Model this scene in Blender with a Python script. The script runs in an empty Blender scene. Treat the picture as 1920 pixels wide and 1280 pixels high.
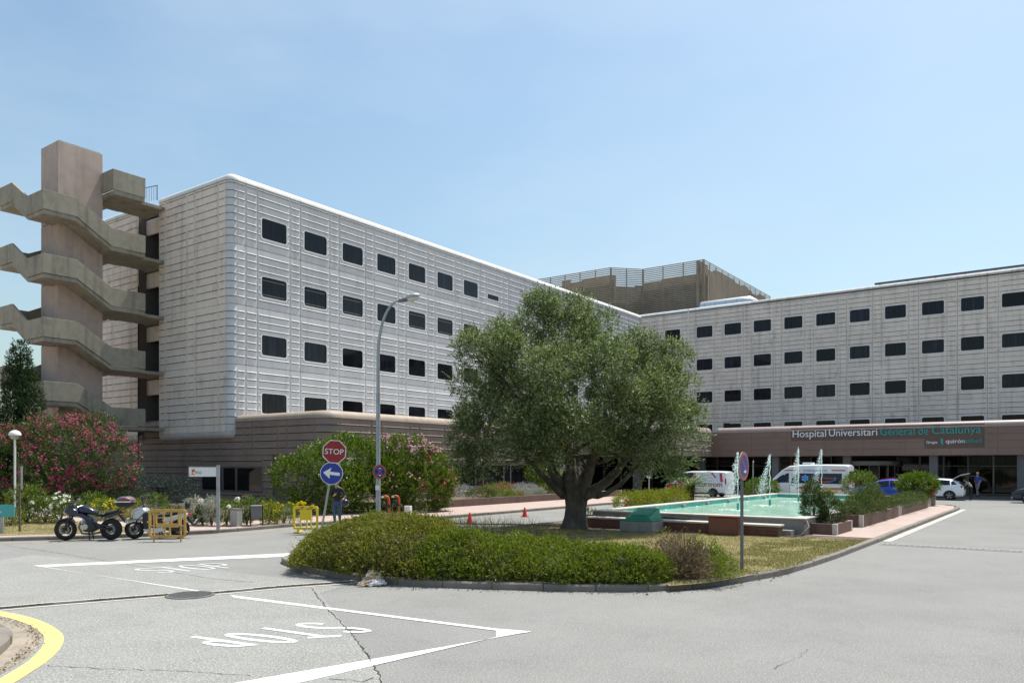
import bpy, bmesh, math, random
import numpy as np
from mathutils import Vector, Matrix, noise

# ---------------------------------------------------------------- camera, sky, sun, exposure
SC = bpy.context.scene
COL = SC.collection
F_PX, HORIZON, EYE = 1457.36, 871.6, 2.4          # focal length and horizon for a 1920 x 1280 frame
A = 0.62404                                        # the hospital's axes are turned by this angle
SA, CA = math.sin(A), math.cos(A)
R = math.radians

cam_d = bpy.data.cameras.new('camera')
cam = bpy.data.objects.new('camera', cam_d)
COL.objects.link(cam)
cam.location = (0, 0, EYE)
cam.rotation_euler = (R(90), 0, 0)
cam_d.sensor_width = 36.0
cam_d.lens = 36.0 * F_PX / 1920.0
cam_d.shift_y = (HORIZON - 640.0) / 1920.0
cam_d.clip_end = 3000
SC.camera = cam

SUN_AZ, SUN_EL = A + R(11), R(67)
world = bpy.data.worlds.new('World')
SC.world = world
world.use_nodes = True
wn = world.node_tree
bg = wn.nodes['Background']
sky = wn.nodes.new('ShaderNodeTexSky')
sky.sky_type = 'NISHITA'
sky.sun_disc = False
sky.sun_elevation = SUN_EL
sky.sun_rotation = SUN_AZ
sky.altitude = 150
sky.air_density = 1.4
sky.dust_density = 2.4
sky.ozone_density = 3.0
tint = wn.nodes.new('ShaderNodeMix'); tint.data_type = 'RGBA'; tint.blend_type = 'MULTIPLY'
tint.inputs['Factor'].default_value = 1.0; tint.inputs['B'].default_value = (0.87, 0.92, 0.87, 1)   # the photograph's white balance
wn.links.new(sky.outputs[0], tint.inputs['A'])
# thin uneven veils of high cloud
wtc = wn.nodes.new('ShaderNodeTexCoord')
wmp = wn.nodes.new('ShaderNodeMapping'); wmp.inputs['Scale'].default_value = (1.1, 1.6, 3.2); wmp.inputs['Rotation'].default_value = (0.2, 0.35, 0.5)
wns = wn.nodes.new('ShaderNodeTexNoise'); wns.inputs['Scale'].default_value = 1.5; wns.inputs['Detail'].default_value = 7; wns.inputs['Roughness'].default_value = 0.55
wmr = wn.nodes.new('ShaderNodeMapRange'); wmr.inputs['From Min'].default_value = 0.44; wmr.inputs['From Max'].default_value = 0.70; wmr.inputs['To Max'].default_value = 0.36
veil = wn.nodes.new('ShaderNodeMix'); veil.data_type = 'RGBA'; veil.inputs['B'].default_value = (4.0, 4.8, 5.6, 1)
wn.links.new(wtc.outputs['Generated'], wmp.inputs[0]); wn.links.new(wmp.outputs[0], wns.inputs['Vector'])
wn.links.new(wns.outputs['Fac'], wmr.inputs[0]); wn.links.new(wmr.outputs[0], veil.inputs['Factor'])
wn.links.new(tint.outputs['Result'], veil.inputs['A'])
wn.links.new(veil.outputs['Result'], bg.inputs[0])
bg.inputs[1].default_value = 0.099

sd = bpy.data.lights.new('sun', 'SUN')
sd.energy = 3.2
sd.angle = R(0.53)
sd.color = (1.0, 0.955, 0.88)
sun = bpy.data.objects.new('sun', sd)
COL.objects.link(sun)
sv = Vector((math.cos(SUN_EL) * math.sin(SUN_AZ), math.cos(SUN_EL) * math.cos(SUN_AZ), math.sin(SUN_EL)))
sun.rotation_euler = sv.to_track_quat('Z', 'Y').to_euler()
sun.location = (60, 60, 80)

SC.view_settings.view_transform = 'Standard'
SC.view_settings.look = 'None'
SC.view_settings.gamma = 1
SC.view_settings.exposure = 0.84

# ---------------------------------------------------------------- helpers
rnd = random.Random(7)

def W(bx, by, z=0.0):
    """hospital axes (bx to the right along the entrance front, by away along the left wing) to world"""
    return Vector((CA * bx + SA * by, -SA * bx + CA * by, z))

def at(px, py, z=0.0):
    """point at height z seen at a place of the photograph"""
    Y = F_PX * (EYE - z) / (py - HORIZON)
    return Vector(((px - 960) / F_PX * Y, Y, z))

def tob(p):
    return (CA * p[0] - SA * p[1], SA * p[0] + CA * p[1])

def tag(o, label=None, cat=None, group=None, kind=None):
    if label: o['label'] = label
    if cat: o['category'] = cat
    if group: o['group'] = group
    if kind: o['kind'] = kind
    return o

def empty(name, loc, rz=0.0, label=None, cat=None, group=None):
    o = bpy.data.objects.new(name, None)
    o.empty_display_size = 0.3
    COL.objects.link(o)
    o.location = loc
    o.rotation_euler = (0, 0, rz)
    return tag(o, label, cat, group)

def inst(name, mesh, parent=None, loc=(0, 0, 0), rz=0.0):
    o = bpy.data.objects.new(name, mesh)
    COL.objects.link(o)
    o.parent = parent
    o.location = loc
    o.rotation_euler = (0, 0, rz)
    return o

class MB:
    """collects shapes, then links them as one mesh"""
    def __init__(s):
        s.v, s.f, s.m = [], [], []
        s.mi = 0
        s.xf = None
    def add(s, vs, fs):
        n = len(s.v)
        if s.xf is not None:
            vs = [s.xf @ Vector(p) for p in vs]
        s.v += [tuple(p) for p in vs]
        s.f += [tuple(n + i for i in q) for q in fs]
        s.m += [s.mi] * len(fs)
        return s
    def box(s, x0, x1, y0, y1, z0, z1):
        return s.add([(x0, y0, z0), (x1, y0, z0), (x1, y1, z0), (x0, y1, z0), (x0, y0, z1), (x1, y0, z1), (x1, y1, z1), (x0, y1, z1)],
                     [(0, 3, 2, 1), (4, 5, 6, 7), (0, 1, 5, 4), (1, 2, 6, 5), (2, 3, 7, 6), (3, 0, 4, 7)])
    def cbox(s, c, size, rot=None):
        hx, hy, hz = size[0] / 2, size[1] / 2, size[2] / 2
        vs = [Vector((x * hx, y * hy, z * hz)) for z in (-1, 1) for (x, y) in ((-1, -1), (1, -1), (1, 1), (-1, 1))]
        if rot is not None:
            vs = [rot @ p for p in vs]
        c = Vector(c)
        return s.add([c + p for p in vs], [(0, 3, 2, 1), (4, 5, 6, 7), (0, 1, 5, 4), (1, 2, 6, 5), (2, 3, 7, 6), (3, 0, 4, 7)])
    def prism(s, poly, fn0, fn1):
        """polygon with two placements (callables from 2-D to 3-D)"""
        n = len(poly)
        vs = [fn0(*p) for p in poly] + [fn1(*p) for p in poly]
        return s.add(vs, [tuple(range(n - 1, -1, -1)), tuple(range(n, 2 * n))] + [(i, (i + 1) % n, n + (i + 1) % n, n + i) for i in range(n)])
    def pz(s, poly, z0, z1):
        return s.prism(poly, lambda x, y: (x, y, z0), lambda x, y: (x, y, z1))
    def py(s, poly, y0, y1):
        return s.prism(poly, lambda x, z: (x, y0, z), lambda x, z: (x, y1, z))
    def loft(s, rings, cap=True):
        n = len(rings[0])
        vs = [p for r in rings for p in r]
        fs = []
        for k in range(len(rings) - 1):
            for i in range(n):
                j = (i + 1) % n
                fs.append((k * n + i, k * n + j, (k + 1) * n + j, (k + 1) * n + i))
        if cap:
            fs.append(tuple(range(n - 1, -1, -1)))
            fs.append(tuple((len(rings) - 1) * n + i for i in range(n)))
        return s.add(vs, fs)
    def tube(s, path, rad, seg=8, cap=True):
        path = [Vector(p) for p in path]
        if not hasattr(rad, '__len__'):
            rad = [rad] * len(path)
        rings = []
        ref = None
        for i, p in enumerate(path):
            d = (path[min(i + 1, len(path) - 1)] - path[max(i - 1, 0)]).normalized()
            if ref is None:
                ref = Vector((0, 0, 1)) if abs(d.z) < 0.9 else Vector((1, 0, 0))
            u = d.cross(ref)
            if u.length < 1e-5:
                ref = Vector((0, 1, 0)); u = d.cross(ref)
            u.normalize()
            w = u.cross(d).normalized()
            ref = w
            rings.append([p + (u * math.cos(t) + w * math.sin(t)) * rad[i] for t in (2 * math.pi * k / seg for k in range(seg))])
        return s.loft(rings, cap)
    def lathe(s, prof, seg=16, c=(0, 0, 0), axis='z', cap=True):
        c = Vector(c)
        def pt(r, h, t):
            a, b = r * math.cos(t), r * math.sin(t)
            return c + Vector({'z': (a, b, h), 'y': (a, h, b), 'x': (h, a, b)}[axis])
        return s.loft([[pt(r, h, 2 * math.pi * k / seg) for k in range(seg)] for r, h in prof], cap)
    def ell(s, c, r, seg=12, rings=8, rot=None):
        c = Vector(c)
        rr = []
        for k in range(rings + 1):
            ph = math.pi * (k / rings) * 0.996 + 0.006
            row = []
            for i in range(seg):
                t = 2 * math.pi * i / seg
                p = Vector((r[0] * math.sin(ph) * math.cos(t), r[1] * math.sin(ph) * math.sin(t), r[2] * math.cos(ph)))
                row.append(c + (rot @ p if rot is not None else p))
            rr.append(row)
        return s.loft(rr)
    def mesh(s, name, mats, smooth=None, fix=True):
        me = bpy.data.meshes.new(name)
        me.from_pydata(s.v, [], s.f)
        if not isinstance(mats, (list, tuple)):
            mats = [mats]
        for m in mats:
            me.materials.append(m)
        if len(mats) > 1:
            me.polygons.foreach_set('material_index', s.m)
        if fix and len(s.f) < 40000:
            bm = bmesh.new(); bm.from_mesh(me)
            bmesh.ops.recalc_face_normals(bm, faces=bm.faces)
            bm.to_mesh(me); bm.free()
        if smooth:
            me.polygons.foreach_set('use_smooth', [True] * len(me.polygons))
            me.set_sharp_from_angle(angle=R(smooth))
        me.update()
        return me
    def build(s, name, mats, parent=None, loc=(0, 0, 0), rz=0.0, smooth=None, bevel=0):
        o = inst(name, s.mesh(name, mats, smooth), parent, loc, rz)
        if bevel:
            b = o.modifiers.new('bevel', 'BEVEL')
            b.width = bevel; b.segments = 2; b.limit_method = 'ANGLE'; b.angle_limit = R(35)
        return o

def sweep(mb, path, prof, closed_prof=True, out_sign=1):
    """profile [(out, z)] swept along a 2-D path; 'out' is to the right of the walking direction"""
    n = len(path)
    rings = []
    for i in range(n):
        p = Vector(path[i])
        d0 = (p - Vector(path[i - 1])).normalized() if i > 0 else None
        d1 = (Vector(path[i + 1]) - p).normalized() if i < n - 1 else None
        if d0 is None: d0 = d1
        if d1 is None: d1 = d0
        n0, n1 = Vector((d0.y, -d0.x)), Vector((d1.y, -d1.x))
        m = (n0 + n1)
        m = m / max(m.length_squared / 2, 0.3)
        rings.append([(p.x + m.x * o * out_sign, p.y + m.y * o * out_sign, z) for o, z in prof])
    mb.loft(rings)

def arc(cx, cy, r, a0, a1, n):
    return [(cx + r * math.cos(R(a0 + (a1 - a0) * k / n)), cy + r * math.sin(R(a0 + (a1 - a0) * k / n))) for k in range(n + 1)]

# ---------------------------------------------------------------- materials
MATS = {}
def mat(name, col, rough=0.6, metal=0.0, var=0.12, scale=2.0, bump=0.0, bscale=40.0, streak=0.0, stain=None, spec=0.5, speck=0.0, speck_scale=300.0, coord='pos', coat=0.0, alpha=1.0, tone=0.0):
    m = bpy.data.materials.new(name)
    m.use_nodes = True
    nt = m.node_tree
    b = nt.nodes['Principled BSDF']
    N, L = nt.nodes.new, nt.links.new
    b.inputs['Roughness'].default_value = rough
    b.inputs['Metallic'].default_value = metal
    b.inputs['Specular IOR Level'].default_value = spec
    b.inputs['Coat Weight'].default_value = coat
    b.inputs['Base Color'].default_value = (*col, 1)
    if coord == 'pos':
        src = N('ShaderNodeNewGeometry').outputs['Position']
    else:
        src = N('ShaderNodeTexCoord').outputs['Object']
    cur = None
    def layer(fac_out, col2):
        nonlocal cur
        mx = N('ShaderNodeMix'); mx.data_type = 'RGBA'
        L(fac_out, mx.inputs['Factor'])
        if cur is None: mx.inputs['A'].default_value = (*col, 1)
        else: L(cur, mx.inputs['A'])
        mx.inputs['B'].default_value = (*col2, 1)
        cur = mx.outputs['Result']
    def rng(out, lo, hi, t0=0.0, t1=1.0):
        r = N('ShaderNodeMapRange'); r.inputs['From Min'].default_value = lo; r.inputs['From Max'].default_value = hi
        r.inputs['To Min'].default_value = t0; r.inputs['To Max'].default_value = t1
        L(out, r.inputs['Value']); return r.outputs[0]
    def noi(sc, det=4.0, stretch=None):
        n = N('ShaderNodeTexNoise'); n.inputs['Scale'].default_value = sc; n.inputs['Detail'].default_value = det
        s2 = src
        if stretch:
            mp = N('ShaderNodeMapping'); mp.inputs['Scale'].default_value = stretch
            L(src, mp.inputs['Vector']); s2 = mp.outputs[0]
        L(s2, n.inputs['Vector']); return n.outputs['Fac']
    if var:
        f = noi(scale)
        layer(rng(f, 0.35, 0.7), tuple(c * (1 - 2 * var) for c in col))
        f2 = noi(scale * 0.23, 2.0)
        layer(rng(f2, 0.45, 0.75, 0, 0.7), tuple(min(1, c * (1 + var)) for c in col))
    if streak:
        f = noi(1.0, 3.0, (2.6, 2.6, 0.16))
        layer(rng(f, 0.52, 0.74, 0, streak), stain or tuple(c * 0.45 for c in col))
        f = noi(1.0, 6.0, (1.3, 1.3, 0.9))
        layer(rng(f, 0.58, 0.72, 0, streak * 0.8), stain or tuple(c * 0.5 for c in col))
    if speck:
        f = noi(speck_scale, 2.0)
        layer(rng(f, 0.5, 0.68, 0, speck), tuple(c * 0.45 for c in col))
        f = noi(speck_scale * 0.8, 1.0)
        layer(rng(f, 0.57, 0.68, 0, speck), tuple(min(1, c * 1.55) for c in col))
    if tone:
        oi = N('ShaderNodeObjectInfo')
        mx = N('ShaderNodeMix'); mx.data_type = 'RGBA'; mx.blend_type = 'MULTIPLY'; mx.inputs['Factor'].default_value = 1
        L(cur, mx.inputs['A']); L(rng(oi.outputs['Random'], 0, 1, 1 - tone, 1.0), mx.inputs['B']); cur = mx.outputs['Result']
    if cur is not None:
        L(cur, b.inputs['Base Color'])
    if bump:
        bp = N('ShaderNodeBump'); bp.inputs['Strength'].default_value = bump; bp.inputs['Distance'].default_value = 0.02
        L(noi(bscale, 5.0), bp.inputs['Height']); L(bp.outputs[0], b.inputs['Normal'])
    if alpha < 1:
        b.inputs['Alpha'].default_value = alpha
    MATS[name] = m
    return m

def leaf_mat(name, cols, trans=0.35, rough=0.5, spec=0.4):
    """leaf colours vary from leaf to leaf; some light passes through"""
    m = bpy.data.materials.new(name)
    m.use_nodes = True
    nt = m.node_tree; N, L = nt.nodes.new, nt.links.new
    b = nt.nodes['Principled BSDF']
    g = N('ShaderNodeNewGeometry')
    cr = N('ShaderNodeValToRGB')
    cr.color_ramp.interpolation = 'LINEAR'
    el = cr.color_ramp.elements
    while len(el) < len(cols): el.new(0.5)
    for i, c in enumerate(cols):
        el[i].position = i / (len(cols) - 1); el[i].color = (*c, 1)
    L(g.outputs['Random Per Island'], cr.inputs[0])
    L(cr.outputs[0], b.inputs['Base Color'])
    b.inputs['Roughness'].default_value = rough
    b.inputs['Specular IOR Level'].default_value = spec
    t = N('ShaderNodeBsdfTranslucent')
    hs = N('ShaderNodeHueSaturation'); hs.inputs['Saturation'].default_value = 1.15; hs.inputs['Value'].default_value = 1.2
    L(cr.outputs[0], hs.inputs['Color']); L(hs.outputs[0], t.inputs['Color'])
    mx = N('ShaderNodeMixShader'); mx.inputs[0].default_value = trans
    L(b.outputs[0], mx.inputs[1]); L(t.outputs[0], mx.inputs[2])
    L(mx.outputs[0], nt.nodes['Material Output'].inputs[0])
    MATS[name] = m
    return m

m_panel = mat('precast_panel', (0.66, 0.64, 0.64), 0.85, var=0.04, scale=1.2, streak=0.28, stain=(0.36, 0.335, 0.315), tone=0.06, bump=0.15, bscale=60)
m_panel_worn_lift = mat('precast_panel_worn_shade_lift', (0.87, 0.76, 0.67), 0.88, var=0.06, scale=1.5, streak=0.45, stain=(0.40, 0.325, 0.26), tone=0.08, bump=0.2, bscale=50)  # stained panel; base colour lightened and warmed to offset blue shade on these walls
m_white_metal = mat('white_coping', (0.76, 0.745, 0.71), 0.6, var=0.05, scale=3, streak=0.3, stain=(0.42, 0.40, 0.36))
m_coping_worn = mat('worn_coping', (0.60, 0.57, 0.53), 0.7, var=0.08, streak=0.55, stain=(0.22, 0.20, 0.17), scale=3)
m_back = mat('dark_backing', (0.16, 0.15, 0.145), 0.9, var=0)  # plain dark grey of the backing walls and cores
m_frame = mat('window_frame', (0.80, 0.78, 0.76), 0.5, var=0.03)
m_brown = mat('brown_panel', (0.27, 0.20, 0.165), 0.7, var=0.08, scale=1.5, streak=0.3, bump=0.1)
m_brown_smooth = mat('brown_fascia', (0.22, 0.145, 0.115), 0.55, var=0.06, scale=0.8, streak=0.15)
m_tan = mat('tan_coping', (0.40, 0.315, 0.24), 0.6, var=0.08, streak=0.25)
m_fascia_cop = mat('fascia_coping', (0.36, 0.27, 0.235), 0.42, var=0.06, streak=0.2)
m_concrete = mat('raw_concrete', (0.34, 0.305, 0.24), 0.92, var=0.10, scale=3, streak=0.6, stain=(0.13, 0.115, 0.095), bump=0.3, bscale=30)
m_tower = mat('tower_concrete', (0.52, 0.40, 0.345), 0.9, var=0.07, scale=2, streak=0.38, stain=(0.25, 0.205, 0.185), bump=0.25, bscale=30)
m_dark_metal = mat('dark_metal', (0.03, 0.03, 0.034), 0.45, 0.3, var=0.05)
m_steel = mat('galvanised_steel', (0.42, 0.43, 0.44), 0.5, 0.55, var=0.1, scale=5)
m_grey_metal = mat('grey_paint_metal', (0.16, 0.165, 0.175), 0.5, 0.2, var=0.06)
m_mullion = mat('mullion_metal', (0.20, 0.20, 0.215), 0.45, 0.4, var=0.05)
m_asphalt = mat('asphalt', (0.258, 0.253, 0.238), 0.93, var=0.085, scale=0.5, streak=0.16, stain=(0.15, 0.147, 0.14), speck=0.75, speck_scale=55, bump=0.35, bscale=70, spec=0.2)
m_asphalt_old = mat('older_asphalt', (0.295, 0.292, 0.272), 0.93, var=0.06, scale=1.4, speck=0.85, speck_scale=45, bump=0.45, bscale=60, spec=0.2)
m_paint = mat('road_paint', (0.76, 0.76, 0.74), 0.75, var=0.10, scale=5, speck=0.34, speck_scale=28, streak=0.25, stain=(0.40, 0.39, 0.37))
m_yellow_paint = mat('yellow_road_paint', (0.70, 0.54, 0.20), 0.75, var=0.1, scale=6, speck=0.3, speck_scale=30)
m_yellow_faint = mat('worn_yellow_paint', (0.48, 0.38, 0.20), 0.85, var=0.15, scale=4, speck=0.6, speck_scale=25)
m_tar = mat('crack_tar', (0.035, 0.034, 0.03), 0.9, var=0.1)
m_kerb = mat('kerb_stone', (0.235, 0.205, 0.175), 0.9, var=0.12, scale=3, streak=0.3, bump=0.3, bscale=40)
m_paving = mat('pink_paving', (0.44, 0.335, 0.29), 0.9, var=0.08, scale=1.8, speck=0.3, speck_scale=30)
m_gutter = mat('concrete_gutter', (0.50, 0.47, 0.42), 0.9, var=0.1, scale=3, speck=0.3, speck_scale=30)
m_soil = mat('garden_soil', (0.14, 0.105, 0.075), 0.95, var=0.2, scale=4, bump=0.6, bscale=20)
m_lawn = mat('dry_lawn', (0.25, 0.205, 0.085), 0.95, var=0.22, scale=1.6, bump=0.5, bscale=25, stain=(0.11, 0.13, 0.035), streak=0.6)
m_poolwall = mat('pool_concrete', (0.29, 0.265, 0.235), 0.85, var=0.12, scale=3, streak=0.5, bump=0.2)
m_poolrim = mat('pool_rim', (0.56, 0.52, 0.46), 0.8, var=0.08, scale=4, streak=0.25)
m_teal = mat('teal_pool_paint', (0.07, 0.33, 0.29), 0.5, var=0.12, scale=4, streak=0.2)
m_brick = mat('brown_brick', (0.155, 0.095, 0.075), 0.85, var=0.12, scale=4, streak=0.3, bump=0.2)
m_redbrown = mat('red_brown_wood', (0.16, 0.055, 0.035), 0.7, var=0.12, scale=4, streak=0.25)
m_bark = mat('olive_bark', (0.12, 0.10, 0.08), 0.95, var=0.3, scale=5, bump=1.0, bscale=9, streak=0.75, stain=(0.02, 0.016, 0.013))
m_twig = mat('twig_bark', (0.13, 0.10, 0.075), 0.95, var=0.2, scale=8)
m_dry = mat('dry_twig', (0.27, 0.205, 0.14), 0.95, var=0.2, scale=8)
m_white = mat('white_paint', (0.80, 0.80, 0.79), 0.35, var=0.02)
m_black = mat('black_plastic', (0.013, 0.013, 0.014), 0.45, var=0)
m_rubber = mat('tyre_rubber', (0.018, 0.018, 0.018), 0.85, var=0.1, scale=10)
m_alloy = mat('alloy', (0.50, 0.50, 0.51), 0.4, 0.6, var=0.05)
m_chrome = mat('bright_metal', (0.7, 0.7, 0.72), 0.22, 0.95, var=0)
m_red = mat('sign_red', (0.30, 0.012, 0.016), 0.4, var=0.05)
m_red_faded = mat('faded_sign_red', (0.42, 0.12, 0.085), 0.5, var=0.1, scale=8)
m_blue_sign = mat('sign_blue', (0.015, 0.04, 0.30), 0.4, var=0.05)
m_sign_white = mat('sign_white', (0.82, 0.82, 0.80), 0.4, var=0.02)
m_sign_back = mat('sign_back', (0.30, 0.30, 0.29), 0.5, 0.3, var=0.1)
m_glass_dark = None

def glass_mat(name, col, rough=0.06, folds=False, spec=0.5):
    m = mat(name, col, rough, var=0, spec=spec)
    nt = m.node_tree; N, L = nt.nodes.new, nt.links.new
    b = nt.nodes['Principled BSDF']
    oi = N('ShaderNodeObjectInfo')
    mr = N('ShaderNodeMapRange'); mr.inputs['To Min'].default_value = 0.55; mr.inputs['To Max'].default_value = 1.5
    L(oi.outputs['Random'], mr.inputs[0])
    vm = N('ShaderNodeMix'); vm.data_type = 'RGBA'; vm.blend_type = 'MULTIPLY'; vm.inputs['Factor'].default_value = 1
    vm.inputs['A'].default_value = (*col, 1); L(mr.outputs[0], vm.inputs['B'])
    out = vm.outputs['Result']
    if folds:
        g = N('ShaderNodeTexCoord'); mp = N('ShaderNodeMapping'); mp.inputs['Scale'].default_value = (7, 7, 0.4)
        add = N('ShaderNodeVectorMath'); add.operation = 'ADD'
        sc = N('ShaderNodeVectorMath'); sc.operation = 'SCALE'; sc.inputs[0].default_value = (37, 11, 0)
        L(oi.outputs['Random'], sc.inputs['Scale']); L(g.outputs['Object'], add.inputs[0]); L(sc.outputs[0], add.inputs[1])
        n = N('ShaderNodeTexNoise'); n.inputs['Scale'].default_value = 1.0; n.inputs['Detail'].default_value = 3
        L(add.outputs[0], mp.inputs[0]); L(mp.outputs[0], n.inputs['Vector'])
        r2 = N('ShaderNodeMapRange'); r2.inputs['From Min'].default_value = 0.45; r2.inputs['From Max'].default_value = 0.75
        L(n.outputs['Fac'], r2.inputs[0])
        pw = N('ShaderNodeMath'); pw.operation = 'MULTIPLY'; L(oi.outputs['Random'], pw.inputs[0]); L(r2.outputs[0], pw.inputs[1])
        m2 = N('ShaderNodeMix'); m2.data_type = 'RGBA'; L(pw.outputs[0], m2.inputs['Factor']); L(out, m2.inputs['A'])
        m2.inputs['B'].default_value = tuple(c * 4.5 for c in col) + (1,)
        out = m2.outputs['Result']
    L(out, b.inputs['Base Color'])
    return m
m_pane = glass_mat('tinted_window_glass', (0.008, 0.009, 0.014), 0.05, True, 0.25)
m_pane_dark = glass_mat('dark_shop_glass', (0.008, 0.009, 0.009), 0.04, True, 0.3)
m_car_glass = glass_mat('car_glass', (0.008, 0.010, 0.011), 0.03)
# ---------------------------------------------------------------- ground, road, kerbs, pavements
def struct(o):
    o['kind'] = 'structure'
    return o

def bpath(pts):
    return [tuple(W(*p)[:2]) for p in pts]

def smooth_path(pts, step=0.5):
    """Catmull-Rom through the points, resampled evenly"""
    P = [Vector((p[0], p[1])) for p in pts]
    P = [P[0] * 2 - P[1]] + P + [P[-1] * 2 - P[-2]]
    out = []
    for i in range(1, len(P) - 2):
        for k in range(16):
            t = k / 16
            a, b, c, d = P[i - 1], P[i], P[i + 1], P[i + 2]
            out.append(0.5 * ((2 * b) + (c - a) * t + (2 * a - 5 * b + 4 * c - d) * t * t + (3 * b - a - 3 * c + d) * t ** 3))
    out.append(P[-2])
    res = [out[0]]; acc = 0
    for i in range(1, len(out)):
        seg = (out[i] - out[i - 1]).length
        while acc + seg >= step:
            t = (step - acc) / seg
            q = out[i - 1].lerp(out[i], t)
            res.append(q)
            out[i - 1] = q; seg = (out[i] - q).length; acc = 0
        acc += seg
    if (res[-1] - out[-1]).length > step * 0.3: res.append(out[-1])
    else: res[-1] = out[-1]
    return [(p.x, p.y) for p in res]

g = MB(); g.add([(-900, -300, -0.03), (900, -300, -0.03), (900, 1500, -0.03), (-900, 1500, -0.03)], [(0, 1, 2, 3)])
m_terrain = mat('terrain', (0.26, 0.23, 0.17), 0.95, var=0.15, scale=0.05)
struct(g.build('ground', m_terrain))
# the road: one gently tessellated sheet of asphalt
g = MB()
def rz_(x, y): return 0.012 * noise.noise(Vector((x * 0.13, y * 0.13, 3)))
nx, ny = 60, 60
x0, x1, y0, y1 = -45.0, 60.0, 1.0, 100.0
for j in range(ny + 1):
    for i in range(nx + 1):
        g.v.append((x0 + (x1 - x0) * i / nx, y0 + (y1 - y0) * j / ny, 0.0))
for j in range(ny):
    for i in range(nx):
        k = j * (nx + 1) + i
        g.f.append((k, k + 1, k + nx + 2, k + nx + 1)); g.m.append(0)
road = struct(g.build('road', m_asphalt))

def sheet(name, pts, z, m, parent=None):
    g = MB(); g.add([(p[0], p[1], z) for p in pts], [tuple(range(len(pts)))])
    o = g.build(name, m, parent)
    if parent is None: struct(o)
    return o

def strip(mb, path, w, z):
    """flat ribbon of width w (number or list) along a path"""
    n = len(path); vs = []
    for i in range(n):
        p = Vector(path[i]); d = (Vector(path[min(i + 1, n - 1)]) - Vector(path[max(i - 1, 0)])).normalized()
        nn = Vector((d.y, -d.x)); ww = w[i] if hasattr(w, '__len__') else w
        vs += [(p.x + nn.x * ww / 2, p.y + nn.y * ww / 2, z), (p.x - nn.x * ww / 2, p.y - nn.y * ww / 2, z)]
    mb.add(vs, [(2 * i, 2 * i + 1, 2 * i + 3, 2 * i + 2) for i in range(n - 1)])

# the older patch of asphalt on the near left, between the two stop lines
def xy(px, py): return tuple(at(px, py)[:2])
old = [xy(-500, 1150), xy(-200, 1080), xy(60, 1040), xy(420, 1070), xy(545, 1086), xy(640, 1100), xy(600, 1112), xy(660, 1190), xy(712, 1262), xy(740, 1330), xy(300, 1600), xy(-500, 1500)]
sheet('old_asphalt_patch', old, 0.004, m_asphalt_old, road)

def crack(pts, w, seed):
    r = random.Random(seed); path = []
    for i in range(len(pts) - 1):
        a, b = Vector(pts[i]), Vector(pts[i + 1]); n = max(2, int((b - a).length / 0.07))
        for k in range(n): path.append(a.lerp(b, k / n) + Vector((r.uniform(-1, 1), r.uniform(-1, 1))) * 0.022)
    g = MB(); strip(g, [tuple(p) for p in path], [w * r.uniform(0.3, 1.4) for _ in path], 0.0085)
    g.build('crack', m_tar, road)
crack([xy(585, 1103), xy(612, 1140), xy(640, 1168), xy(662, 1190), xy(690, 1228), xy(715, 1275), xy(730, 1320)], 0.016, 1)
crack([xy(85, 1248), xy(200, 1254), xy(330, 1258), xy(480, 1267)], 0.010, 2)
crack([xy(10, 1022), xy(120, 1038), xy(250, 1060), xy(400, 1085), xy(480, 1092)], 0.014, 3)
crack([xy(620, 1272), xy(680, 1278), xy(712, 1268)], 0.012, 4)
crack([xy(1450, 1255), xy(1468, 1243), xy(1490, 1236), xy(1520, 1215)], 0.006, 5)

# painted markings
def mark(name, quad, z=0.008, m=m_paint, label=None):
    g = MB()
    a, b, c, d = [Vector(p) for p in quad]
    n = 12; vs = []
    for i in range(n + 1):
        t = i / n; p, q = a.lerp(b, t), d.lerp(c, t); vs += [(p.x, p.y, z), (q.x, q.y, z)]
    g.add(vs, [(2 * i, 2 * i + 1, 2 * i + 3, 2 * i + 2) for i in range(n)])
    return g.build(name, m, road)
mark('stop_line', [xy(62, 1060), xy(552, 1036.5), xy(552, 1042.5), xy(86, 1062.5)], label='')
mark('lane_line', [xy(62, 1060), xy(392, 1110), xy(400, 1113.5), xy(84, 1062.5)])
mark('lane_line', [xy(432, 1115.5), xy(950, 1181), xy(940, 1183.5), xy(438, 1120)])
mark('stop_line', [xy(996, 1184), xy(420, 1284), xy(545, 1284), xy(940, 1192)])
mark('stop_line_tip', [xy(930, 1178.6), xy(996, 1184), xy(994, 1185), xy(930, 1194)], z=0.010)

def text_geo(body, extrude=0.0):
    cu = bpy.data.curves.new('lettering', 'FONT'); cu.body = body; cu.resolution_u = 4; cu.extrude = extrude
    o = bpy.data.objects.new('lettering', cu)
    me = bpy.data.meshes.new_from_object(o)
    vs = [v.co.copy() for v in me.vertices]; fs = [tuple(p.vertices) for p in me.polygons]
    bpy.data.objects.remove(o); bpy.data.curves.remove(cu); bpy.data.meshes.remove(me)
    xs = [v.x for v in vs]
    return vs, fs, min(xs), max(xs)
CAPH = max(v.y for v in text_geo('H')[0])

def text_on(name, body, origin, xdir, width, zdir, height, out, depth, m, parent, bold=0.0):
    """letters of a given cap height and total width on a plane; 'out' is the plane's normal"""
    vs, fs, xa, xb = text_geo(body, 0.5)
    origin, xdir, zdir, out = Vector(origin), Vector(xdir), Vector(zdir), Vector(out)
    g = MB()
    g.add([origin + xdir * ((v.x - xa) / (xb - xa) * width) + zdir * (v.y / CAPH * height) + out * ((v.z + 0.5) * depth) for v in vs], fs)
    o = g.build(name, m, parent)
    if bold:
        pass
    return o

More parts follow.
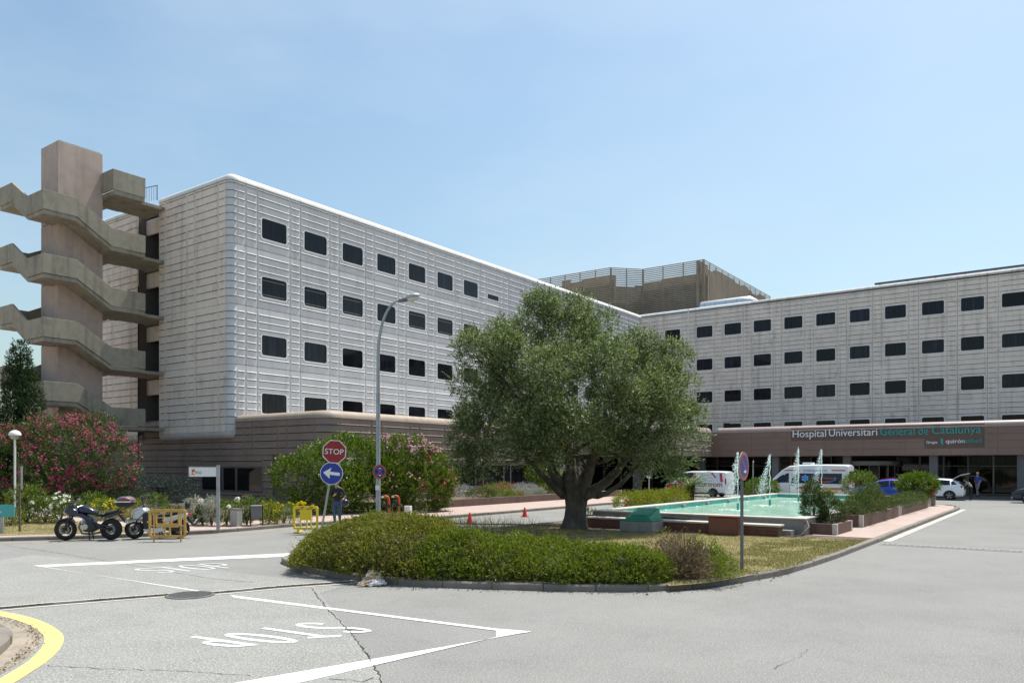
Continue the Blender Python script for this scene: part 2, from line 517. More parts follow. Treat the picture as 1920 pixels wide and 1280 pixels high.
m_paint_worn = mat('worn_road_paint', (0.56, 0.56, 0.54), 0.8, var=0.12, scale=5, speck=0.4, speck_scale=25)
def road_letter(ch, bl, wv, up, m=None):
    """one stretched road letter; bl is its lower left corner, wv its width, up its height (places in the photograph)"""
    def arcpts(cx, cy, rx, ry, a0, a1, n=16): return [(cx + rx * math.cos(R(a0 + (a1 - a0) * k / n)), cy + ry * math.sin(R(a0 + (a1 - a0) * k / n))) for k in range(n + 1)]
    shapes = {'S': [arcpts(.5, .73, .38, .22, 25, 270) + arcpts(.5, .27, .40, .24, 90, -150)],
              'T': [[(.0, .95), (1.0, .95)], [(.5, .95), (.5, 0)]],
              'O': [arcpts(.5, .5, .42, .46, 90, 450, 28)],
              'P': [[(.12, 0), (.12, .97)], [(.12, .95), (.5, .95)] + arcpts(.5, .71, .36, .24, 90, -90) + [(.12, .47)]]}
    g = MB()
    for k, path in enumerate(shapes[ch]):
        strip(g, [xy(bl[0] + wv[0] * x + up[0] * y, bl[1] + wv[1] * x + up[1] * y) for x, y in path], 0.095, 0.0085 + 0.0016 * k)
    g.build('road_letter', m or m_paint, road)
for ch, (x, y) in zip('STOP', ((590, 301), (940, 281), (1292, 250), (1690, 222))):
    road_letter(ch, (230 + x / 8.727, 1040 + y / 8.727), (350 / 8.727, -23 / 8.727), (-500 / 8.727, -68 / 8.727), m_paint_worn)
for ch, (x, y) in zip('STOP', ((1320, 62), (930, 110), (587, 164), (95, 202))):
    road_letter(ch, (350 + x / 5.333, 1155 + y / 5.333), (-340 / 5.333, 22 / 5.333), (650 / 5.333, 90 / 5.333))

# drainage slot with moss, and the manhole in it
slot = [xy(-220, 1164), xy(0, 1141), xy(180, 1126), xy(330, 1114.5), xy(400, 1112), xy(520, 1101), xy(640, 1092.5), xy(702, 1087)]
g = MB(); strip(g, smooth_path(slot, 0.4), 0.46, 0.0095)
g.build('channel_border', m_gutter, road)
g = MB(); strip(g, smooth_path(slot, 0.4), 0.24, 0.013)
g.build('drain_channel', mat('drain_iron', (0.085, 0.083, 0.08), 0.7, 0.2, var=0.2, scale=6), road)
m_moss = leaf_mat('moss', [(0.03, 0.045, 0.01), (0.07, 0.09, 0.02), (0.10, 0.085, 0.03)], 0.2, 0.9)
mp = at(357, 1116)
m_iron = mat('cast_iron', (0.17, 0.165, 0.16), 0.6, 0.3, var=0.15, scale=8)
mh = empty('manhole_cover', (mp.x, mp.y, 0.006), 0.3, 'round dark iron manhole cover set in the drainage channel', 'manhole')
g = MB(); g.lathe([(0.0, 0), (0.43, 0), (0.43, 0.014), (0.40, 0.018), (0, 0.018)], 32)
g.build('frame_ring', m_iron, mh, smooth=30)
g = MB()
for k in range(-5, 6):
    L_ = math.sqrt(max(0.01, 0.37 ** 2 - (k * 0.065) ** 2))
    g.box(-L_, L_, k * 0.065 - 0.016, k * 0.065 + 0.016, 0.015, 0.026)
g.build('cover_rib', m_iron, mh)

# kerbs: rows of single stones
def kerb_row(root_name, path, label, w=0.16, h=0.13, stone=1.0, sign=1, m=m_kerb):
    pts = smooth_path(path, 0.25)
    root = struct(empty(root_name, (pts[0][0], pts[0][1], 0)))
    n = int(stone / 0.25); i = 0
    while i < len(pts) - 1:
        seg = pts[i:i + n + 1]
        if len(seg) < 2: break
        seg = [Vector(q) for q in seg]
        d0 = (seg[1] - seg[0]).normalized(); d1 = (seg[-1] - seg[-2]).normalized()
        seg[0] = seg[0] + d0 * 0.008; seg[-1] = seg[-1] - d1 * 0.008
        hh = h + rnd.uniform(-0.006, 0.006); oo = rnd.uniform(-0.006, 0.006)
        g = MB()
        sweep(g, [tuple(q - Vector(pts[0])) for q in seg], [(oo, -0.04), (oo, hh - 0.025), (oo - 0.02, hh), (-w, hh), (-w, -0.04)], out_sign=sign)
        g.build('kerb_stone', m, root)
        i += n
    return root, pts

# far kerb: left, then along the wing
far_k = [xy(-420, 1026), xy(-150, 1020), xy(0, 1014.5), xy(180, 1009.5), xy(300, 1004.5), xy(420, 998), xy(545, 987.5), xy(640, 981.5)] + bpath([(-22.95, 25.2), (-22.8, 30), (-22.8, 36), (-22.8, 44), (-22.8, 52), (-23.2, 54.6), (-24.6, 55.8), (-30, 56)])
_, far_pts = kerb_row('far_kerb', far_k, '', sign=1)
def offset(pts, d):
    out = []
    for i in range(len(pts)):
        t = (Vector(pts[min(i + 1, len(pts) - 1)]) - Vector(pts[max(i - 1, 0)])).normalized()
        out.append((pts[i][0] - t.y * d, pts[i][1] + t.x * d))
    return out
g = MB(); inner = offset(far_pts, 0.15)
g.pz(inner + bpath([(-40, 56), (-75, 56), (-75, 5)]), -0.05, 0.115)
pavement = struct(g.build('pavement', m_paving))

# yellow line by the far kerb
g = MB(); strip(g, offset(far_pts, -0.75)[10:150], 0.11, 0.006)
g.build('edge_line', m_yellow_faint, road)

# planting beds behind the pavement
bed1 = [xy(60, 962), xy(180, 980), xy(300, 985), xy(420, 983.5), xy(520, 979), xy(600, 972), xy(700, 964), xy(760, 958)] + bpath([(-34.2, 29.3), (-62, 29.3), (-75, 24)]) 
sheet('garden_bed', bed1, 0.120, m_soil)
lawn1 = [tuple(at(x, y, .12)[:2]) for x, y in ((-420, 1004), (-150, 1003), (0, 1003.5), (100, 1001), (190, 999), (260, 996.5), (330, 993), (285, 990.5), (180, 983), (60, 966), (-80, 960), (-420, 965))]
sheet('left_lawn', lawn1, 0.124, m_lawn)

# the island with olive tree, hedge, lawn, fountain and planters
isl = bpath([(-20.3, 50.5), (-20.3, 44), (-20.2, 39), (-18.9, 36), (-17.6, 32), (-17.1, 28), (-17.0, 21), (-16.6, 15.5)]) + [xy(540, 1049), xy(545, 1063), xy(609, 1079), xy(723, 1094), xy(838, 1101.5), xy(971, 1106), xy(1109, 1109), xy(1242, 1107.5), xy(1329, 1099), xy(1420, 1087), xy(1490, 1072), xy(1570, 1046), xy(1648, 1016)] + bpath([(-4.9, 29.5), (-4.9, 36), (-4.9, 42), (-4.9, 47.2), (-5.1, 49.6), (-6.0, 51.2), (-8, 51.6), (-12, 51.6), (-17.5, 51.6), (-19.8, 51.3), (-20.3, 50.5)])
_, isl_pts = kerb_row('island_kerb', isl, '', sign=1)
g = MB(); g.pz(offset(isl_pts, 0.15)[:-1], -0.05, 0.112)
island = struct(g.build('island_soil', m_soil))
lawn2 = [tuple(at(x, y, .12)[:2]) for x, y in ((1255, 1098), (1330, 1092), (1480, 1065.5), (1565, 1037), (1628, 1012), (1590, 1012), (1530, 1008), (1300, 1000), (1100, 996), (1060, 984), (1020, 990), (1000, 1010), (1150, 1040))]
sheet('island_lawn', lawn2, 0.124, m_lawn)
path_p = bpath([(-6.9, 26.3), (-5.05, 26.3), (-5.05, 47.0), (-5.3, 49.4), (-6.1, 50.9), (-8, 51.4), (-15, 51.4), (-15, 48.9), (-6.9, 48.9)])
sheet('island_path', path_p, 0.122, m_paving)
lawn_strip = bpath([(-16.9, 24), (-15.3, 24), (-15.3, 51), (-19.9, 50.8), (-20.0, 39.5), (-17.4, 32)])
sheet('island_bed', lawn_strip, 0.121, m_soil)
# pale gutter blocks along the island's right side
groot = struct(empty('gutter', W(-4.6, 27)))
for k in range(14):
    y_a = 26.6 + k * 1.55
    g = MB(); g.pz([tuple(W(a, b).to_2d() - W(-4.6, 27).to_2d()) for a, b in ((-4.83, y_a), (-4.58, y_a), (-4.58, y_a + 1.5), (-4.83, y_a + 1.5))], -0.02, 0.012)
    g.build('gutter_block', m_gutter, groot)
# steel drain grate across the right-hand road
dr = empty('drain_grate', W(-4.7, 25.7, 0.0), -A, 'slotted steel drain grate running across the road beside the fountain', 'drain')
g = MB(); g.box(0, 14, -0.13, 0.13, 0.003, 0.008); g.build('channel', m_black, dr)
g = MB()
g.box(0, 14, -0.20, -0.13, 0.002, 0.014); g.box(0, 14, 0.13, 0.20, 0.002, 0.014)
g.build('frame', m_gutter, dr)
g = MB()
for k in range(94): g.box(k * 0.15, k * 0.15 + 0.06, -0.128, 0.128, 0.006, 0.014)
tag(g.build('bar', m_grey_metal, dr), kind='stuff')

# traffic corner at the near left: kerb, gutter and yellow line
c0 = at(-60, 1215)
g = MB()
yl = smooth_path([xy(-120, 1138), xy(-20, 1147), xy(50, 1162), xy(92, 1183), xy(101, 1203), xy(80, 1232), xy(30, 1266), xy(-60, 1320), xy(-160, 1380)], 0.15)
strip(g, yl, 0.23, 0.009); g.build('corner_line', m_yellow_paint, road)
m_gutter_dirty = mat('dirty_gutter', (0.34, 0.29, 0.225), 0.92, var=0.14, scale=4, speck=0.35, speck_scale=40, streak=0.5, stain=(0.16, 0.12, 0.08))
gp = [xy(-160, 1149), xy(-25, 1154), xy(38, 1168), xy(73, 1186), xy(79, 1203), xy(58, 1228), xy(8, 1260), xy(-80, 1310), xy(-260, 1320), xy(-260, 1180)]
sheet('corner_gutter', gp, 0.007, m_gutter_dirty)
kerb_row('corner_kerb', [xy(-220, 1160), xy(-110, 1164), xy(-30, 1175), xy(16, 1192), xy(22, 1206), xy(2, 1228), xy(-50, 1262), xy(-150, 1312)], '', sign=-1, stone=0.75, h=0.14)
cp = [tuple(q) for q in smooth_path([xy(-230, 1165), xy(-112, 1170), xy(-38, 1180), xy(2, 1195), xy(8, 1206), xy(-12, 1226), xy(-62, 1258), xy(-160, 1306)], 0.3)]
g = MB(); g.pz(cp + [xy(-420, 1300), xy(-420, 1180)], -0.02, 0.12)
struct(g.build('corner_pavement', m_gutter_dirty))
# ---------------------------------------------------------------- the hospital
def bands(z_lo, z_hi, ribs, slit):
    zs = [z_lo] + [z for z in ribs if z_lo + 0.12 < z < z_hi - 0.12] + [z_hi]
    return [(zs[k] + (slit / 2 if k else 0), zs[k + 1] - (slit / 2 if k < len(zs) - 2 else 0), k > 0) for k in range(len(zs) - 1)]

def panel_geo(w, h, ribs, win=None, p=0.045, rh=0.055, t=0.09, gap=0.014, slit=0.042):
    """one precast panel: stacked courses with a lip at the foot of each and a real slit between them, solid margins, optional window hole"""
    g = MB()
    X0, X1, Z0, Z1 = gap, w - gap, gap, h - gap
    e = 0.07; mg = 0.10
    g.box(X0, X0 + e, 0, t, Z0, Z1); g.box(X1 - e, X1, 0, t, Z0, Z1)
    def course(a, b, z0, z1, lip):
        if b - a < 0.03 or z1 - z0 < 0.02: return
        pr = [(t, z0), (-p, z0), (-p, z0 + 0.018), (0, z0 + 0.018 + rh), (0, z1), (t, z1)] if lip and z1 - z0 > 0.1 else [(t, z0), (0, z0), (0, z1), (t, z1)]
        n = len(pr)
        g.add([(a, y, z) for y, z in pr] + [(b, y, z) for y, z in pr], [tuple(range(n)), tuple(range(2 * n - 1, n - 1, -1))] + [(k, n + k, n + (k + 1) % n, (k + 1) % n) for k in range(n)])
    if win:
        a, b, c, d = win; d2 = min(d + mg, Z1); c2 = c - mg
        g.box(a - mg, a, 0.001, t, c2, d2); g.box(b, b + mg, 0.001, t, c2, d2); g.box(a, b, 0.001, t, c2, c)
        if d2 > d: g.box(a, b, 0.001, t, d, d2)
    for z0, z1, lip in bands(Z0, Z1, ribs, slit):
        if not win: course(X0 + e, X1 - e, z0, z1, lip)
        else:
            if a - mg - X0 - e > 0.03: course(X0 + e, a - mg, z0, z1, lip)
            if X1 - e - b - mg > 0.03: course(b + mg, X1 - e, z0, z1, lip)
            if z0 < c2: course(a - mg, b + mg, z0, min(z1, c2), lip)
            if z1 > d2: course(a - mg, b + mg, max(z0, d2), z1, lip and z0 > d2)
    return g

def rounded(x0, x1, z0, z1, r, n=4):
    out = []
    for cx, cz, a in ((x1 - r, z1 - r, 0), (x0 + r, z1 - r, 90), (x0 + r, z0 + r, 180), (x1 - r, z0 + r, 270)):
        out += [(cx + r * math.cos(R(a + 90 * k / n)), cz + r * math.sin(R(a + 90 * k / n))) for k in range(n + 1)]
    return out

def frame_geo(w, h, m, border=0.075, r=0.15):
    g = MB()
    o = rounded(-border, w + border, -border, h + border, r + border * 0.7); i = rounded(0, w, 0, h, r)
    n = len(o)
    vs = [(x, -0.022, z) for x, z in o] + [(x, -0.022, z) for x, z in i] + [(x, 0.005, z) for x, z in o] + [(x, 0.07, z) for x, z in i]
    fs = []
    for k in range(n):
        j = (k + 1) % n
        fs += [(k, j, n + j, n + k), (2 * n + k, 2 * n + j, j, k), (n + k, n + j, 3 * n + j, 3 * n + k)]
    g.add(vs, fs)
    return g.mesh('window', m, 40)

def pane_geo(w, h, m):
    g = MB(); pts = rounded(0.004, w - 0.004, 0.004, h - 0.004, 0.148)
    g.add([(x, 0.045, z) for x, z in pts], [tuple(range(len(pts)))])
    return g.mesh('pane', m)

MC = {}
def cached(key, fn):
    if key not in MC: MC[key] = fn()
    return MC[key]

def corner_geo(R0, z0, z1, ribs, p=0.045, rh=0.055, n=9, a0=270, a1=360, gap=0.014, t=0.09, slit=0.042):
    g = MB()
    for za, zb, lip in bands(z0 + gap, z1 - gap, ribs, slit):
        prof = [(-t, za), (p, za), (p, za + 0.018), (0, za + 0.018 + rh), (0, zb), (-t, zb)] if lip else [(-t, za), (0, za), (0, zb), (-t, zb)]
        g.loft([[((R0 + o) * math.cos(R(a0 + (a1 - a0) * k / n)), (R0 + o) * math.sin(R(a0 + (a1 - a0) * k / n)), z) for o, z in prof] for k in range(n + 1)])
    return g

ROWS = [(16.38, 3.97), (12.58, 3.80), (8.78, 3.80), (4.98, 3.80)]
RIB8 = [0.475 * k for k in range(1, 9)]
WIN_Z0, WIN_Z1 = 0.79, 2.10

def wall_panel(root, kind, m, org, rz, w, h, ribs, win=None, z=0):
    me = cached((kind, round(w, 3), round(h, 3), win), lambda: panel_geo(w, h, ribs, win).mesh('panel', m))
    return inst('panel', me, root, org, rz)

def window_at(root, org, rz, w, h):
    me = cached(('frame', w, h), lambda: frame_geo(w, h, m_frame))
    pm = cached(('pane', w, h), lambda: pane_geo(w, h, m_pane))
    f = inst('window', me, root, org, rz)
    inst('pane', pm, f)

# --- left wing
LW0 = (-42.79, 29.2)
lw = empty('hospital_wing', W(*LW0), -A, 'long pale ribbed hospital wing with rounded corner, behind the olive tree', 'building')
def l_loc(bx, by, z=0): return (bx - LW0[0], by - LW0[1], z)
RC = 0.5
g = MB()
g.box(-19.2, -10.95, 0.14, 57.0, 4.4, 20.3)                      # west of the slot
g.box(-8.1, -0.62, 0.14, 57.0, 4.4, 20.3)
g.box(-10.95, -8.1, 4.2, 57.0, 4.4, 20.3)
g.box(-0.7, -0.13, 0.62, 57.05, 4.4, 20.3)
g.build('core_wall', m_back, lw)
g = MB(); g.box(-19.2, -0.5, 0.5, 57.2, 20.32, 20.42); g.build('roof', m_gutter, lw)
# facade along the road: window panels and narrow panels
facade = []     # (start, width, has window)
s0 = 31.23
facade.append((29.7, 0.65, None)); facade.append((30.35, 0.88, None))
for i in range(16):
    st = s0 + 3.4515 * i
    if st + 3.4515 > 86.3: break
    facade.append((st, 2.58, i)); facade.append((st + 2.58, 0.8715, None))
end_f = facade[-1][0] + facade[-1][1]
facade.append((end_f, 86.36 - end_f, None))
for r, (z0, h) in enumerate(ROWS):
    for st, w, wi in facade:
        has = wi is not None and (wi <= 6 or (wi in (9, 10, 11, 12) and r > 0))
        small = wi == 7 and r == 0
        win = (0.31, 2.29, WIN_Z0, WIN_Z1) if has else ((0.25, 1.95, 1.05, 1.5) if small else None)
        if wi == 7 and r > 0: win = (0.31, 2.29, WIN_Z0, WIN_Z1); has = True
        wall_panel(lw, 'L', m_panel, l_loc(-42.79, st, z0), R(90), w, h, RIB8, win)
        if has and r == 1 and wi != 3:
            pane_bar = cached('pane_bar', lambda: MB().box(0.06, 1.86, 0.038, 0.044, 0, 0.025).mesh('pane_strip', m_tan))  # thin pale strips across the second-row panes
            for zr in (1.08, 0.14): inst('pane_strip', pane_bar, lw, l_loc(-42.79, st + 0.31, z0 + WIN_Z0 + zr), R(90))
        if has: window_at(lw, l_loc(-42.79, st + 0.31, z0 + WIN_Z0), R(90), 1.98, 1.31)
        if small: window_at(lw, l_loc(-42.79, st + 0.25, z0 + 1.05), R(90), 1.70, 0.45)
# end face, left of the rounded corner, with the open slot for the stair bridges
endf = [(-44.06, 0.77), (-44.06 - 2.6, 2.6), (-47.53, 0.87), (-50.16, 2.63), (-50.95, 0.79), (-54.55, 0.83), (-57.15, 2.6), (-58.02, 0.87), (-60.62, 2.6), (-61.9, 1.28)]
for r, (z0, h) in enumerate(ROWS + [(4.52, 0.46)]):
    for st, w in endf:
        wall_panel(lw, 'L', m_panel_worn_lift if r < 9 else m_panel, l_loc(st, 29.2, z0), 0, w, h, RIB8 if h > 1 else [])
    g = corner_geo(RC, z0, z0 + h, [z0 + k for k in RIB8] if h > 1 else [])
    g.build('corner_panel', m_panel, lw, (-RC, RC, 0), smooth=40)
# bullnose copings in lengths, and the rounded bottom edge
def nose(top, r=0.45, n=6):
    pts = [(0.03 - 0.0, top - r)]
    pts = [(0.05 - r + r * math.cos(R(90 * k / n)), top - r + r * math.sin(R(90 * k / n))) for k in range(n + 1)]
    return pts + [(-0.9, top), (-0.9, top - r)]
def nose_dn(bot, r=0.45, n=6):
    pts = [(0.02 - r + r * math.cos(R(-90 * k / n)), bot + r + r * math.sin(R(-90 * k / n))) for k in range(n + 1)]
    return pts + [(-0.9, bot), (-0.9, bot + r)]
def coping(root, org, pts, prof, m, name='coping'):
    g = MB(); sweep(g, [(p[0] - org[0], p[1] - org[1]) for p in pts], prof)
    return g.build(name, m, root, smooth=50)
ncop = nose(20.82)
for st, w in endf:
    if st < -53.8 or st > -50.96:
        coping(lw, LW0, [(st + 0.01, 29.2), (st + w - 0.01, 29.2)], ncop, m_white_metal)
        coping(lw, LW0, [(st + 0.01, 29.2), (st + w - 0.01, 29.2)], nose_dn(4.07), m_panel, 'bottom_edge')
coping(lw, LW0, arc(-42.79 - RC, 29.2 + RC, RC, 270, 360, 10), ncop, m_white_metal)
coping(lw, LW0, arc(-42.79 - RC, 29.2 + RC, RC, 270, 360, 10), nose_dn(4.07), m_panel, 'bottom_edge')
for st, w, wi in facade:
    coping(lw, LW0, [(-42.79, st + 0.01), (-42.79, st + w - 0.01)], ncop, m_white_metal)
# inside of the slot: floors and pale spandrels, red downpipe
for k in range(5):
    zf = 16.2 - 3.8 * k
    g = MB(); g.box(-10.94, -8.12, 0.5, 4.15, zf - 0.1, zf + 0.1); g.build('landing_floor', m_concrete, lw)
    g = MB(); g.box(-10.94, -8.12, 0.62, 0.8, zf + 2.55, zf + 3.65); g.build('spandrel', m_panel_worn_lift, lw, bevel=0.08)
for zz in (2.6,):
    pass
g = MB(); g.tube([(-10.6, -0.12, 0.1), (-10.6, -0.12, 15.0)], 0.05, 8)
g.build('downpipe', mat('downpipe_red', (0.09, 0.02, 0.018), 0.6), lw, smooth=40)
# roof railing by the bridge
g = MB()
g.tube([(-10.8, -0.6, 20.5), (-10.8, -0.6, 21.6), (-8.2, -0.1, 21.6), (-8.2, -0.1, 20.6)], 0.03, 6)
for k in range(12): g.tube([(-10.7 + k * 0.22, -0.6 + k * 0.042, 20.6), (-10.7 + k * 0.22, -0.6 + k * 0.042, 21.55)], 0.012, 5)
g.build('roof_railing', mat('blue_rail', (0.06, 0.08, 0.16), 0.5, 0.3), lw)
# air-conditioning box outside a window above the podium
g = MB(); g.box(0.05, 0.55, 11.45, 12.35, 5.55, 5.95); g.build('air_unit', m_sign_white, lw, bevel=0.03)
g = MB(); g.lathe([(0.17, 0), (0.17, 0.02)], 14, (0.555, 11.9, 5.75), 'x'); g.build('air_unit_fan', m_dark_metal, lw)

# --- right wing
RW0 = (-42.7, 86.39)
rw = empty('hospital_wing', W(*RW0), -A, 'weathered pale hospital wing with rows of dark windows above the entrance canopy', 'building')
g = MB(); g.box(-0.6, 56, 0.13, 18, 4.4, 20.3); g.build('core_wall', m_back, rw)
g = MB(); g.box(0.0, 56, 0.5, 18, 20.32, 20.42); g.build('roof', m_gutter, rw)
rf = [(-42.95, 1.34, 0), (-41.61, 0.90, 0), (-40.71, 0.83, 0), (-39.88, 2.51, 1), (-37.37, 0.77, 0), (-36.6, 0.70, 0)]
for i in range(9):
    st = -35.9 + 3.363 * i
    rf += [(st, 2.49, 1), (st + 2.49, 0.873, 0)]
st = -35.9 + 3.363 * 9
for i in range(3):
    rf += [(st, 3.6, 2), (st + 3.6, 0.873, 0)]; st += 4.473
for r, (z0, h) in enumerate(ROWS):
    for st, w, k in rf:
        off = 0.30 if k else 0
        win = (off, off + (1.93 if k == 1 else 3.0), WIN_Z0 + 0.06, WIN_Z1 + 0.04) if k else None
        wall_panel(rw, 'R', m_panel_worn_lift, (st - RW0[0], 0, z0), 0, w, h, RIB8, win)
        if k: window_at(rw, (st + off - RW0[0], 0, z0 + WIN_Z0 + 0.06), 0, 1.93 if k == 1 else 3.0, 1.29)
for st, w, k in rf:
    coping(rw, RW0, [(st + 0.01, 86.39), (st + w - 0.01, 86.39)], nose(20.82, 0.35), m_coping_worn if st > -30 else m_white_metal)
# joint profile between the two lengths of the wing
g = MB(); g.box(-36.66 - RW0[0], -36.54 - RW0[0], -0.10, 0.02, 5.0, 20.7); g.build('expansion_joint', m_frame, rw)
g = MB(); g.box(-32.35 - RW0[0], -31.95 - RW0[0] + 0.35, -0.03, 0.02, 4.9, 7.2); g.build('door_opening', m_pane, rw)

# --- flat dark panels on the right roof
g = MB()
sp = empty('roof_panel_row', W(-16.6, 88.5, 20.42), -A, 'long thin dark blue panel row along the right wing roof edge', 'roof panel')
g.box(-0.2, 13.6, 0, 0.5, 0.92, 1.08); g.build('panel_strip', mat('panel_blue', (0.03, 0.05, 0.10), 0.35), sp)
for k in range(6):
    g = MB(); g.box(0.2 + k * 2.6, 0.3 + k * 2.6, 0.1, 0.4, 0.0, 0.92); g.build('support', m_steel, sp)

# --- louvred screen round the roof plant
lo = empty('louvred_screen', W(-36.6, 91.1, 20.42), -A, 'tall grey-brown slatted screen hiding the plant on the roof', 'roof screen')
m_louvre = mat('louvre_slat', (0.30, 0.255, 0.20), 0.7, var=0.12, scale=1.0, streak=0.3)
m_louvre_in = mat('plant_wall', (0.27, 0.23, 0.185), 0.85, var=0.15, scale=0.7, streak=0.3)
corner_pts = [(-61.5, 87.75), (-47.75, 87.9), (-44.8, 91.1), (-36.6, 91.1), (-36.6, 117)]
HT = 7.1
for k in range(4):
    a, b = Vector(corner_pts[k]) - Vector((-36.6, 91.1)), Vector(corner_pts[k + 1]) - Vector((-36.6, 91.1))
    L_ = (b - a).length; ang = math.atan2(b.y - a.y, b.x - a.x)
    g = MB(); g.xf = Matrix.Translation((a.x, a.y, 0)) @ Matrix.Rotation(ang, 4, 'Z')
    z = 0.25
    while z < HT:
        g.add([(0, -0.05, z), (L_, -0.05, z), (L_, 0.05, z + 0.05), (0, 0.05, z + 0.05), (0, -0.05, z + 0.125), (L_, -0.05, z + 0.125), (L_, 0.05, z + 0.175), (0, 0.05, z + 0.175)],
              [(0, 3, 2, 1), (4, 5, 6, 7), (0, 1, 5, 4), (1, 2, 6, 5), (2, 3, 7, 6), (3, 0, 4, 7)])
        z += 0.235
    tag(g.build('slats', m_louvre, lo), kind='stuff')
    nps = max(2, int(L_ / 2.1))
    for q in range(nps + 1):
        t = q / nps; p = a.lerp(b, t)
        nn = Vector((-math.sin(ang), math.cos(ang))) * 0.12
        g = MB(); g.box(p.x + nn.x - 0.05, p.x + nn.x + 0.05, p.y + nn.y - 0.05, p.y + nn.y + 0.05, 0, HT + 0.02); g.build('post', m_louvre, lo)
    # the plant room wall behind the lower part, uneven on top
    nn = Vector((-math.sin(ang), math.cos(ang))) * 0.55
    hs = (6.5, 5.4, 5.5, 7.0)[k]
    g = MB(); g.xf = Matrix.Translation((a.x + nn.x, a.y + nn.y, 0)) @ Matrix.Rotation(ang, 4, 'Z')
    x = -0.3; rr = random.Random(k + 3)
    while x < L_ + 0.25:
        w = min(rr.uniform(1.2, 3.5), L_ + 0.3 - x)
        g.box(x, x + w, 0, 0.3, 0, hs + rr.uniform(-0.6, 0.25)); x += w
    g.build('plant_wall', m_louvre_in, lo)
# silver duct on the right roof
du = empty('roof_duct', W(-35.0, 88.6, 20.42), -A, 'round silver foil air duct lying on the roof beside the slatted screen', 'duct')
m_foil = mat('foil', (0.66, 0.68, 0.70), 0.32, 0.75, var=0.06, scale=2, bump=0.4, bscale=6)
path = [(-1.2, 0.9, 0.9), (4.0, 0.9, 0.9), (4.5, 1.0, 0.88), (4.85, 1.35, 0.7), (5.0, 1.9, 0.4), (5.0, 2.4, 0.2)]
g = MB(); g.tube(path, 0.75, 18); g.build('duct_pipe', m_foil, du, smooth=50)
for k in range(4):
    g = MB(); g.tube([(-0.6 + 1.3 * k, 0.9, 0.9), (-0.55 + 1.3 * k, 0.9, 0.9)], 0.765, 18); g.build('duct_band', m_steel, du, smooth=50)

# --- outside stair tower
ST0 = (-51.1, 22.7)
st = empty('stair_tower', W(*ST0), -A, 'raw concrete stair tower with winding outside flights at the end of the wing', 'stairs')
def st_box(g, x0, x1, y0, y1, z0, z1): g.box(x0 - ST0[0], x1 - ST0[0], y0 - ST0[1], y1 - ST0[1], z0, z1)
for k in range(6):
    z0, z1 = (0, 2.35) if k == 0 else (2.41 + 3.8 * (k - 1), 2.35 + 3.8 * k) if k < 5 else (17.61, 22.57)
    if k == 5: z0 = 17.61
    g = MB(); st_box(g, -53.4, -51.1, 22.7, 25.45, z0, z1); g.build('shaft_lift', m_tower, st, bevel=0.02)
g = MB(); st_box(g, -53.37, -51.13, 22.73, 25.42, 0.05, 22.5); g.build('shaft_core', m_back, st)
g = MB(); st_box(g, -53.3, -51.2, 22.8, 25.35, 22.57, 22.64); g.build('shaft_cap', m_concrete, st)
PT = 0.14
def parapet(pts, out, name='parapet', m=None):
    """wall along x or y: pts = [(s, ztop)], 1.42 high, in plane 'out'"""
    pass
def wall_poly(g, axis, c0, c1, prof):
    """extrude a (s, z) outline between c0 and c1 across the other axis"""
    if axis == 'y': g.prism(prof, lambda s_, z: (c0 - ST0[0], s_ - ST0[1], z), lambda s_, z: (c1 - ST0[0], s_ - ST0[1], z))
    else: g.prism(prof, lambda s_, z: (s_ - ST0[0], c0 - ST0[1], z), lambda s_, z: (s_ - ST0[0], c1 - ST0[1], z))
OX, OY, WX = -49.6, 21.2, -54.9
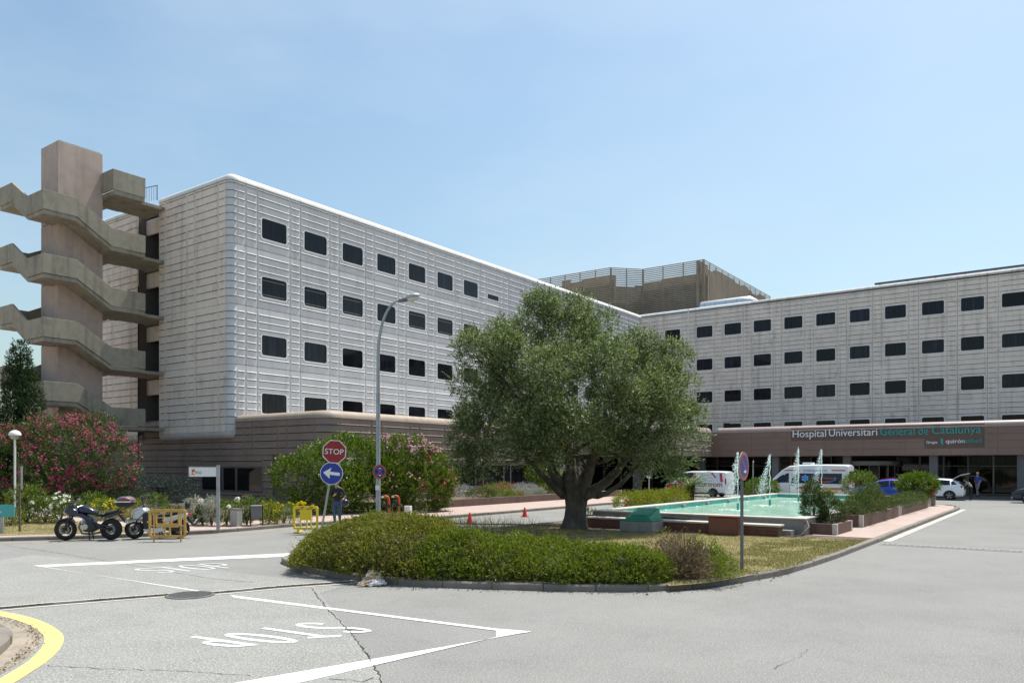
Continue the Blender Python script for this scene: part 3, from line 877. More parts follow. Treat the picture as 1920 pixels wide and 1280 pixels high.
for k in range(5):
    dz = -3.8 * k
    ph, sl = 1.16, 1.42
    # flight on the side facing the road: level, down, level to the bridge
    tops = [(OY, 18.81 + dz), (23.15, 18.81 + dz), (25.28, 17.5 + dz), (27.5, 17.5 + dz)]
    if min(t[1] for t in tops) - sl < 0.0:
        tops = [(s_, max(z, 1.5)) for s_, z in tops]
    g = MB(); wall_poly(g, 'y', OX - PT, OX, tops + [(s_, z - ph) for s_, z in reversed(tops)]); g.build('parapet', m_concrete, st, bevel=0.015)
    under = [(s_, z - ph - 0.03) for s_, z in tops]
    # stair slab with a small shadow gap below the parapet
    g = MB(); wall_poly(g, 'y', -51.1 + 0.01, OX - 0.06, [(OY + 0.065, under[0][1])] + under[1:] + [(s_, z - sl) for s_, z in reversed(tops[1:])] + [(OY + 0.065, tops[0][1] - sl)]); g.build('stair_slab', m_concrete, st)
    for q in range(7):
        s_a = 23.15 + q * 0.304
        z_a = 18.81 + dz - ph - q * 0.187
        g = MB(); st_box(g, -51.08, OX - PT - 0.01, s_a, s_a + 0.31, z_a - 0.16, z_a - 0.0); g.build('step', m_concrete, st)
    # bridge to the wing
    zb = 17.5 + dz - ph
    g = MB(); st_box(g, -53.2, -50.3, 27.52, 29.6, zb - 0.22, zb - 0.02); g.build('bridge_slab', m_concrete, st)
    g = MB(); st_box(g, -53.3, -50.98, 25.3, 27.5, zb - 0.24, zb - 0.02); g.build('landing_slab', m_concrete, st)
    # flight on the near end: level landing, then up and away to the left
    if 18.81 + dz < 4: continue
    tops = [(OX - PT - 0.001, 18.81 + dz), (-51.8, 18.81 + dz), (-53.9, 20.1 + dz), (WX - 0.9, 20.1 + dz)]
    g = MB(); wall_poly(g, 'x', OY, OY + PT, tops + [(s_, z - ph) for s_, z in reversed(tops)]); g.build('parapet', m_concrete, st, bevel=0.015)
    st_t = [(-51.105, tops[0][1])] + tops[1:3] + [(-53.95, tops[3][1])]
    under = [(s_, z - ph - 0.03) for s_, z in st_t]
    g = MB(); wall_poly(g, 'x', OY + 0.06, 22.69, under + [(s_, z - sl) for s_, z in reversed(st_t)]); g.build('stair_slab', m_concrete, st)
    g = MB(); st_box(g, WX - 0.86, -53.955, OY + 0.06, 22.88, tops[3][1] - sl, tops[3][1] - ph - 0.03); g.build('landing_slab', m_concrete, st)
    # far side flight, seen past the tower
    tops = [(OY + PT + 0.01, 20.1 + dz), (22.9, 20.1 + dz), (25.3, 21.3 + dz), (26.9, 21.3 + dz)]
    g = MB(); wall_poly(g, 'y', WX - 0.9, WX - 0.9 + PT, tops + [(s_, z - ph) for s_, z in reversed(tops)]); g.build('parapet', m_concrete, st)
    st_t = [(22.89, tops[0][1])] + tops[1:]
    g = MB(); wall_poly(g, 'y', WX - 0.9 + PT + 0.01, -53.41, [(s_, z - ph - 0.03) for s_, z in st_t] + [(s_, z - sl) for s_, z in reversed(st_t)]); g.build('stair_slab', m_concrete, st)
# top landing box
g = MB(); st_box(g, OX - PT, OX, 25.35, 27.5, 20.0, 21.3); st_box(g, -51.09, OX - PT, 25.35, 25.35 + PT, 20.0, 21.3)
g.build('parapet', m_concrete, st, bevel=0.015)
g = MB(); st_box(g, -53.0, OX - 0.05, 25.47, 27.45, 19.72, 19.97); g.build('landing_slab', m_concrete, st)
g = MB(); st_box(g, -53.0, -50.2, 27.47, 29.5, 19.75, 19.95); g.build('bridge_slab', m_concrete, st)

# --- brown podium: low ground floor in front of the left wing
PD0 = (-34.3, 29.6)
pd = empty('brown_podium', W(*PD0), -A, 'low brown ribbed ground floor with tan rounded coping below the left wing', 'building')
def pl(bx, by, z=0): return (bx - PD0[0], by - PD0[1], z)
PR = 1.0
P_Z0, P_Z1 = 0.12, 5.12
PRIB = [0.43 * k for k in range(1, 12)]
g = MB(); g.box(-27.5, -1.0, 0.14, 26.4, 0.1, 5.1); g.box(-1.02, -0.14, 1.0, 23.6, 0.1, 5.1); g.build('core_wall', m_back, pd)
g = MB(); g.box(-27.5, -0.4, 0.4, 26.4, 5.15, 5.25); g.build('roof', m_gutter, pd)
# side face (towards the viewer)
x = -34.3 - PR
side = []
grid = [(-37.86, 2.56), (-38.72, 0.86)]
xs = -35.3
for i in range(8):
    side.append((xs - 2.45, 2.45)); side.append((xs - 3.32, 0.87)); xs -= 3.32
for s_, w in side:
    wall_panel(pd, 'P', m_brown, pl(s_, 29.6, 3.0), 0, w, 2.12, PRIB[:4])
    # lower panels, left out where the windows are
    if s_ + w < -46.6 or s_ > -40.1:
        wall_panel(pd, 'P', m_brown, pl(s_, 29.6, P_Z0), 0, w, 2.88, PRIB)
wall_panel(pd, 'P', m_brown, pl(-46.5, 29.6, P_Z0), 0, 6.4, 0.62, [0.4])
wall_panel(pd, 'P', m_brown, pl(-46.5, 29.6, 2.3), 0, 6.4, 0.70, [0.35])
a_, b_ = -49.45, -46.5
wall_panel(pd, 'P', m_brown, pl(-48.58, 29.602, P_Z0), 0, 2.08, 2.88, PRIB)
wall_panel(pd, 'P', m_brown, pl(-40.1, 29.602, P_Z0), 0, 1.0, 2.88, PRIB)
def big_window(x0, x1, z0, z1, org, rz, root, m=None):
    g = MB(); b = 0.05
    w, h = x1 - x0, z1 - z0
    g.box(0, w, -0.03, 0.07, 0, b); g.box(0, w, -0.03, 0.07, h - b, h); g.box(0, b, -0.03, 0.07, b, h - b); g.box(w - b, w, -0.03, 0.07, b, h - b)
    f = g.build('window', m_mullion, root, org, rz)
    g = MB(); g.box(b, w - b, 0.03, 0.05, b, h - b); g.build('pane', m_pane_dark, f)
    return f
for x0, x1 in ((-46.5, -44.2), (-44.15, -42.75), (-42.7, -40.1)):
    big_window(x0, x1, 0.76, 2.28, pl(x0, 29.6, 0.76), 0, pd)
# rounded corner and the front along the pavement
for z0, h, ribs in ((P_Z0, 2.88, PRIB), (3.0, 2.12, PRIB[:4])):
    g = corner_geo(PR, z0, z0 + h, [z0 + q for q in ribs])
    g.build('corner_panel', m_brown, pd, (-PR, PR, 0), smooth=40)
front = []
ys = 30.6
for i in range(7):
    front.append((ys, 2.5)); front.append((ys + 2.5, 0.87)); ys += 3.37
for s_, w in front:
    if s_ + w > 54.2: continue
    wall_panel(pd, 'P', m_brown, pl(-34.3, s_, 3.0), R(90), w, 2.12, PRIB[:4])
    wall_panel(pd, 'P', m_brown, pl(-34.3, s_, P_Z0), R(90), w, 0.77, [0.4])
    wall_panel(pd, 'P', m_brown, pl(-34.3, s_, 2.42), R(90), w, 0.58, [0.3])
    big_window(s_, s_ + w, 0.89, 2.42, pl(-34.3, s_, 0.89), R(90), pd)
pcop = nose(5.56, 0.44)
def piece_coping(root, org, pts, prof, m, step=2.6):
    a, b = Vector(pts[0]), Vector(pts[1]); n = max(1, int((b - a).length / step)); d = (b - a).normalized()
    for k in range(n):
        p, q = a.lerp(b, k / n) + d * 0.006, a.lerp(b, (k + 1) / n) - d * 0.006
        coping(root, org, [tuple(p), tuple(q)], prof, m)
piece_coping(pd, PD0, [(-62, 29.6), (-35.3, 29.6)], pcop, m_tan)
coping(pd, PD0, arc(-35.3, 30.6, PR, 270, 360, 10), pcop, m_tan)
piece_coping(pd, PD0, [(-34.3, 30.6), (-34.3, 56.0)], pcop, m_tan)

# --- entrance canopy with fascia, glazed front and columns
EN0 = (-24.9, 64.0)
en = empty('entrance_canopy', W(*EN0), -A, 'wide brown entrance canopy over dark glazing, carrying the hospital name', 'building')
def el(bx, by, z=0): return (bx - EN0[0], by - EN0[1], z)
g = MB(); g.box(-9.4, 32, 0.2, 22.3, 3.3, 5.2); g.box(-9.4, -0.2, -7.9, 0.2, 3.3, 5.2); g.build('canopy_roof', m_back, en)
g = MB(); g.box(-9.3, 32, 0.25, 22.2, 3.2, 3.28); g.box(-9.3, -0.25, -7.8, 0.25, 3.2, 3.28); g.build('soffit', m_grey_metal, en)
# fascia boards on the entrance front
zs = [3.12, 3.62, 4.12, 4.62, 5.12]
for k in range(4):
    for q in range(11):
        x0 = 0.4 + q * 2.9
        me = cached(('board', 2.9), lambda: (lambda g: (g.box(0.006, 2.894, 0, 0.10, 0.006, 0.494), g.mesh('fascia_board', m_brown_smooth))[1])(MB()))
        inst('fascia_board', me, en, (x0, 0, zs[k]))
piece_coping(en, EN0, [(-24.5, 64.0), (8, 64.0)], nose(5.56, 0.44), m_fascia_cop, 5.8)
g = MB(); sweep(g, [(0.4, 0)] + [(0.0, 0.0)] + [(-0.03, -0.4)], [(0, 3.12), (0, 5.12), (-0.1, 5.12), (-0.1, 3.12)], out_sign=-1)
g.build('fascia_corner', m_brown_smooth, en)
# short return, ribbed like the podium
for q in range(2):
    y0 = -7.6 + q * 3.6
    me = cached(('ret', 3.6), lambda: panel_geo(3.6, 2.0, PRIB[:4]).mesh('panel', m_brown))
    inst('panel', me, en, (0, y0, 3.12), R(90))
coping(en, EN0, [(-24.9, 56.2), (-24.9, 63.6)], nose(5.56, 0.44), m_fascia_cop)
me = cached(('ret2', 4.7), lambda: panel_geo(4.7, 2.0, PRIB[:4]).mesh('panel', m_brown))
inst('panel', me, en, (-9.4, -8.0, 3.12)); inst('panel', me, en, (-4.7, -8.0, 3.12))
coping(en, EN0, [(-34.2, 56.0), (-24.9, 56.0)], nose(5.56, 0.44), m_fascia_cop)
# columns
m_column = mat('column_grey', (0.15, 0.145, 0.15), 0.6, var=0.06, streak=0.2)
for px_, by_ in ((1195, 57.6), (1316, 64.9), (1455, 64.9), (1589, 64.9), (1751, 64.9), (1916, 64.9)):
    t = (px_ - 960) / F_PX; s_ = by_ / (SA * t + CA); bx_ = s_ * (CA * t - SA)
    g = MB(); g.box(-0.28, 0.28, -0.28, 0.28, 0.12, 3.19); g.build('column', m_column, en, el(bx_, by_), bevel=0.03)
# glazed front: frames with real panes
GB = 71.0
def glazing(x0, x1, by, z0, zt, zm, rz=0, org=None):
    w = x1 - x0; b = 0.06
    g = MB(); g.box(0, b, -0.06, 0.06, z0, zt); g.box(w - b, w, -0.06, 0.06, z0, zt)
    for z in (z0, zm, zt - b): g.box(b, w - b, -0.05, 0.05, z, z + b)
    f = g.build('glazed_bay', m_mullion, en, org or el(x0, by), rz)
    g = MB(); g.box(b, w - b, -0.01, 0.01, z0 + b, zm); g.build('pane', m_pane_dark, f)
    g = MB(); g.box(b, w - b, -0.01, 0.01, zm + b, zt - b); g.build('pane', m_pane_dark, f)
x = -34.0
while x < 6:
    if not (-17.2 < x < -12.0):
        glazing(x, x + 1.7, GB, 0.12, 3.19, 2.3)
    x += 1.71
for q in range(5):
    glazing(0, 3.2, 0, 0.12, 3.19, 2.3, R(90), el(-33.9, 54.6 + q * 3.25))
# revolving-style door drum with steel header
drx = -13.7
g = MB(); g.lathe([(0.0, 2.35), (2.2, 2.35), (2.25, 2.4), (2.25, 2.72), (0, 2.74)], 32, (drx - EN0[0], 70.2 - EN0[1], 0)); g.build('door_header', m_steel, en, smooth=40)
for q in range(10):
    t = R(180 + q * 20)
    g = MB(); c = (drx - EN0[0] + 2.15 * math.cos(t), 70.2 - EN0[1] + 2.15 * math.sin(t)); g.box(c[0] - 0.04, c[0] + 0.04, c[1] - 0.04, c[1] + 0.04, 0.12, 2.35); g.build('door_post', m_mullion, en)
for q in range(9):
    if q == 4: continue
    t0, t1 = R(180 + q * 20 + 1), R(180 + q * 20 + 19)
    a = (drx - EN0[0] + 2.15 * math.cos(t0), 70.2 - EN0[1] + 2.15 * math.sin(t0)); b = (drx - EN0[0] + 2.15 * math.cos(t1), 70.2 - EN0[1] + 2.15 * math.sin(t1))
    g = MB(); g.add([(a[0], a[1], 0.15), (b[0], b[1], 0.15), (b[0], b[1], 2.34), (a[0], a[1], 2.34)], [(0, 1, 2, 3)]); g.build('door_glass', m_pane_dark, en)
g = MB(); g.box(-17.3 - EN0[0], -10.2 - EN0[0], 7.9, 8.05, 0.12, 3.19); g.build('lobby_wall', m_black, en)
# paving under the canopy, a step above the road
g = MB(); g.pz(bpath([(-40, 65.6), (12, 65.6), (12, 86), (-40, 86)]), -0.02, 0.115)
struct(g.build('entrance_pavement', m_paving))
kerb_row('entrance_kerb', bpath([(-30, 65.5), (-20, 65.5), (-5, 65.5), (10, 65.5)]), '', sign=1)

# hospital name on the fascia
hs = empty('hospital_name_sign', W(-17.5, 63.98, 4.2), -A, 'white and teal lettering with the hospital name on the brown fascia', 'sign')
def fas(px, py):
    """local place on the fascia for a place in the photograph"""
    t = (px - 960) / F_PX; s_ = 63.97 / (SA * t + CA)
    return (s_ * (CA * t - SA) + 17.5, EYE + (HORIZON - py) * s_ / F_PX - 4.2)
m_letter_w = mat('letter_white', (0.82, 0.83, 0.86), 0.4, var=0)
m_letter_t = mat('letter_teal', (0.03, 0.34, 0.325), 0.4, var=0)
m_sign_bg = mat('sign_backing', (0.125, 0.08, 0.06), 0.6, var=0.05)
x0, _ = fas(1483, 812); x1, _ = fas(1846, 812)
g = MB(); g.box(x0, x1, 0.0, 0.015, 0.15, 1.16); g.build('backing_board', m_sign_bg, hs)
xm, _ = fas(1733, 830)
g = MB(); g.box(xm, x1, 0.001, 0.015, -0.55, 0.145); g.build('backing_board', m_sign_bg, hs)
def word(body, pxa, pxb, py, cap, m):
    a, z = fas(pxa, py); b, _ = fas(pxb, py)
    text_on('lettering', body, (a, -0.005, z), (1, 0, 0), b - a, (0, 0, 1), cap, (0, -1, 0), 0.05, m, hs)
word('Hospital', 1486.5, 1549, 819.5, 0.55, m_letter_w)
word('Universitari', 1554.5, 1645, 817.5, 0.55, m_letter_w)
word('General', 1650.5, 1715, 815.8, 0.55, m_letter_t)
word('de', 1722, 1741, 814.5, 0.55, m_letter_t)
word('Catalunya', 1747.5, 1839.5, 813.0, 0.55, m_letter_t)
word('Grupo', 1737, 1757.5, 831.5, 0.22, m_letter_w)
word('quirón', 1773.5, 1808.5, 830.5, 0.30, m_letter_w)
word('salud', 1809.5, 1840, 829.5, 0.30, m_letter_t)
a, z = fas(1762, 834); b, z2 = fas(1771, 820)
zc = (z + z2) / 2 - 0.02; hh = (z2 - z) / 2; cw = (b - a)
leafp = [(a + cw * (0.5 - 0.5 * math.cos(R(t))), zc + hh * math.sin(R(t))) for t in range(20, 160, 14)] + [(a + cw * 0.62, zc - hh * 0.9)]
leafp = [(a + 0.05, zc + hh * 0.2), (a + 0.1, zc + hh * 0.9), (a + cw * 0.55, zc + hh), (a + cw * 0.72, zc + hh * 0.3), (a + cw * 0.72, zc - hh), (a + cw * 0.3, zc - hh * 0.6)]
g = MB(); g.py(leafp, -0.04, -0.005); g.build('logo_leaf', m_letter_t, hs)
g = MB(); g.lathe([(0.001, -0.04), (0.07, -0.04), (0.07, -0.005)], 10, (a + cw * 0.98, 0, zc + hh * 0.6), 'y'); g.build('logo_dot', mat('logo_red', (0.5, 0.03, 0.03), 0.4, var=0), hs)
# ---------------------------------------------------------------- plants
def np_mesh(name, verts, quads, m):
    me = bpy.data.meshes.new(name)
    nv, nf = len(verts), len(quads)
    me.vertices.add(nv); me.vertices.foreach_set('co', verts.astype(np.float32).ravel())
    k = quads.shape[1]
    me.loops.add(nf * k); me.loops.foreach_set('vertex_index', quads.astype(np.int32).ravel())
    me.polygons.add(nf)
    me.polygons.foreach_set('loop_start', np.arange(0, nf * k, k, dtype=np.int32))
    me.polygons.foreach_set('loop_total', np.full(nf, k, dtype=np.int32))
    me.materials.append(m)
    me.update(calc_edges=True); me.validate()
    return me

def unit(v): return v / np.maximum(np.linalg.norm(v, axis=1, keepdims=True), 1e-9)

def leaves(P, D, L, Wd, rg, bend=0.15, roll=1.0):
    """rhombic leaves: base P, direction D, length L, width Wd"""
    n = len(P)
    D = unit(D)
    up = np.tile([0, 0, 1.0], (n, 1)) + rg.normal(0, roll, (n, 3))
    S = unit(np.cross(D, up)); Nn = np.cross(S, D)
    L = L[:, None]; Wd = Wd[:, None]
    mid = P + D * L * 0.5 + Nn * L * bend * 0.5
    v = np.empty((n, 4, 3))
    v[:, 0] = P; v[:, 1] = mid + S * Wd * 0.5; v[:, 2] = P + D * L - Nn * L * bend * 0.3; v[:, 3] = mid - S * Wd * 0.5
    return v.reshape(-1, 3), np.arange(n * 4).reshape(n, 4)

def n3(P, f, seed=0):
    """cheap smooth pseudo noise, -1..1"""
    a = P * f + seed * 17.31
    return (np.sin(a[:, 0] * 1.7 + 1.3 * np.sin(a[:, 1] * 1.1 + a[:, 2])) + np.sin(a[:, 1] * 1.9 + 1.1 * np.sin(a[:, 2] * 1.3 + a[:, 0] * 0.7)) + np.sin(a[:, 2] * 1.6 + 1.2 * np.sin(a[:, 0] * 1.2 - a[:, 1]))) / 3

def shell(ells, n, rg, inner=0.72, outer=1.04, cut=0.72, zmin=None, gap=0.0, gf=1.2, zmax=None):
    """points near the surface of a union of ellipsoids, with outward directions"""
    E = np.array(ells, float)
    wt = (E[:, 3] * E[:, 4] + E[:, 4] * E[:, 5] + E[:, 3] * E[:, 5]); wt /= wt.sum()
    Ps, Ds = [], []
    got = 0
    while got < n:
        m = int((n - got) * 2.2) + 200
        k = rg.choice(len(E), m, p=wt)
        d = unit(rg.normal(0, 1, (m, 3)))
        r = inner + (outer - inner) * rg.random(m) ** 0.6
        p = E[k, :3] + d * E[k, 3:6] * r[:, None]
        bump = n3(p, 2.2, 1) * 0.07
        p += d * E[k, 3:6] * bump[:, None]
        ok = np.ones(m, bool)
        for e in range(len(E)):
            q = np.linalg.norm((p - E[e, :3]) / E[e, 3:6], axis=1)
            ok &= (q > cut) | (k == e)
        if zmin is not None: ok &= p[:, 2] > zmin
        if gap: ok &= n3(p, gf, 5) > -1 + gap
        nd = unit(d / E[k, 3:6])
        Ps.append(p[ok]); Ds.append(nd[ok]); got += ok.sum()
    return np.concatenate(Ps)[:n], np.concatenate(Ds)[:n]

def twig_leaves(P, D, rg, per, tl, ll, lw, spread=0.8, updrift=0.3, bend=0.15, roll=1.0, droop=0.0):
    """each point grows a short twig carrying 'per' leaves"""
    n = len(P)
    T = unit(D + np.array([0, 0, updrift]) + rg.normal(0, 0.55, (n, 3)))
    t = (np.arange(per) + 0.5) / per
    tlv = tl * rg.uniform(0.6, 1.3, n)
    pts = P[:, None, :] + T[:, None, :] * (t[None, :, None] * tlv[:, None, None])
    pts[:, :, 2] -= droop * (t ** 2)[None, :] * tlv[:, None]
    side = unit(rg.normal(0, 1, (n * per, 3)))
    dirs = unit(np.repeat(T, per, 0) * 1.0 + side * spread)
    N = n * per
    return leaves(pts.reshape(-1, 3), dirs, ll * rg.uniform(0.65, 1.3, N), lw * rg.uniform(0.7, 1.3, N), rg, bend, roll)

def add_leaves(name, parent, P, D, seed, per, tl, ll, lw, m, **kw):
    rg = np.random.default_rng(seed)
    v, q = twig_leaves(P, D, rg, per, tl, ll, lw, **kw)
    return tag(inst(name, np_mesh(name, v, q, m), parent), kind='stuff')

def flower_mesh(P, D, rg, r, m, petals=5):
    """small open blossoms"""
    n = len(P); D = unit(D + rg.normal(0, 0.3, D.shape))
    S = unit(np.cross(D, rg.normal(0, 1, D.shape))); T = np.cross(D, S)
    rr = (r * rg.uniform(0.7, 1.3, n))[:, None]
    V, Q = [], []
    for k in range(petals):
        a0 = 2 * math.pi * k / petals; a = a0 + 0.55; b = a0 - 0.55
        e0 = S * math.cos(a) + T * math.sin(a); e1 = S * math.cos(b) + T * math.sin(b); e2 = S * math.cos(a0) + T * math.sin(a0)
        v = np.stack([P, P + (e0 * 0.8 + D * 0.3) * rr, P + (e2 * 1.1 + D * 0.45) * rr, P + (e1 * 0.8 + D * 0.3) * rr], 1).reshape(-1, 3)
        V.append(v); Q.append(np.arange(n * 4).reshape(n, 4) + k * n * 4)
    return np_mesh('flowers', np.concatenate(V), np.concatenate(Q), m)

def add_flowers(parent, P, D, seed, r, m, cluster=1, spread=0.1):
    rg = np.random.default_rng(seed)
    if cluster > 1:
        P = np.repeat(P, cluster, 0) + rg.normal(0, spread, (len(P) * cluster, 3)); D = np.repeat(D, cluster, 0)
    return tag(inst('flowers', flower_mesh(P, D, rg, r, m), parent), kind='stuff')

def stems(parent, base, tips, r0, m, name='branch', n=6, seed=1, wob=0.12):
    rr = random.Random(seed)
    for t in tips:
        b, t = Vector(base), Vector(t)
        L_ = (t - b).length
        path, rad = [], []
        for k in range(n + 1):
            u = k / n
            p = b.lerp(t, u) + Vector((rr.uniform(-1, 1), rr.uniform(-1, 1), rr.uniform(-0.5, 0.5))) * wob * L_ * 0.3 * math.sin(math.pi * u)
            path.append(p); rad.append(r0 * (1 - 0.8 * u))
        g = MB(); g.tube(path, rad, 7); g.build(name, m, parent, smooth=60)

lm_olive = leaf_mat('olive_leaf', [(0.035, 0.058, 0.018), (0.085, 0.122, 0.034), (0.165, 0.21, 0.07), (0.40, 0.44, 0.26)], 0.38, 0.48, 0.4)
lm_hedge = leaf_mat('hedge_leaf', [(0.065, 0.085, 0.012), (0.14, 0.165, 0.018), (0.235, 0.25, 0.034), (0.31, 0.255, 0.09)], 0.38, 0.55)
lm_hedge_g = leaf_mat('hedge_leaf_green', [(0.065, 0.105, 0.012), (0.14, 0.19, 0.022), (0.23, 0.27, 0.038)], 0.38, 0.55)
lm_dead = leaf_mat('dead_leaf', [(0.12, 0.075, 0.035), (0.20, 0.12, 0.06), (0.10, 0.085, 0.03), (0.24, 0.17, 0.10)], 0.2, 0.8)
lm_oleander = leaf_mat('oleander_leaf', [(0.038, 0.066, 0.018), (0.07, 0.112, 0.03), (0.13, 0.17, 0.05)], 0.3, 0.45)
lm_bright = leaf_mat('bright_leaf', [(0.05, 0.092, 0.010), (0.10, 0.165, 0.016), (0.19, 0.25, 0.03)], 0.35, 0.42, 0.5)
lm_conifer = leaf_mat('conifer_leaf', [(0.014, 0.038, 0.012), (0.028, 0.065, 0.018), (0.06, 0.10, 0.022)], 0.15, 0.6)
lm_thuja = leaf_mat('thuja_leaf', [(0.036, 0.062, 0.012), (0.065, 0.105, 0.017), (0.115, 0.15, 0.026)], 0.2, 0.6)
lm_yjun = leaf_mat('golden_juniper_leaf', [(0.12, 0.15, 0.014), (0.22, 0.25, 0.02), (0.34, 0.35, 0.035)], 0.3, 0.6)
lm_palm = leaf_mat('palm_leaf', [(0.045, 0.10, 0.012), (0.08, 0.16, 0.022), (0.14, 0.23, 0.04)], 0.25, 0.4)
lm_silver = leaf_mat('silver_leaf', [(0.22, 0.24, 0.18), (0.33, 0.35, 0.28), (0.45, 0.47, 0.40)], 0.2, 0.7)
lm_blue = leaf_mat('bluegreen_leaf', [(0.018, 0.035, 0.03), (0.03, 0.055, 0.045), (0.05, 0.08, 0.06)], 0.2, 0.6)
lm_grassdry = leaf_mat('dry_grass', [(0.22, 0.185, 0.06), (0.31, 0.25, 0.10), (0.16, 0.17, 0.045), (0.40, 0.33, 0.16)], 0.3, 0.8)
lm_grassgreen = leaf_mat('green_grass', [(0.09, 0.12, 0.022), (0.15, 0.17, 0.035), (0.23, 0.215, 0.07)], 0.3, 0.8)
def flower_mat(name, c): return leaf_mat(name, [tuple(x * 0.75 for x in c), c, tuple(min(0.95, x * 1.25) for x in c)], 0.3, 0.7)
fm_pink = flower_mat('magenta_petal', (0.58, 0.055, 0.20))
fm_pale = flower_mat('pale_pink_petal', (0.76, 0.40, 0.54))
fm_red = flower_mat('red_petal', (0.55, 0.02, 0.09))
fm_peach = flower_mat('peach_petal', (0.76, 0.46, 0.36))
fm_white = flower_mat('white_petal', (0.80, 0.79, 0.70))
fm_yellow = flower_mat('yellow_petal', (0.70, 0.56, 0.03))
fm_orange = flower_mat('orange_petal', (0.65, 0.10, 0.02))
fm_lilac = flower_mat('lilac_petal', (0.28, 0.24, 0.48))

# --- the old olive tree
OL = Vector((2.27, 28.0, 0.11))
ol = empty('olive_tree', OL, 0, 'broad old olive tree with gnarled trunk and silver-green crown on the island', 'tree')
K = 28.0 / F_PX
def olp(px, py, dy=0.0): return ((px - 960) * K * (1 + dy / 28) - OL.x, dy, EYE + (HORIZON - py) * K * (1 + dy / 28) - OL.z)
lobes_px = [(1000, 610, 62, 0), (1010, 578, 28, 0.3), (1075, 628, 66, 0.8), (1130, 640, 60, -0.4), (1185, 668, 52, 0.6), (1085, 585, 30, 0.9),
            (925, 640, 48, 0.6), (905, 700, 60, 0.2), (880, 655, 34, -0.6), (950, 700, 72, -1.4), (898, 770, 54, -0.6), (910, 845, 54, -0.3), (955, 830, 66, -1.8), (948, 872, 26, -0.8),
            (1020, 730, 78, -2.2), (1110, 720, 86, -2.0), (1060, 790, 72, -2.6), (1150, 790, 74, -2.0), (1230, 690, 58, 0.2), (1268, 665, 30, 0.5), (1262, 735, 46, -0.5),
            (1215, 770, 66, -1.2), (1270, 800, 48, -0.5), (1296, 838, 34, -0.4), (1225, 850, 56, -1.2), (1165, 858, 46, -1.6), (1010, 840, 52, -2.2), (1090, 850, 44, 2.4),
            (1000, 690, 80, 2.4), (1120, 690, 86, 2.6), (1060, 760, 90, 2.9), (960, 780, 70, 2.2), (1190, 790, 70, 2.4), (1262, 880, 24, -0.6), (895, 868, 32, -0.4), (872, 815, 34, 0.0), (1290, 800, 36, -0.3), (1303, 832, 26, -0.2), (1272, 858, 34, -0.8), (1240, 740, 44, -1.4)]
lobes = []
for x, y, r, dy in lobes_px:
    c = olp(x, y, dy); rr = r * K * 1.04
    lobes.append((c[0], c[1], c[2], rr, rr * 1.05, rr * 0.92))
rg = np.random.default_rng(11)
sub_l = []
rr = random.Random(19)
for (cx, cy_, cz, ra, rb2, rc) in lobes:
    for k in range(6):
        d = Vector((rr.gauss(0, 1), rr.gauss(0, 1) - 0.25, rr.gauss(0, 1) + 0.25)).normalized(); s_ = ra * rr.uniform(0.26, 0.46)
        sub_l.append((cx + d.x * ra * 0.74, cy_ + d.y * ra * 0.74, cz + d.z * ra * 0.70, s_, s_, s_ * 0.85))
P, D = shell(sub_l, 27000, rg, 0.30, 1.10, 0.45, gap=0.40, gf=1.1)
inner_l = [(a, b, c, d * 0.66, e * 0.66, f * 0.66) for a, b, c, d, e, f in lobes]
P2, D2 = shell(inner_l, 2200, rg, 0.5, 1.0, 0.4, gap=0.4, gf=1.5)
P, D = np.concatenate([P, P2]), np.concatenate([D, D2])
add_leaves('crown', ol, P, D, 12, 8, 0.30, 0.10, 0.034, lm_olive, spread=0.75, updrift=0.55, bend=0.1, roll=0.9)
# trunk: fluted, flaring at the foot, leaning apart into limbs
rings = []
tr_prof = [(0.0, 0.46), (0.18, 0.385), (0.45, 0.335), (0.8, 0.325), (1.1, 0.36), (1.35, 0.43), (1.6, 0.47), (1.85, 0.42), (2.08, 0.32), (2.25, 0.2), (2.32, 0.04)]
for z, r in tr_prof:
    row = []
    for k in range(72):
        t = 2 * math.pi * k / 72
        f = 0.94 + 0.20 * abs(math.sin(2.5 * t + z * 0.9)) + 0.09 * math.sin(9 * t - z * 1.9) + 0.05 * math.sin(17 * t + z * 1.2) + 0.06 * noise.noise(Vector((math.cos(t) * 2, math.sin(t) * 2, z * 2.2)))
        row.append((r * f * math.cos(t) + 0.05 * math.sin(z * 2), r * f * math.sin(t) * 0.85, z - 0.02))
    rings.append(row)
g = MB(); g.loft(rings); g.build('trunk', m_bark, ol, smooth=70)
def limb(path, r0, r1, seed):
    rr = random.Random(seed); P_ = [Vector(p) for p in path]; pts = []
    sm = []
    Q = [P_[0] * 2 - P_[1]] + P_ + [P_[-1] * 2 - P_[-2]]
    for i in range(1, len(Q) - 2):
        for k in range(6):
            t = k / 6; a, b, c, d = Q[i - 1], Q[i], Q[i + 1], Q[i + 2]
            sm.append(0.5 * ((2 * b) + (c - a) * t + (2 * a - 5 * b + 4 * c - d) * t * t + (3 * b - a - 3 * c + d) * t ** 3) + Vector((rr.uniform(-1, 1), rr.uniform(-1, 1), rr.uniform(-1, 1))) * 0.03)
    sm.append(Q[-2])
    g = MB(); g.tube(sm, [0.82 * (r0 + (r1 - r0) * (i / (len(sm) - 1)) ** 0.8) for i in range(len(sm))], 10); g.build('limb', m_bark, ol, smooth=70)
limb([(-0.3, 0, 1.2), (-0.75, -0.1, 1.9), olp(1030, 860), olp(1000, 800, -.5), olp(950, 720, -.4), olp(915, 690, -.2)], 0.30, 0.05, 1)
limb([(0.0, 0.1, 1.3), olp(1075, 890, .2), olp(1060, 800, .3), olp(1040, 700, .5), olp(1010, 620, .4)], 0.33, 0.05, 2)
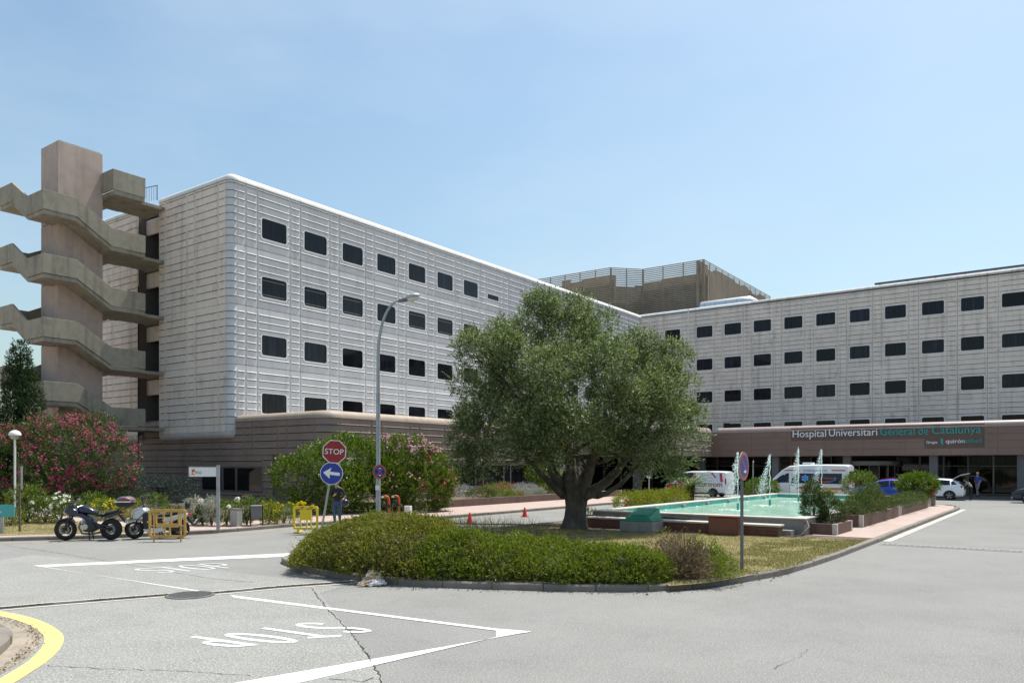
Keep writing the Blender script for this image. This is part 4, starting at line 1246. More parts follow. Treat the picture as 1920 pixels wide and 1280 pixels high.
limb([(0.15, -0.1, 1.3), olp(1105, 885, -.3), olp(1120, 800, -.7), olp(1110, 700, -.9), olp(1100, 640, -.6)], 0.30, 0.05, 3)
limb([(0.35, 0, 1.2), olp(1140, 900), olp(1180, 850, -.3), olp(1220, 790, -.5), olp(1250, 720, -.2)], 0.27, 0.05, 4)
limb([(0.35, -0.2, 1.15), olp(1145, 920, -.6), olp(1200, 870, -1), olp(1260, 840, -.8)], 0.18, 0.03, 5)
limb([(-0.4, -0.1, 1.2), olp(1020, 895, -.6), olp(985, 860, -1.2), olp(930, 845, -1)], 0.20, 0.03, 6)
limb([(0, 0.4, 1.2), olp(1085, 880, 1.4), olp(1075, 800, 2), olp(1060, 730, 2.2)], 0.22, 0.04, 7)
for k in range(26):
    rr = random.Random(100 + k); e = lobes[k % len(lobes)]
    b = Vector((rr.uniform(-0.6, 0.9), rr.uniform(-0.6, 0.6), rr.uniform(2.2, 3.2)))
    limb([b, b.lerp(Vector(e[:3]), 0.5) + Vector((rr.uniform(-.3, .3), rr.uniform(-.3, .3), rr.uniform(-.1, .3))), e[:3]], 0.07, 0.018, k)

# --- the hedge of low shrubs on the island's tip
HG = Vector((-1.0, 16.6, 0.11))
hg = empty('hedge', HG, 0, 'long low mound of clipped green shrubs filling the island tip', 'hedge')
hell = [(-3.3, 18.0, 0.0, 1.7, 1.45, 1.28), (-2.3, 17.2, 0.05, 1.5, 1.55, 1.34), (-1.2, 16.75, 0.0, 1.35, 1.25, 1.12), (-0.1, 16.45, 0.0, 1.3, 1.15, 0.98), (1.0, 16.2, 0.0, 1.25, 1.15, 0.92), (1.95, 15.95, 0.0, 1.05, 1.0, 0.88), (2.35, 15.7, 0.0, 0.7, 0.75, 0.72),
        (-4.0, 18.2, 0.0, 0.95, 0.95, 0.95), (-2.9, 18.6, 0.1, 1.2, 1.2, 1.22)]
hell = [(a, b - 0.12, c, d, e * 1.06, f - 0.29) for a, b, c, d, e, f in hell]
rr_ = random.Random(4)
for k in range(60):
    e = hell[rr_.randrange(9)]; t = rr_.uniform(0, 6.28); ph = rr_.uniform(0.15, 1.3)
    c = (e[0] + e[3] * math.sin(ph) * math.cos(t) * .86, e[1] + e[4] * math.sin(ph) * math.sin(t) * .86, e[2] + e[5] * math.cos(ph) * .84)
    s_ = rr_.uniform(0.18, 0.34); hell.append((*c, s_, s_, s_ * 0.8))
hell = [(a - HG.x, b - HG.y, c, d, e, f) for a, b, c, d, e, f in hell]
P, D = shell(hell, 26000, np.random.default_rng(21), 0.84, 1.03, 0.84, zmin=0.03, gap=0.22, gf=3.2)
sel = n3(P, 0.9, 3) + 0.45 * P[:, 0] / 2 > 0.25
add_leaves('foliage', hg, P[~sel], D[~sel], 22, 7, 0.12, 0.055, 0.018, lm_hedge, spread=0.95, updrift=0.6, roll=1.2)
add_leaves('foliage', hg, P[sel], D[sel], 23, 7, 0.12, 0.055, 0.018, lm_hedge_g, spread=0.95, updrift=0.6, roll=1.2)
Pd, Dd = shell(hell, 2600, np.random.default_rng(24), 0.9, 1.04, 0.85, zmin=0.05)
s2 = n3(Pd, 1.5, 9) > 0.22
add_leaves('dry_patch', hg, Pd[s2], Dd[s2], 25, 6, 0.14, 0.06, 0.016, lm_dead, spread=0.8, updrift=0.5)
Ps, Ds = shell(hell, 420, np.random.default_rng(26), 0.95, 1.04, 0.9, zmin=0.1)
add_leaves('stray_shoots', hg, Ps, Ds, 27, 9, 0.30, 0.05, 0.015, lm_hedge, spread=0.5, updrift=1.2)
# woody inside: fills the heart of the mound
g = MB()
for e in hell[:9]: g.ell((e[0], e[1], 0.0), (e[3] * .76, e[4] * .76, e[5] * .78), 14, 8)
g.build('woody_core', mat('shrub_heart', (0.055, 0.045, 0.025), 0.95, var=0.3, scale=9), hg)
for k in range(70):
    t = rr_.uniform(0, 6.28); e = hell[rr_.randrange(9)]
    b = Vector((e[0] + 0.4 * e[3] * math.cos(t), e[1] + 0.4 * e[4] * math.sin(t), 0.05)); tt = Vector((e[0] + 0.92 * e[3] * math.cos(t), e[1] + 0.92 * e[4] * math.sin(t), rr_.uniform(0.15, 0.8) * e[5]))
    g = MB(); g.tube([b, b.lerp(tt, .5) + Vector((0, 0, .08)), tt], [0.018, 0.012, 0.005], 5); g.build('stem', m_twig, hg)

# --- half dead shrub at the hedge's end
DS = Vector((3.5, 15.75, 0.11))
dsb = empty('dry_shrub', DS, 0, 'half dead twiggy brown shrub at the right end of the hedge', 'shrub')
dell = [(-0.05, 0, 0, 0.86, 0.78, 0.93), (0.38, -0.1, 0, 0.68, 0.66, 0.68), (-0.35, 0.1, 0.1, 0.58, 0.56, 0.80)]
P, D = shell(dell, 2100, np.random.default_rng(31), 0.35, 1.03, 0.3, zmin=0.03)
P1 = P[:, 0] > 0.42
add_leaves('dry_foliage', dsb, P[~P1][:850], D[~P1][:850], 32, 5, 0.13, 0.05, 0.016, lm_dead, spread=0.9, updrift=0.5)
add_leaves('green_foliage', dsb, P[P1], D[P1], 33, 7, 0.15, 0.055, 0.017, lm_hedge_g, spread=0.8, updrift=0.8)
s3 = (n3(P, 2.0, 4) > 0.35) & ~P1
add_leaves('green_foliage', dsb, P[s3], D[s3], 34, 6, 0.14, 0.05, 0.016, lm_hedge, spread=0.8, updrift=0.8)
g = MB(); rr = random.Random(5)
for k in range(330):
    t = rr.uniform(0, 6.28); ph = rr.uniform(0.05, 1.45); e = dell[rr.randrange(3)]
    b = Vector((e[0] * 0.3 + rr.uniform(-.15, .15), e[1] * 0.3 + rr.uniform(-.15, .15), 0))
    tip = Vector((e[0] + e[3] * math.sin(ph) * math.cos(t), e[1] + e[4] * math.sin(ph) * math.sin(t), e[5] * math.cos(ph) + 0.04)) * rr.uniform(0.85, 1.05)
    mid = b.lerp(tip, 0.5) + Vector((rr.uniform(-.08, .08), rr.uniform(-.08, .08), rr.uniform(0, .08)))
    g.tube([b, mid, tip], [0.009, 0.006, 0.003], 4)
tag(g.build('twigs', m_dry, dsb), kind='stuff')

# --- generic shrub
def shrub(name, label, cat, loc, ells, n, per, tl, ll, lw, m, seed, flowers=(), group=None, gap=0.25, gf=2.0, updrift=0.5, spread=0.8, nstem=6, core=True, inner=0.6, stem_m=None):
    o = empty(name, loc, 0, label, cat, group)
    P, D = shell(ells, n, np.random.default_rng(seed), inner, 1.05, 0.65, zmin=0.02, gap=gap, gf=gf)
    add_leaves('foliage', o, P, D, seed + 1, per, tl, ll, lw, m, spread=spread, updrift=updrift)
    for q, (nf, r, fm, cl, sp_, cond) in enumerate(flowers):
        Pf, Df = shell(ells, nf * 3, np.random.default_rng(seed + 50 + q), 0.97, 1.08, 0.85, zmin=0.05)
        if cond is not None:
            k = cond(Pf); Pf, Df = Pf[k], Df[k]
        Pf, Df = Pf[:nf], Df[:nf]
        Pf = Pf + Df * 0.05
        add_flowers(o, Pf, Df, seed + 70 + q, r, fm, cl, sp_)
    rr = random.Random(seed)
    tips = []
    for k in range(nstem):
        e = ells[k % len(ells)]; tips.append((e[0] + rr.uniform(-.3, .3) * e[3], e[1] + rr.uniform(-.3, .3) * e[4], e[2] + rr.uniform(0.2, 0.7) * e[5]))
    stems(o, (0, 0, -0.03), tips, 0.02 + 0.012 * max(e[5] for e in ells), stem_m or m_twig, 'stem', 5, seed, 0.1)
    return o

# --- big magenta oleander at the left
ob = at(118, 953)
def rel(px, py, Y, o): return ((px - 960) / F_PX * Y - o.x, Y - o.y, EYE + (HORIZON - py) / F_PX * Y - o.z)
OB = Vector((-24.3, 42.0, 0.12))
def blob(px, py, rpx, Y, o, sy=1.0, sz=1.0):
    c = rel(px, py, Y, o); r = rpx * Y / F_PX
    return (c[0], c[1], c[2], r, r * sy, r * sz)
oe = [blob(30, 865, 62, 41.5, OB), blob(80, 830, 46, 42, OB), blob(140, 840, 58, 42, OB), blob(185, 815, 34, 42.3, OB), blob(190, 870, 62, 41.3, OB), blob(110, 890, 66, 41, OB), blob(40, 915, 60, 42, OB), blob(160, 920, 62, 41, OB), blob(215, 925, 40, 41.5, OB), blob(-20, 880, 60, 42, OB), blob(100, 860, 70, 43.6, OB), blob(60, 950, 50, 41.5, OB), blob(150, 955, 50, 41.5, OB)]
shrub('oleander_bush', 'large oleander full of magenta flowers below the concrete stairs', 'shrub', OB, oe, 6800, 8, 0.42, 0.17, 0.034, lm_oleander, 41,
      flowers=[(900, 0.040, fm_pink, 5, 0.09, lambda p: (n3(p, 1.4, 2) > -0.35) & (p[:, 2] > 1.0)), (200, 0.04, fm_pink, 3, 0.08, None)], gap=0.3, gf=1.4, updrift=0.9)
# --- dark conifer beside the stairs
CY = Vector((-27.9, 42.5 + 1.6, 0.12))
cy = empty('cypress_tree', CY, 0, 'dark green pointed conifer in front of the stair tower', 'tree')
ce = []
rr = random.Random(8)
for k in range(60):
    u = (k + 0.5) / 60; z = 0.8 + u * 8.2; wid = 2.3 * (1 - u) ** 0.8 * (0.85 + 0.25 * math.sin(k * 2.1)) + 0.10
    t = k * 2.4
    rr2 = 0.34 + 0.62 * (1 - u)
    ce.append((wid * 0.55 * math.cos(t), wid * 0.55 * math.sin(t), z, rr2 * 0.85, rr2 * 0.85, rr2 * 1.0))
P, D = shell(ce, 14000, np.random.default_rng(51), 0.6, 1.12, 0.6, gap=0.10, gf=2.0)
add_leaves('crown', cy, P, D, 52, 7, 0.22, 0.11, 0.035, lm_conifer, spread=0.6, updrift=0.6)
g = MB(); g.tube([(0, 0, -0.1), (0, 0, 4), (0.02, 0, 8.9)], [0.22, 0.14, 0.02], 10); g.build('trunk', m_bark, cy, smooth=60)

# --- green bush and pink oleander behind the stop sign
GB0 = Vector((-10.6, 37.8, 0.12))
ge = [blob(560, 900, 44, 37.2, GB0), blob(600, 885, 50, 37.5, GB0), blob(650, 870, 52, 38, GB0), blob(690, 880, 52, 38.3, GB0), blob(640, 915, 52, 37, GB0), blob(590, 930, 42, 37, GB0), blob(690, 925, 48, 37.5, GB0), blob(535, 885, 24, 37, GB0), blob(630, 850, 28, 38.2, GB0), blob(665, 845, 22, 38.2, GB0)]
shrub('green_shrub', 'bright green leafy shrub behind the stop sign, against the brown wall', 'shrub', GB0, ge, 4600, 8, 0.30, 0.10, 0.055, lm_bright, 61, gap=0.22, gf=1.6, updrift=0.8)
PB0 = Vector((-5.6, 38.9, 0.12))
pe = [blob(735, 855, 34, 39, PB0), blob(770, 870, 46, 39, PB0), blob(800, 890, 48, 39, PB0), blob(745, 900, 48, 38.3, PB0), blob(790, 920, 48, 38.5, PB0), blob(825, 905, 28, 39, PB0), blob(720, 880, 30, 39, PB0), blob(815, 930, 30, 38.6, PB0)]
def pxof(p, o): return 960 + F_PX * (p[:, 0] + o.x) / (p[:, 1] + o.y), HORIZON - F_PX * (p[:, 2] + o.z - EYE) / (p[:, 1] + o.y)
shrub('oleander_bush', 'rounded oleander with pale pink and red flowers beside the street lamp', 'shrub', PB0, pe, 5200, 8, 0.32, 0.13, 0.032, lm_bright, 71,
      flowers=[(300, 0.048, fm_pale, 5, 0.09, lambda p: p[:, 2] > 2.85), (70, 0.045, fm_peach, 3, 0.08, lambda p: (p[:, 2] < 2.7) & (p[:, 2] > 1.2) & (p[:, 0] > -0.8)), (60, 0.045, fm_red, 3, 0.07, lambda p: p[:, 0] > 1.2)], gap=0.25, gf=1.5, updrift=0.9)
# --- bush behind the olive
GB1 = Vector(W(-30.5, 46.5, 0.4))
shrub('green_shrub', 'green shrub in the raised bed seen behind the olive trunk', 'shrub', GB1, [(0, 0, 0.9, 1.1, 1.0, 1.0), (0.9, -0.3, 0.7, 0.9, 0.8, 0.8), (-0.6, 0.4, 1.3, 0.7, 0.7, 0.8), (0.3, 0.8, 1.5, 0.7, 0.7, 0.7)], 1500, 7, 0.3, 0.12, 0.05, lm_bright, 75, updrift=0.8)

# --- flower border along the left pavement
def at12(px, py): return at(px, py, 0.12)
def small(px, py, h, w, lab, m, seed, fl=(), n=420, cat='plant', name='border_plant', ll=0.07, lw=0.03, per=6, gap=0.2, up=0.9, group=None):
    p = at12(px, py)
    k = (p.y / F_PX)
    H_, W_ = h * k, w * k / 2
    es = [(0, 0, H_ * 0.5, W_, W_, H_ * 0.52), (W_ * 0.4, 0.1, H_ * 0.62, W_ * 0.6, W_ * 0.6, H_ * 0.4), (-W_ * 0.45, -0.1, H_ * 0.55, W_ * 0.6, W_ * 0.6, H_ * 0.42)]
    return shrub(name, lab, cat, p, es, n, per, 0.18, ll, lw, m, seed, flowers=fl, gap=gap, gf=2.5, updrift=up, nstem=5, group=group)
small(50, 980, 66, 62, 'leafy rose bush with orange-red blooms behind the leaning sign post', lm_bright, 101, [(16, 0.045, fm_orange, 2, 0.04, None)], 620, 'shrub', 'rose_bush')
small(84, 979, 44, 50, 'low rose bush with white blooms at the left lawn edge', lm_bright, 102, [(16, 0.06, fm_white, 3, 0.05, lambda p: p[:, 2] > 0.4)], 420, 'shrub', 'rose_bush')
small(112, 980, 48, 48, 'rose bush with white blooms just in front of the motorcycle headlight', lm_bright, 103, [(20, 0.065, fm_white, 3, 0.05, lambda p: p[:, 2] > 0.4)], 420, 'shrub', 'rose_bush')
small(20, 985, 30, 40, 'small green rose bush behind the teal sign', lm_bright, 104, (), 300, 'shrub', 'rose_bush')
small(175, 966, 38, 44, 'green bush behind the motorcycle saddle', lm_bright, 105, (), 380)
small(195, 975, 36, 50, 'low plant covered in yellow flowers behind the motorcycle', lm_bright, 106, [(70, 0.03, fm_yellow, 4, 0.05, lambda p: p[:, 2] > 0.45)], 380)
small(245, 975, 34, 44, 'yellow-green low bush between the motorcycle and the scooter', lm_yjun, 107, (), 380)
small(290, 972, 42, 46, 'green border plant behind the scooter seat', lm_bright, 108, (), 380)
small(335, 980, 26, 34, 'low dark green border plant beside the scooter tail', lm_thuja, 109, (), 300)
small(364, 983, 46, 34, 'silver-leaved bush left of the white station sign post', lm_silver, 110, (), 500, ll=0.08, lw=0.015)
small(380, 984, 30, 24, 'dark green low bush below the white station sign', lm_thuja, 111, (), 300)
small(397, 985, 50, 22, 'narrow silver-leaved plant close to the station sign post', lm_silver, 112, (), 360, ll=0.08, lw=0.015)
small(425, 985, 42, 30, 'green border plant between the sign post and the grey pillar', lm_bright, 113, (), 360)
small(463, 984, 46, 26, 'tall green plant between the grey pillar and the litter bin', lm_bright, 114, (), 360)
small(505, 982, 36, 34, 'yellow-flecked bush right of the litter bin', lm_yjun, 115, [(20, 0.03, fm_yellow, 3, 0.05, None)], 360)
small(532, 980, 30, 44, 'soft feathery green mound left of the yellow barrier', lm_bright, 116, (), 620, ll=0.10, lw=0.012)
small(500, 972, 38, 26, 'dark green bush behind the litter bin', lm_thuja, 117, (), 300)
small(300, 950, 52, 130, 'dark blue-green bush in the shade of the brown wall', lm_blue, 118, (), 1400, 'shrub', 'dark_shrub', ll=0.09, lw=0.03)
# tall flower stalks
def stalks(px, py, label, n, h, m_fl, seed, ball=0.09, fan=0.25, name='flower_stalks', fr=0.035):
    p = at12(px, py); o = empty(name, p, 0, label, 'flowers'); rr = random.Random(seed); tips = []
    for k in range(n):
        b = Vector((rr.uniform(-fan, fan), rr.uniform(-fan, fan), -0.02)); t = b + Vector((rr.uniform(-.08, .08), rr.uniform(-.08, .08), h * rr.uniform(0.8, 1.1)))
        g = MB(); g.tube([b, b.lerp(t, .5) + Vector((rr.uniform(-.02, .02), 0, 0)), t], 0.008, 5); g.build('stalk', MATS['stalk'], o)
        tips.append(t)
    rg = np.random.default_rng(seed)
    for t in tips:
        d = unit(rg.normal(0, 1, (34, 3))); P = np.array(t) + d * ball * rg.uniform(0.6, 1, (34, 1))
        tag(inst('flower_head', flower_mesh(P, d, rg, fr, m_fl), o), kind='stuff')
    return o
mat('stalk', (0.10, 0.14, 0.04), 0.7)
stalks(393, 984, 'two tall stalks with round white heads beside the station sign', 2, 0.92, fm_white, 201, 0.10)
stalks(430, 986, 'single small white flower head left of the grey pillar', 1, 0.75, fm_white, 202, 0.07, 0.02)
stalks(446, 983, 'tall stalk with round white flower head above the grey pillar', 1, 0.95, fm_white, 203, 0.10, 0.02)
stalks(545, 978, 'thin stalks with small yellow flowers by the yellow barrier', 14, 0.75, fm_yellow, 204, 0.05, 0.75, fr=0.03)
stalks(455, 980, 'dry pale grass stalks behind the grey pillar', 5, 1.0, lm_grassdry, 205, 0.05, 0.3, fr=0.02)

# --- raised bed along the wing: grasses, lavender and low mounds
rb = empty('raised_bed', W(-27.3, 27.8), -A, 'long low brown brick bed wall along the pavement behind the olive', 'planter')
for k in range(9):
    g = MB(); g.box(-0.16, 0.0, 0.2 + k * 2.65, 0.2 + k * 2.65 + 2.63, 0.1, 0.52); g.build('wall_length', m_brick, rb, bevel=0.01)
g = MB(); g.box(-0.165, 0.005, 23.9 + 0.2, 24.2, 0.1, 0.55); g.build('end_post', m_gutter, rb)
g = MB(); g.box(-5.6, -0.17, 0.2, 24.0, 0.1, 0.42); g.build('bed_soil', m_soil, rb)
g = MB(); g.box(-7.0, -0.02, 0.0, 0.18, 0.1, 0.5); g.build('wall_length', m_brick, rb, bevel=0.01)
rrb = random.Random(77)
bedplants = [(-28.6, 36.5, 0.5, 0.8, lm_thuja, (), 'dark green mound nearest the oleander in the raised bed'), (-28.2, 37.9, 0.35, 0.8, lm_bright, (), 'low light green mound by the bed wall'),
             (-29.8, 39.5, 0.75, 0.9, lm_bright, [(60, 0.03, fm_orange, 3, 0.05, None)], 'green bush with reddish flowers in the raised bed'), (-28.3, 40.4, 0.4, 0.55, lm_silver, (), 'pale silver tuft in the middle of the raised bed'),
             (-28.3, 42.0, 0.4, 0.5, lm_silver, (), 'second pale silver tuft of the raised bed, near the lavender'), (-30.0, 43.0, 0.7, 0.9, lm_silver, [(80, 0.035, fm_lilac, 3, 0.06, None)], 'silvery plant with lilac flowers below the ground floor windows'),
             (-28.9, 45.2, 0.75, 1.3, lm_bright, (), 'fresh green grassy mound left of the olive trunk'), (-30.3, 41.0, 0.8, 0.8, lm_grassdry, [(60, 0.03, fm_red, 2, 0.05, None)], 'reddish dry grass clump at the back of the raised bed'),
             (-31.5, 38.0, 0.7, 0.8, lm_silver, [(60, 0.03, fm_lilac, 2, 0.05, None)], 'greyish lavender bush near the brown wall'), (-28.1, 39.2, 0.3, 0.6, lm_grassdry, (), 'dry straw-coloured tuft on the edge of the raised bed')]
for q, (bx, by, h, w, m, fl, lab) in enumerate(bedplants):
    shrub('bed_plant', lab, 'plant', W(bx, by, 0.4), [(0, 0, h * .45, w, w, h * .55), (w * .5, .1, h * .4, w * .6, w * .6, h * .5), (-w * .5, -.1, h * .35, w * .6, w * .6, h * .5)], 420, 6, 0.18, 0.11, 0.018, m, 300 + q * 3, flowers=fl, nstem=4, updrift=1.2)

# --- island plants round the fountain
ip = W(-19.2, 41.8, 0.12)
yj = [(-0.2 + math.cos(A) * 0, 0, 0.3, 0.8, 0.8, 0.5)]
es = []
for k in range(7):
    v = (W(-19.2 + 0.25 * math.sin(k * 1.9), 37.3 + k * 1.15, 0) - ip)
    es.append((v.x + 0.1 * math.sin(k * 3), v.y, 0.25, 0.8, 0.85, 0.46 + 0.10 * math.sin(k * 2.3)))
shrub('juniper', 'spreading golden-green juniper along the back of the fountain', 'shrub', ip, es, 3400, 7, 0.26, 0.09, 0.03, lm_yjun, 401, gap=0.35, gf=2.6, updrift=0.5, nstem=9)
# sago palm
sp0 = W(-19.2, 45.6, 0.12)
sg = empty('sago_palm', sp0, 0, 'bright green sago palm with arching fronds in front of the red and white van', 'palm')
g = MB(); g.tube([(0, 0, -0.05), (0, 0, 0.5), (0.02, 0, 0.85)], [0.24, 0.26, 0.16], 12); g.build('trunk', m_bark, sg, smooth=60)
rr = random.Random(12)
for k in range(46):
    az = k * 2.399; el_ = R(78 - k * 1.75 + rr.uniform(-5, 5)); L_ = rr.uniform(1.55, 1.95)
    pts = []; p = Vector((0, 0, 0.80)); e_ = el_
    for q in range(9):
        pts.append(p.copy()); e_ -= R(8.5)
        p += Vector((math.cos(az) * math.cos(e_), math.sin(az) * math.cos(e_), math.sin(e_))) * L_ / 8
    V, Dv = [], []
    for q in range(1, 60):
        u = q / 60 * 7.99; i = int(u); t = u - i
        c = pts[i].lerp(pts[i + 1], t); d = (pts[i + 1] - pts[i]).normalized(); s_ = d.cross(Vector((0, 0, 1))).normalized()
        for sg_ in (-1, 1): V.append(c); Dv.append(d * 0.55 + s_ * sg_ + Vector((0, 0, 0.25)))
    rg = np.random.default_rng(k); n = len(V)
    ln = 0.26 * np.sin(np.pi * np.clip(np.repeat(np.arange(1, 60) / 60, 2), 0.08, 0.95)) ** 0.6
    v, qd = leaves(np.array([tuple(x) for x in V]), np.array([tuple(x) for x in Dv]), ln, np.full(n, 0.024), rg, 0.1, 0.2)
    tag(inst('frond', np_mesh('frond', v, qd, lm_palm), sg), kind='stuff')
# round shrub left of the ambulance
shrub('round_shrub', 'small clipped round shrub at the left of the ambulance', 'shrub', W(-16.3, 50.2, 0.12), [(0, 0, 0.65, 1.0, 1.0, 0.72), (0.4, 0, 0.7, 0.7, 0.7, 0.6)], 1500, 7, 0.18, 0.07, 0.035, lm_bright, 411, gap=0.1)
# low shrub at the left foot of the pool
shrub('low_shrub', 'low green shrub in the box at the left end of the fountain', 'shrub', W(-15.4, 26.3, 0.3), [(0, 0, 0.12, 0.5, 0.5, 0.25)], 250, 6, 0.15, 0.06, 0.025, lm_bright, 415)

# --- lawns: individual blades too many to count
def grass(name, poly, n, m, h, seed, z=0.124, label=None):
    rg = np.random.default_rng(seed); P = np.array(poly)[:, :2]
    lo_, hi = P.min(0), P.max(0); out = []
    got = 0
    while got < n:
        q = rg.uniform(lo_, hi, (n * 2, 2)); ins = np.zeros(len(q), bool); j = len(P) - 1
        for i in range(len(P)):
            c = ((P[i, 1] > q[:, 1]) != (P[j, 1] > q[:, 1])) & (q[:, 0] < (P[j, 0] - P[i, 0]) * (q[:, 1] - P[i, 1]) / (P[j, 1] - P[i, 1] + 1e-12) + P[i, 0])
            ins ^= c; j = i
        out.append(q[ins]); got += ins.sum()
    q = np.concatenate(out)[:n]
    P3 = np.column_stack([q, np.full(n, z - 0.005)])
    keep = n3(P3 * np.array([1, 1, 0]), 1.6, seed) > -0.55
    P3 = P3[keep]; n = len(P3)
    d = np.column_stack([rg.normal(0, 0.55, n), rg.normal(0, 0.55, n), np.ones(n)])
    v, qd = leaves(P3, d, h * rg.uniform(0.5, 1.3, n), np.full(n, 0.008), rg, 0.2, 3)
    o = inst(name, np_mesh(name, v, qd, m))
    return tag(o, label, 'grass', kind='stuff')
grass('dry_grass', lawn2, 42000, lm_grassdry, 0.05, 1, label='dry yellow grass on the island lawn')
grass('green_grass', [p for p in lawn2[:7]] + [tuple(at(1420, 1020, .12)[:2]), tuple(at(1300, 1075, .12)[:2])], 16000, lm_grassgreen, 0.055, 2, label='greener grass near the island kerb')
grass('dry_grass', lawn1, 26000, lm_grassdry, 0.06, 3, label='dry yellow grass on the lawn beside the left kerb')
grass('green_grass', lawn1, 9000, lm_grassgreen, 0.06, 4, label='green grass mixed into the left lawn')
# wispy dry seed heads behind the hedge
wz = [tuple(at(x, y, .12)[:2]) for x, y in ((700, 990), (860, 985), (1000, 992), (1050, 1000), (1000, 1015), (850, 1010), (720, 1005))]
grass('seed_grass', wz, 2600, lm_grassdry, 0.55, 5, label='thin dry seed stalks rising behind the hedge')
# moss in the drain channel
rg = np.random.default_rng(9)
mp_ = smooth_path(slot, 0.02); mpa = np.array(mp_)
mpa = mpa[rg.random(len(mpa)) < 0.8]
mpa = mpa[np.sin(mpa[:, 0] * 2.7) + np.sin(mpa[:, 0] * 0.9 + 1) > -0.4]
P3 = np.column_stack([np.repeat(mpa, 14, 0) + rg.normal(0, 0.035, (len(mpa) * 14, 2)), np.full(len(mpa) * 14, 0.012)])
v, qd = leaves(P3, np.column_stack([rg.normal(0, .7, len(P3)), rg.normal(0, .7, len(P3)), np.ones(len(P3))]), np.full(len(P3), 0.02), np.full(len(P3), 0.012), rg)
tag(inst('moss', np_mesh('moss', v, qd, m_moss)), 'moss and weeds growing in the drainage channel across the road', 'moss', kind='stuff')
# weeds and dead leaves at the near left gutter and along the island kerb
def litter_leaves(name, pts, n, spread, seed, m, label, L_=0.05):
    rg = np.random.default_rng(seed); path = np.array(smooth_path(pts, 0.05)); k = rg.choice(len(path), n)
    P3 = np.column_stack([path[k] + rg.normal(0, spread, (n, 2)), rg.uniform(0.012, 0.03, n)])
    v, qd = leaves(P3, np.column_stack([rg.normal(0, 1, n), rg.normal(0, 1, n), rg.normal(0, .25, n)]), L_ * rg.uniform(.5, 1.3, n), L_ * 0.5 * rg.uniform(.5, 1.2, n), rg)
    return tag(inst(name, np_mesh(name, v, qd, m)), label, 'leaves', kind='stuff')
litter_leaves('dead_leaves', [xy(0, 1160), xy(55, 1178), xy(70, 1195), xy(62, 1212), xy(30, 1238), xy(-10, 1265)], 420, 0.05, 1, lm_dead, 'dead leaves and weeds in the gutter inside the yellow line', 0.032)
litter_leaves('dead_leaves', [xy(700, 1101), xy(900, 1108), xy(1150, 1113), xy(1300, 1109), xy(1480, 1079)], 260, 0.10, 2, lm_dead, 'scattered dead leaves along the island kerb')
# ---------------------------------------------------------------- fountain, planters, street furniture
m_water = mat('pool_water', (0.36, 0.61, 0.47), 0.14, var=0.14, scale=1.8, bump=0.6, bscale=7, spec=0.5)
FN0 = (-14.9, 26.0)
fn = empty('fountain_pool', W(*FN0), -A, 'large rectangular fountain basin with pale green water and concrete rim', 'fountain')
FW, FL, FH, FT = 7.85, 22.2, 0.68, 0.42
g = MB(); g.box(0, FW, 0, FT, 0.1, FH - 0.05); g.box(0, FW, FL - FT, FL, 0.1, FH - 0.05); g.box(0, FT, FT, FL - FT, 0.1, FH - 0.05); g.box(FW - FT, FW, FT, FL - FT, 0.1, FH - 0.05)
g.build('basin_wall', m_poolwall, fn)
for x0, x1, y0, y1 in ((-0.05, FW + 0.05, -0.05, FT), (-0.05, FW + 0.05, FL - FT, FL + 0.05), (-0.05, FT, FT + 0.004, FL - FT - 0.004), (FW - FT, FW + 0.05, FT + 0.004, FL - FT - 0.004)):
    g = MB(); g.box(x0, x1, y0, y1, FH - 0.05, FH); g.build('rim', m_poolrim, fn, bevel=0.012)
e_ = 0.012
g = MB(); g.box(FT, FT + e_, FT, FL - FT, 0.2, FH - 0.06); g.box(FW - FT - e_, FW - FT, FT, FL - FT, 0.2, FH - 0.06); g.box(FT, FW - FT, FL - FT - e_, FL - FT, 0.2, FH - 0.06); g.box(FT + e_, FW - FT - e_, FT, FT + e_, 0.2, FH - 0.06)
g.build('basin_lining', m_teal, fn)
# water with small waves
g = MB(); nxw, nyw = 40, 110
for j in range(nyw + 1):
    for i in range(nxw + 1):
        x = FT + (FW - 2 * FT) * i / nxw; y = FT + (FL - 2 * FT) * j / nyw
        z = 0.46 + 0.018 * noise.noise(Vector((x * 1.6, y * 1.6, 0))) + 0.012 * noise.noise(Vector((x * 4.1, y * 4.1, 7)))
        for jy in (7.0, 11.4, 16.2, 20.6):
            d = math.hypot(x - 3.2, y - jy); z += 0.02 * math.sin(d * 7) * math.exp(-d * 0.9)
        g.v.append((x, y, z))
for j in range(nyw):
    for i in range(nxw):
        k = j * (nxw + 1) + i; g.f.append((k, k + 1, k + nxw + 2, k + nxw + 1)); g.m.append(0)
g.build('water', m_water, fn, smooth=80)
for k in range(7):
    g = MB(); g.box(FT + 0.012, FT + 0.10, 1.6 + k * 2.9, 1.85 + k * 2.9, 0.50, 0.61); g.build('lamp_box', m_steel, fn)
for k in range(6):
    g = MB(); g.ell((1.0 + 0.06 * math.sin(k * 5), 1.2 + k * 3.3, 0.48), (0.07, 0.07, 0.05), 8, 6); g.build('float', m_sign_white, fn, smooth=60)
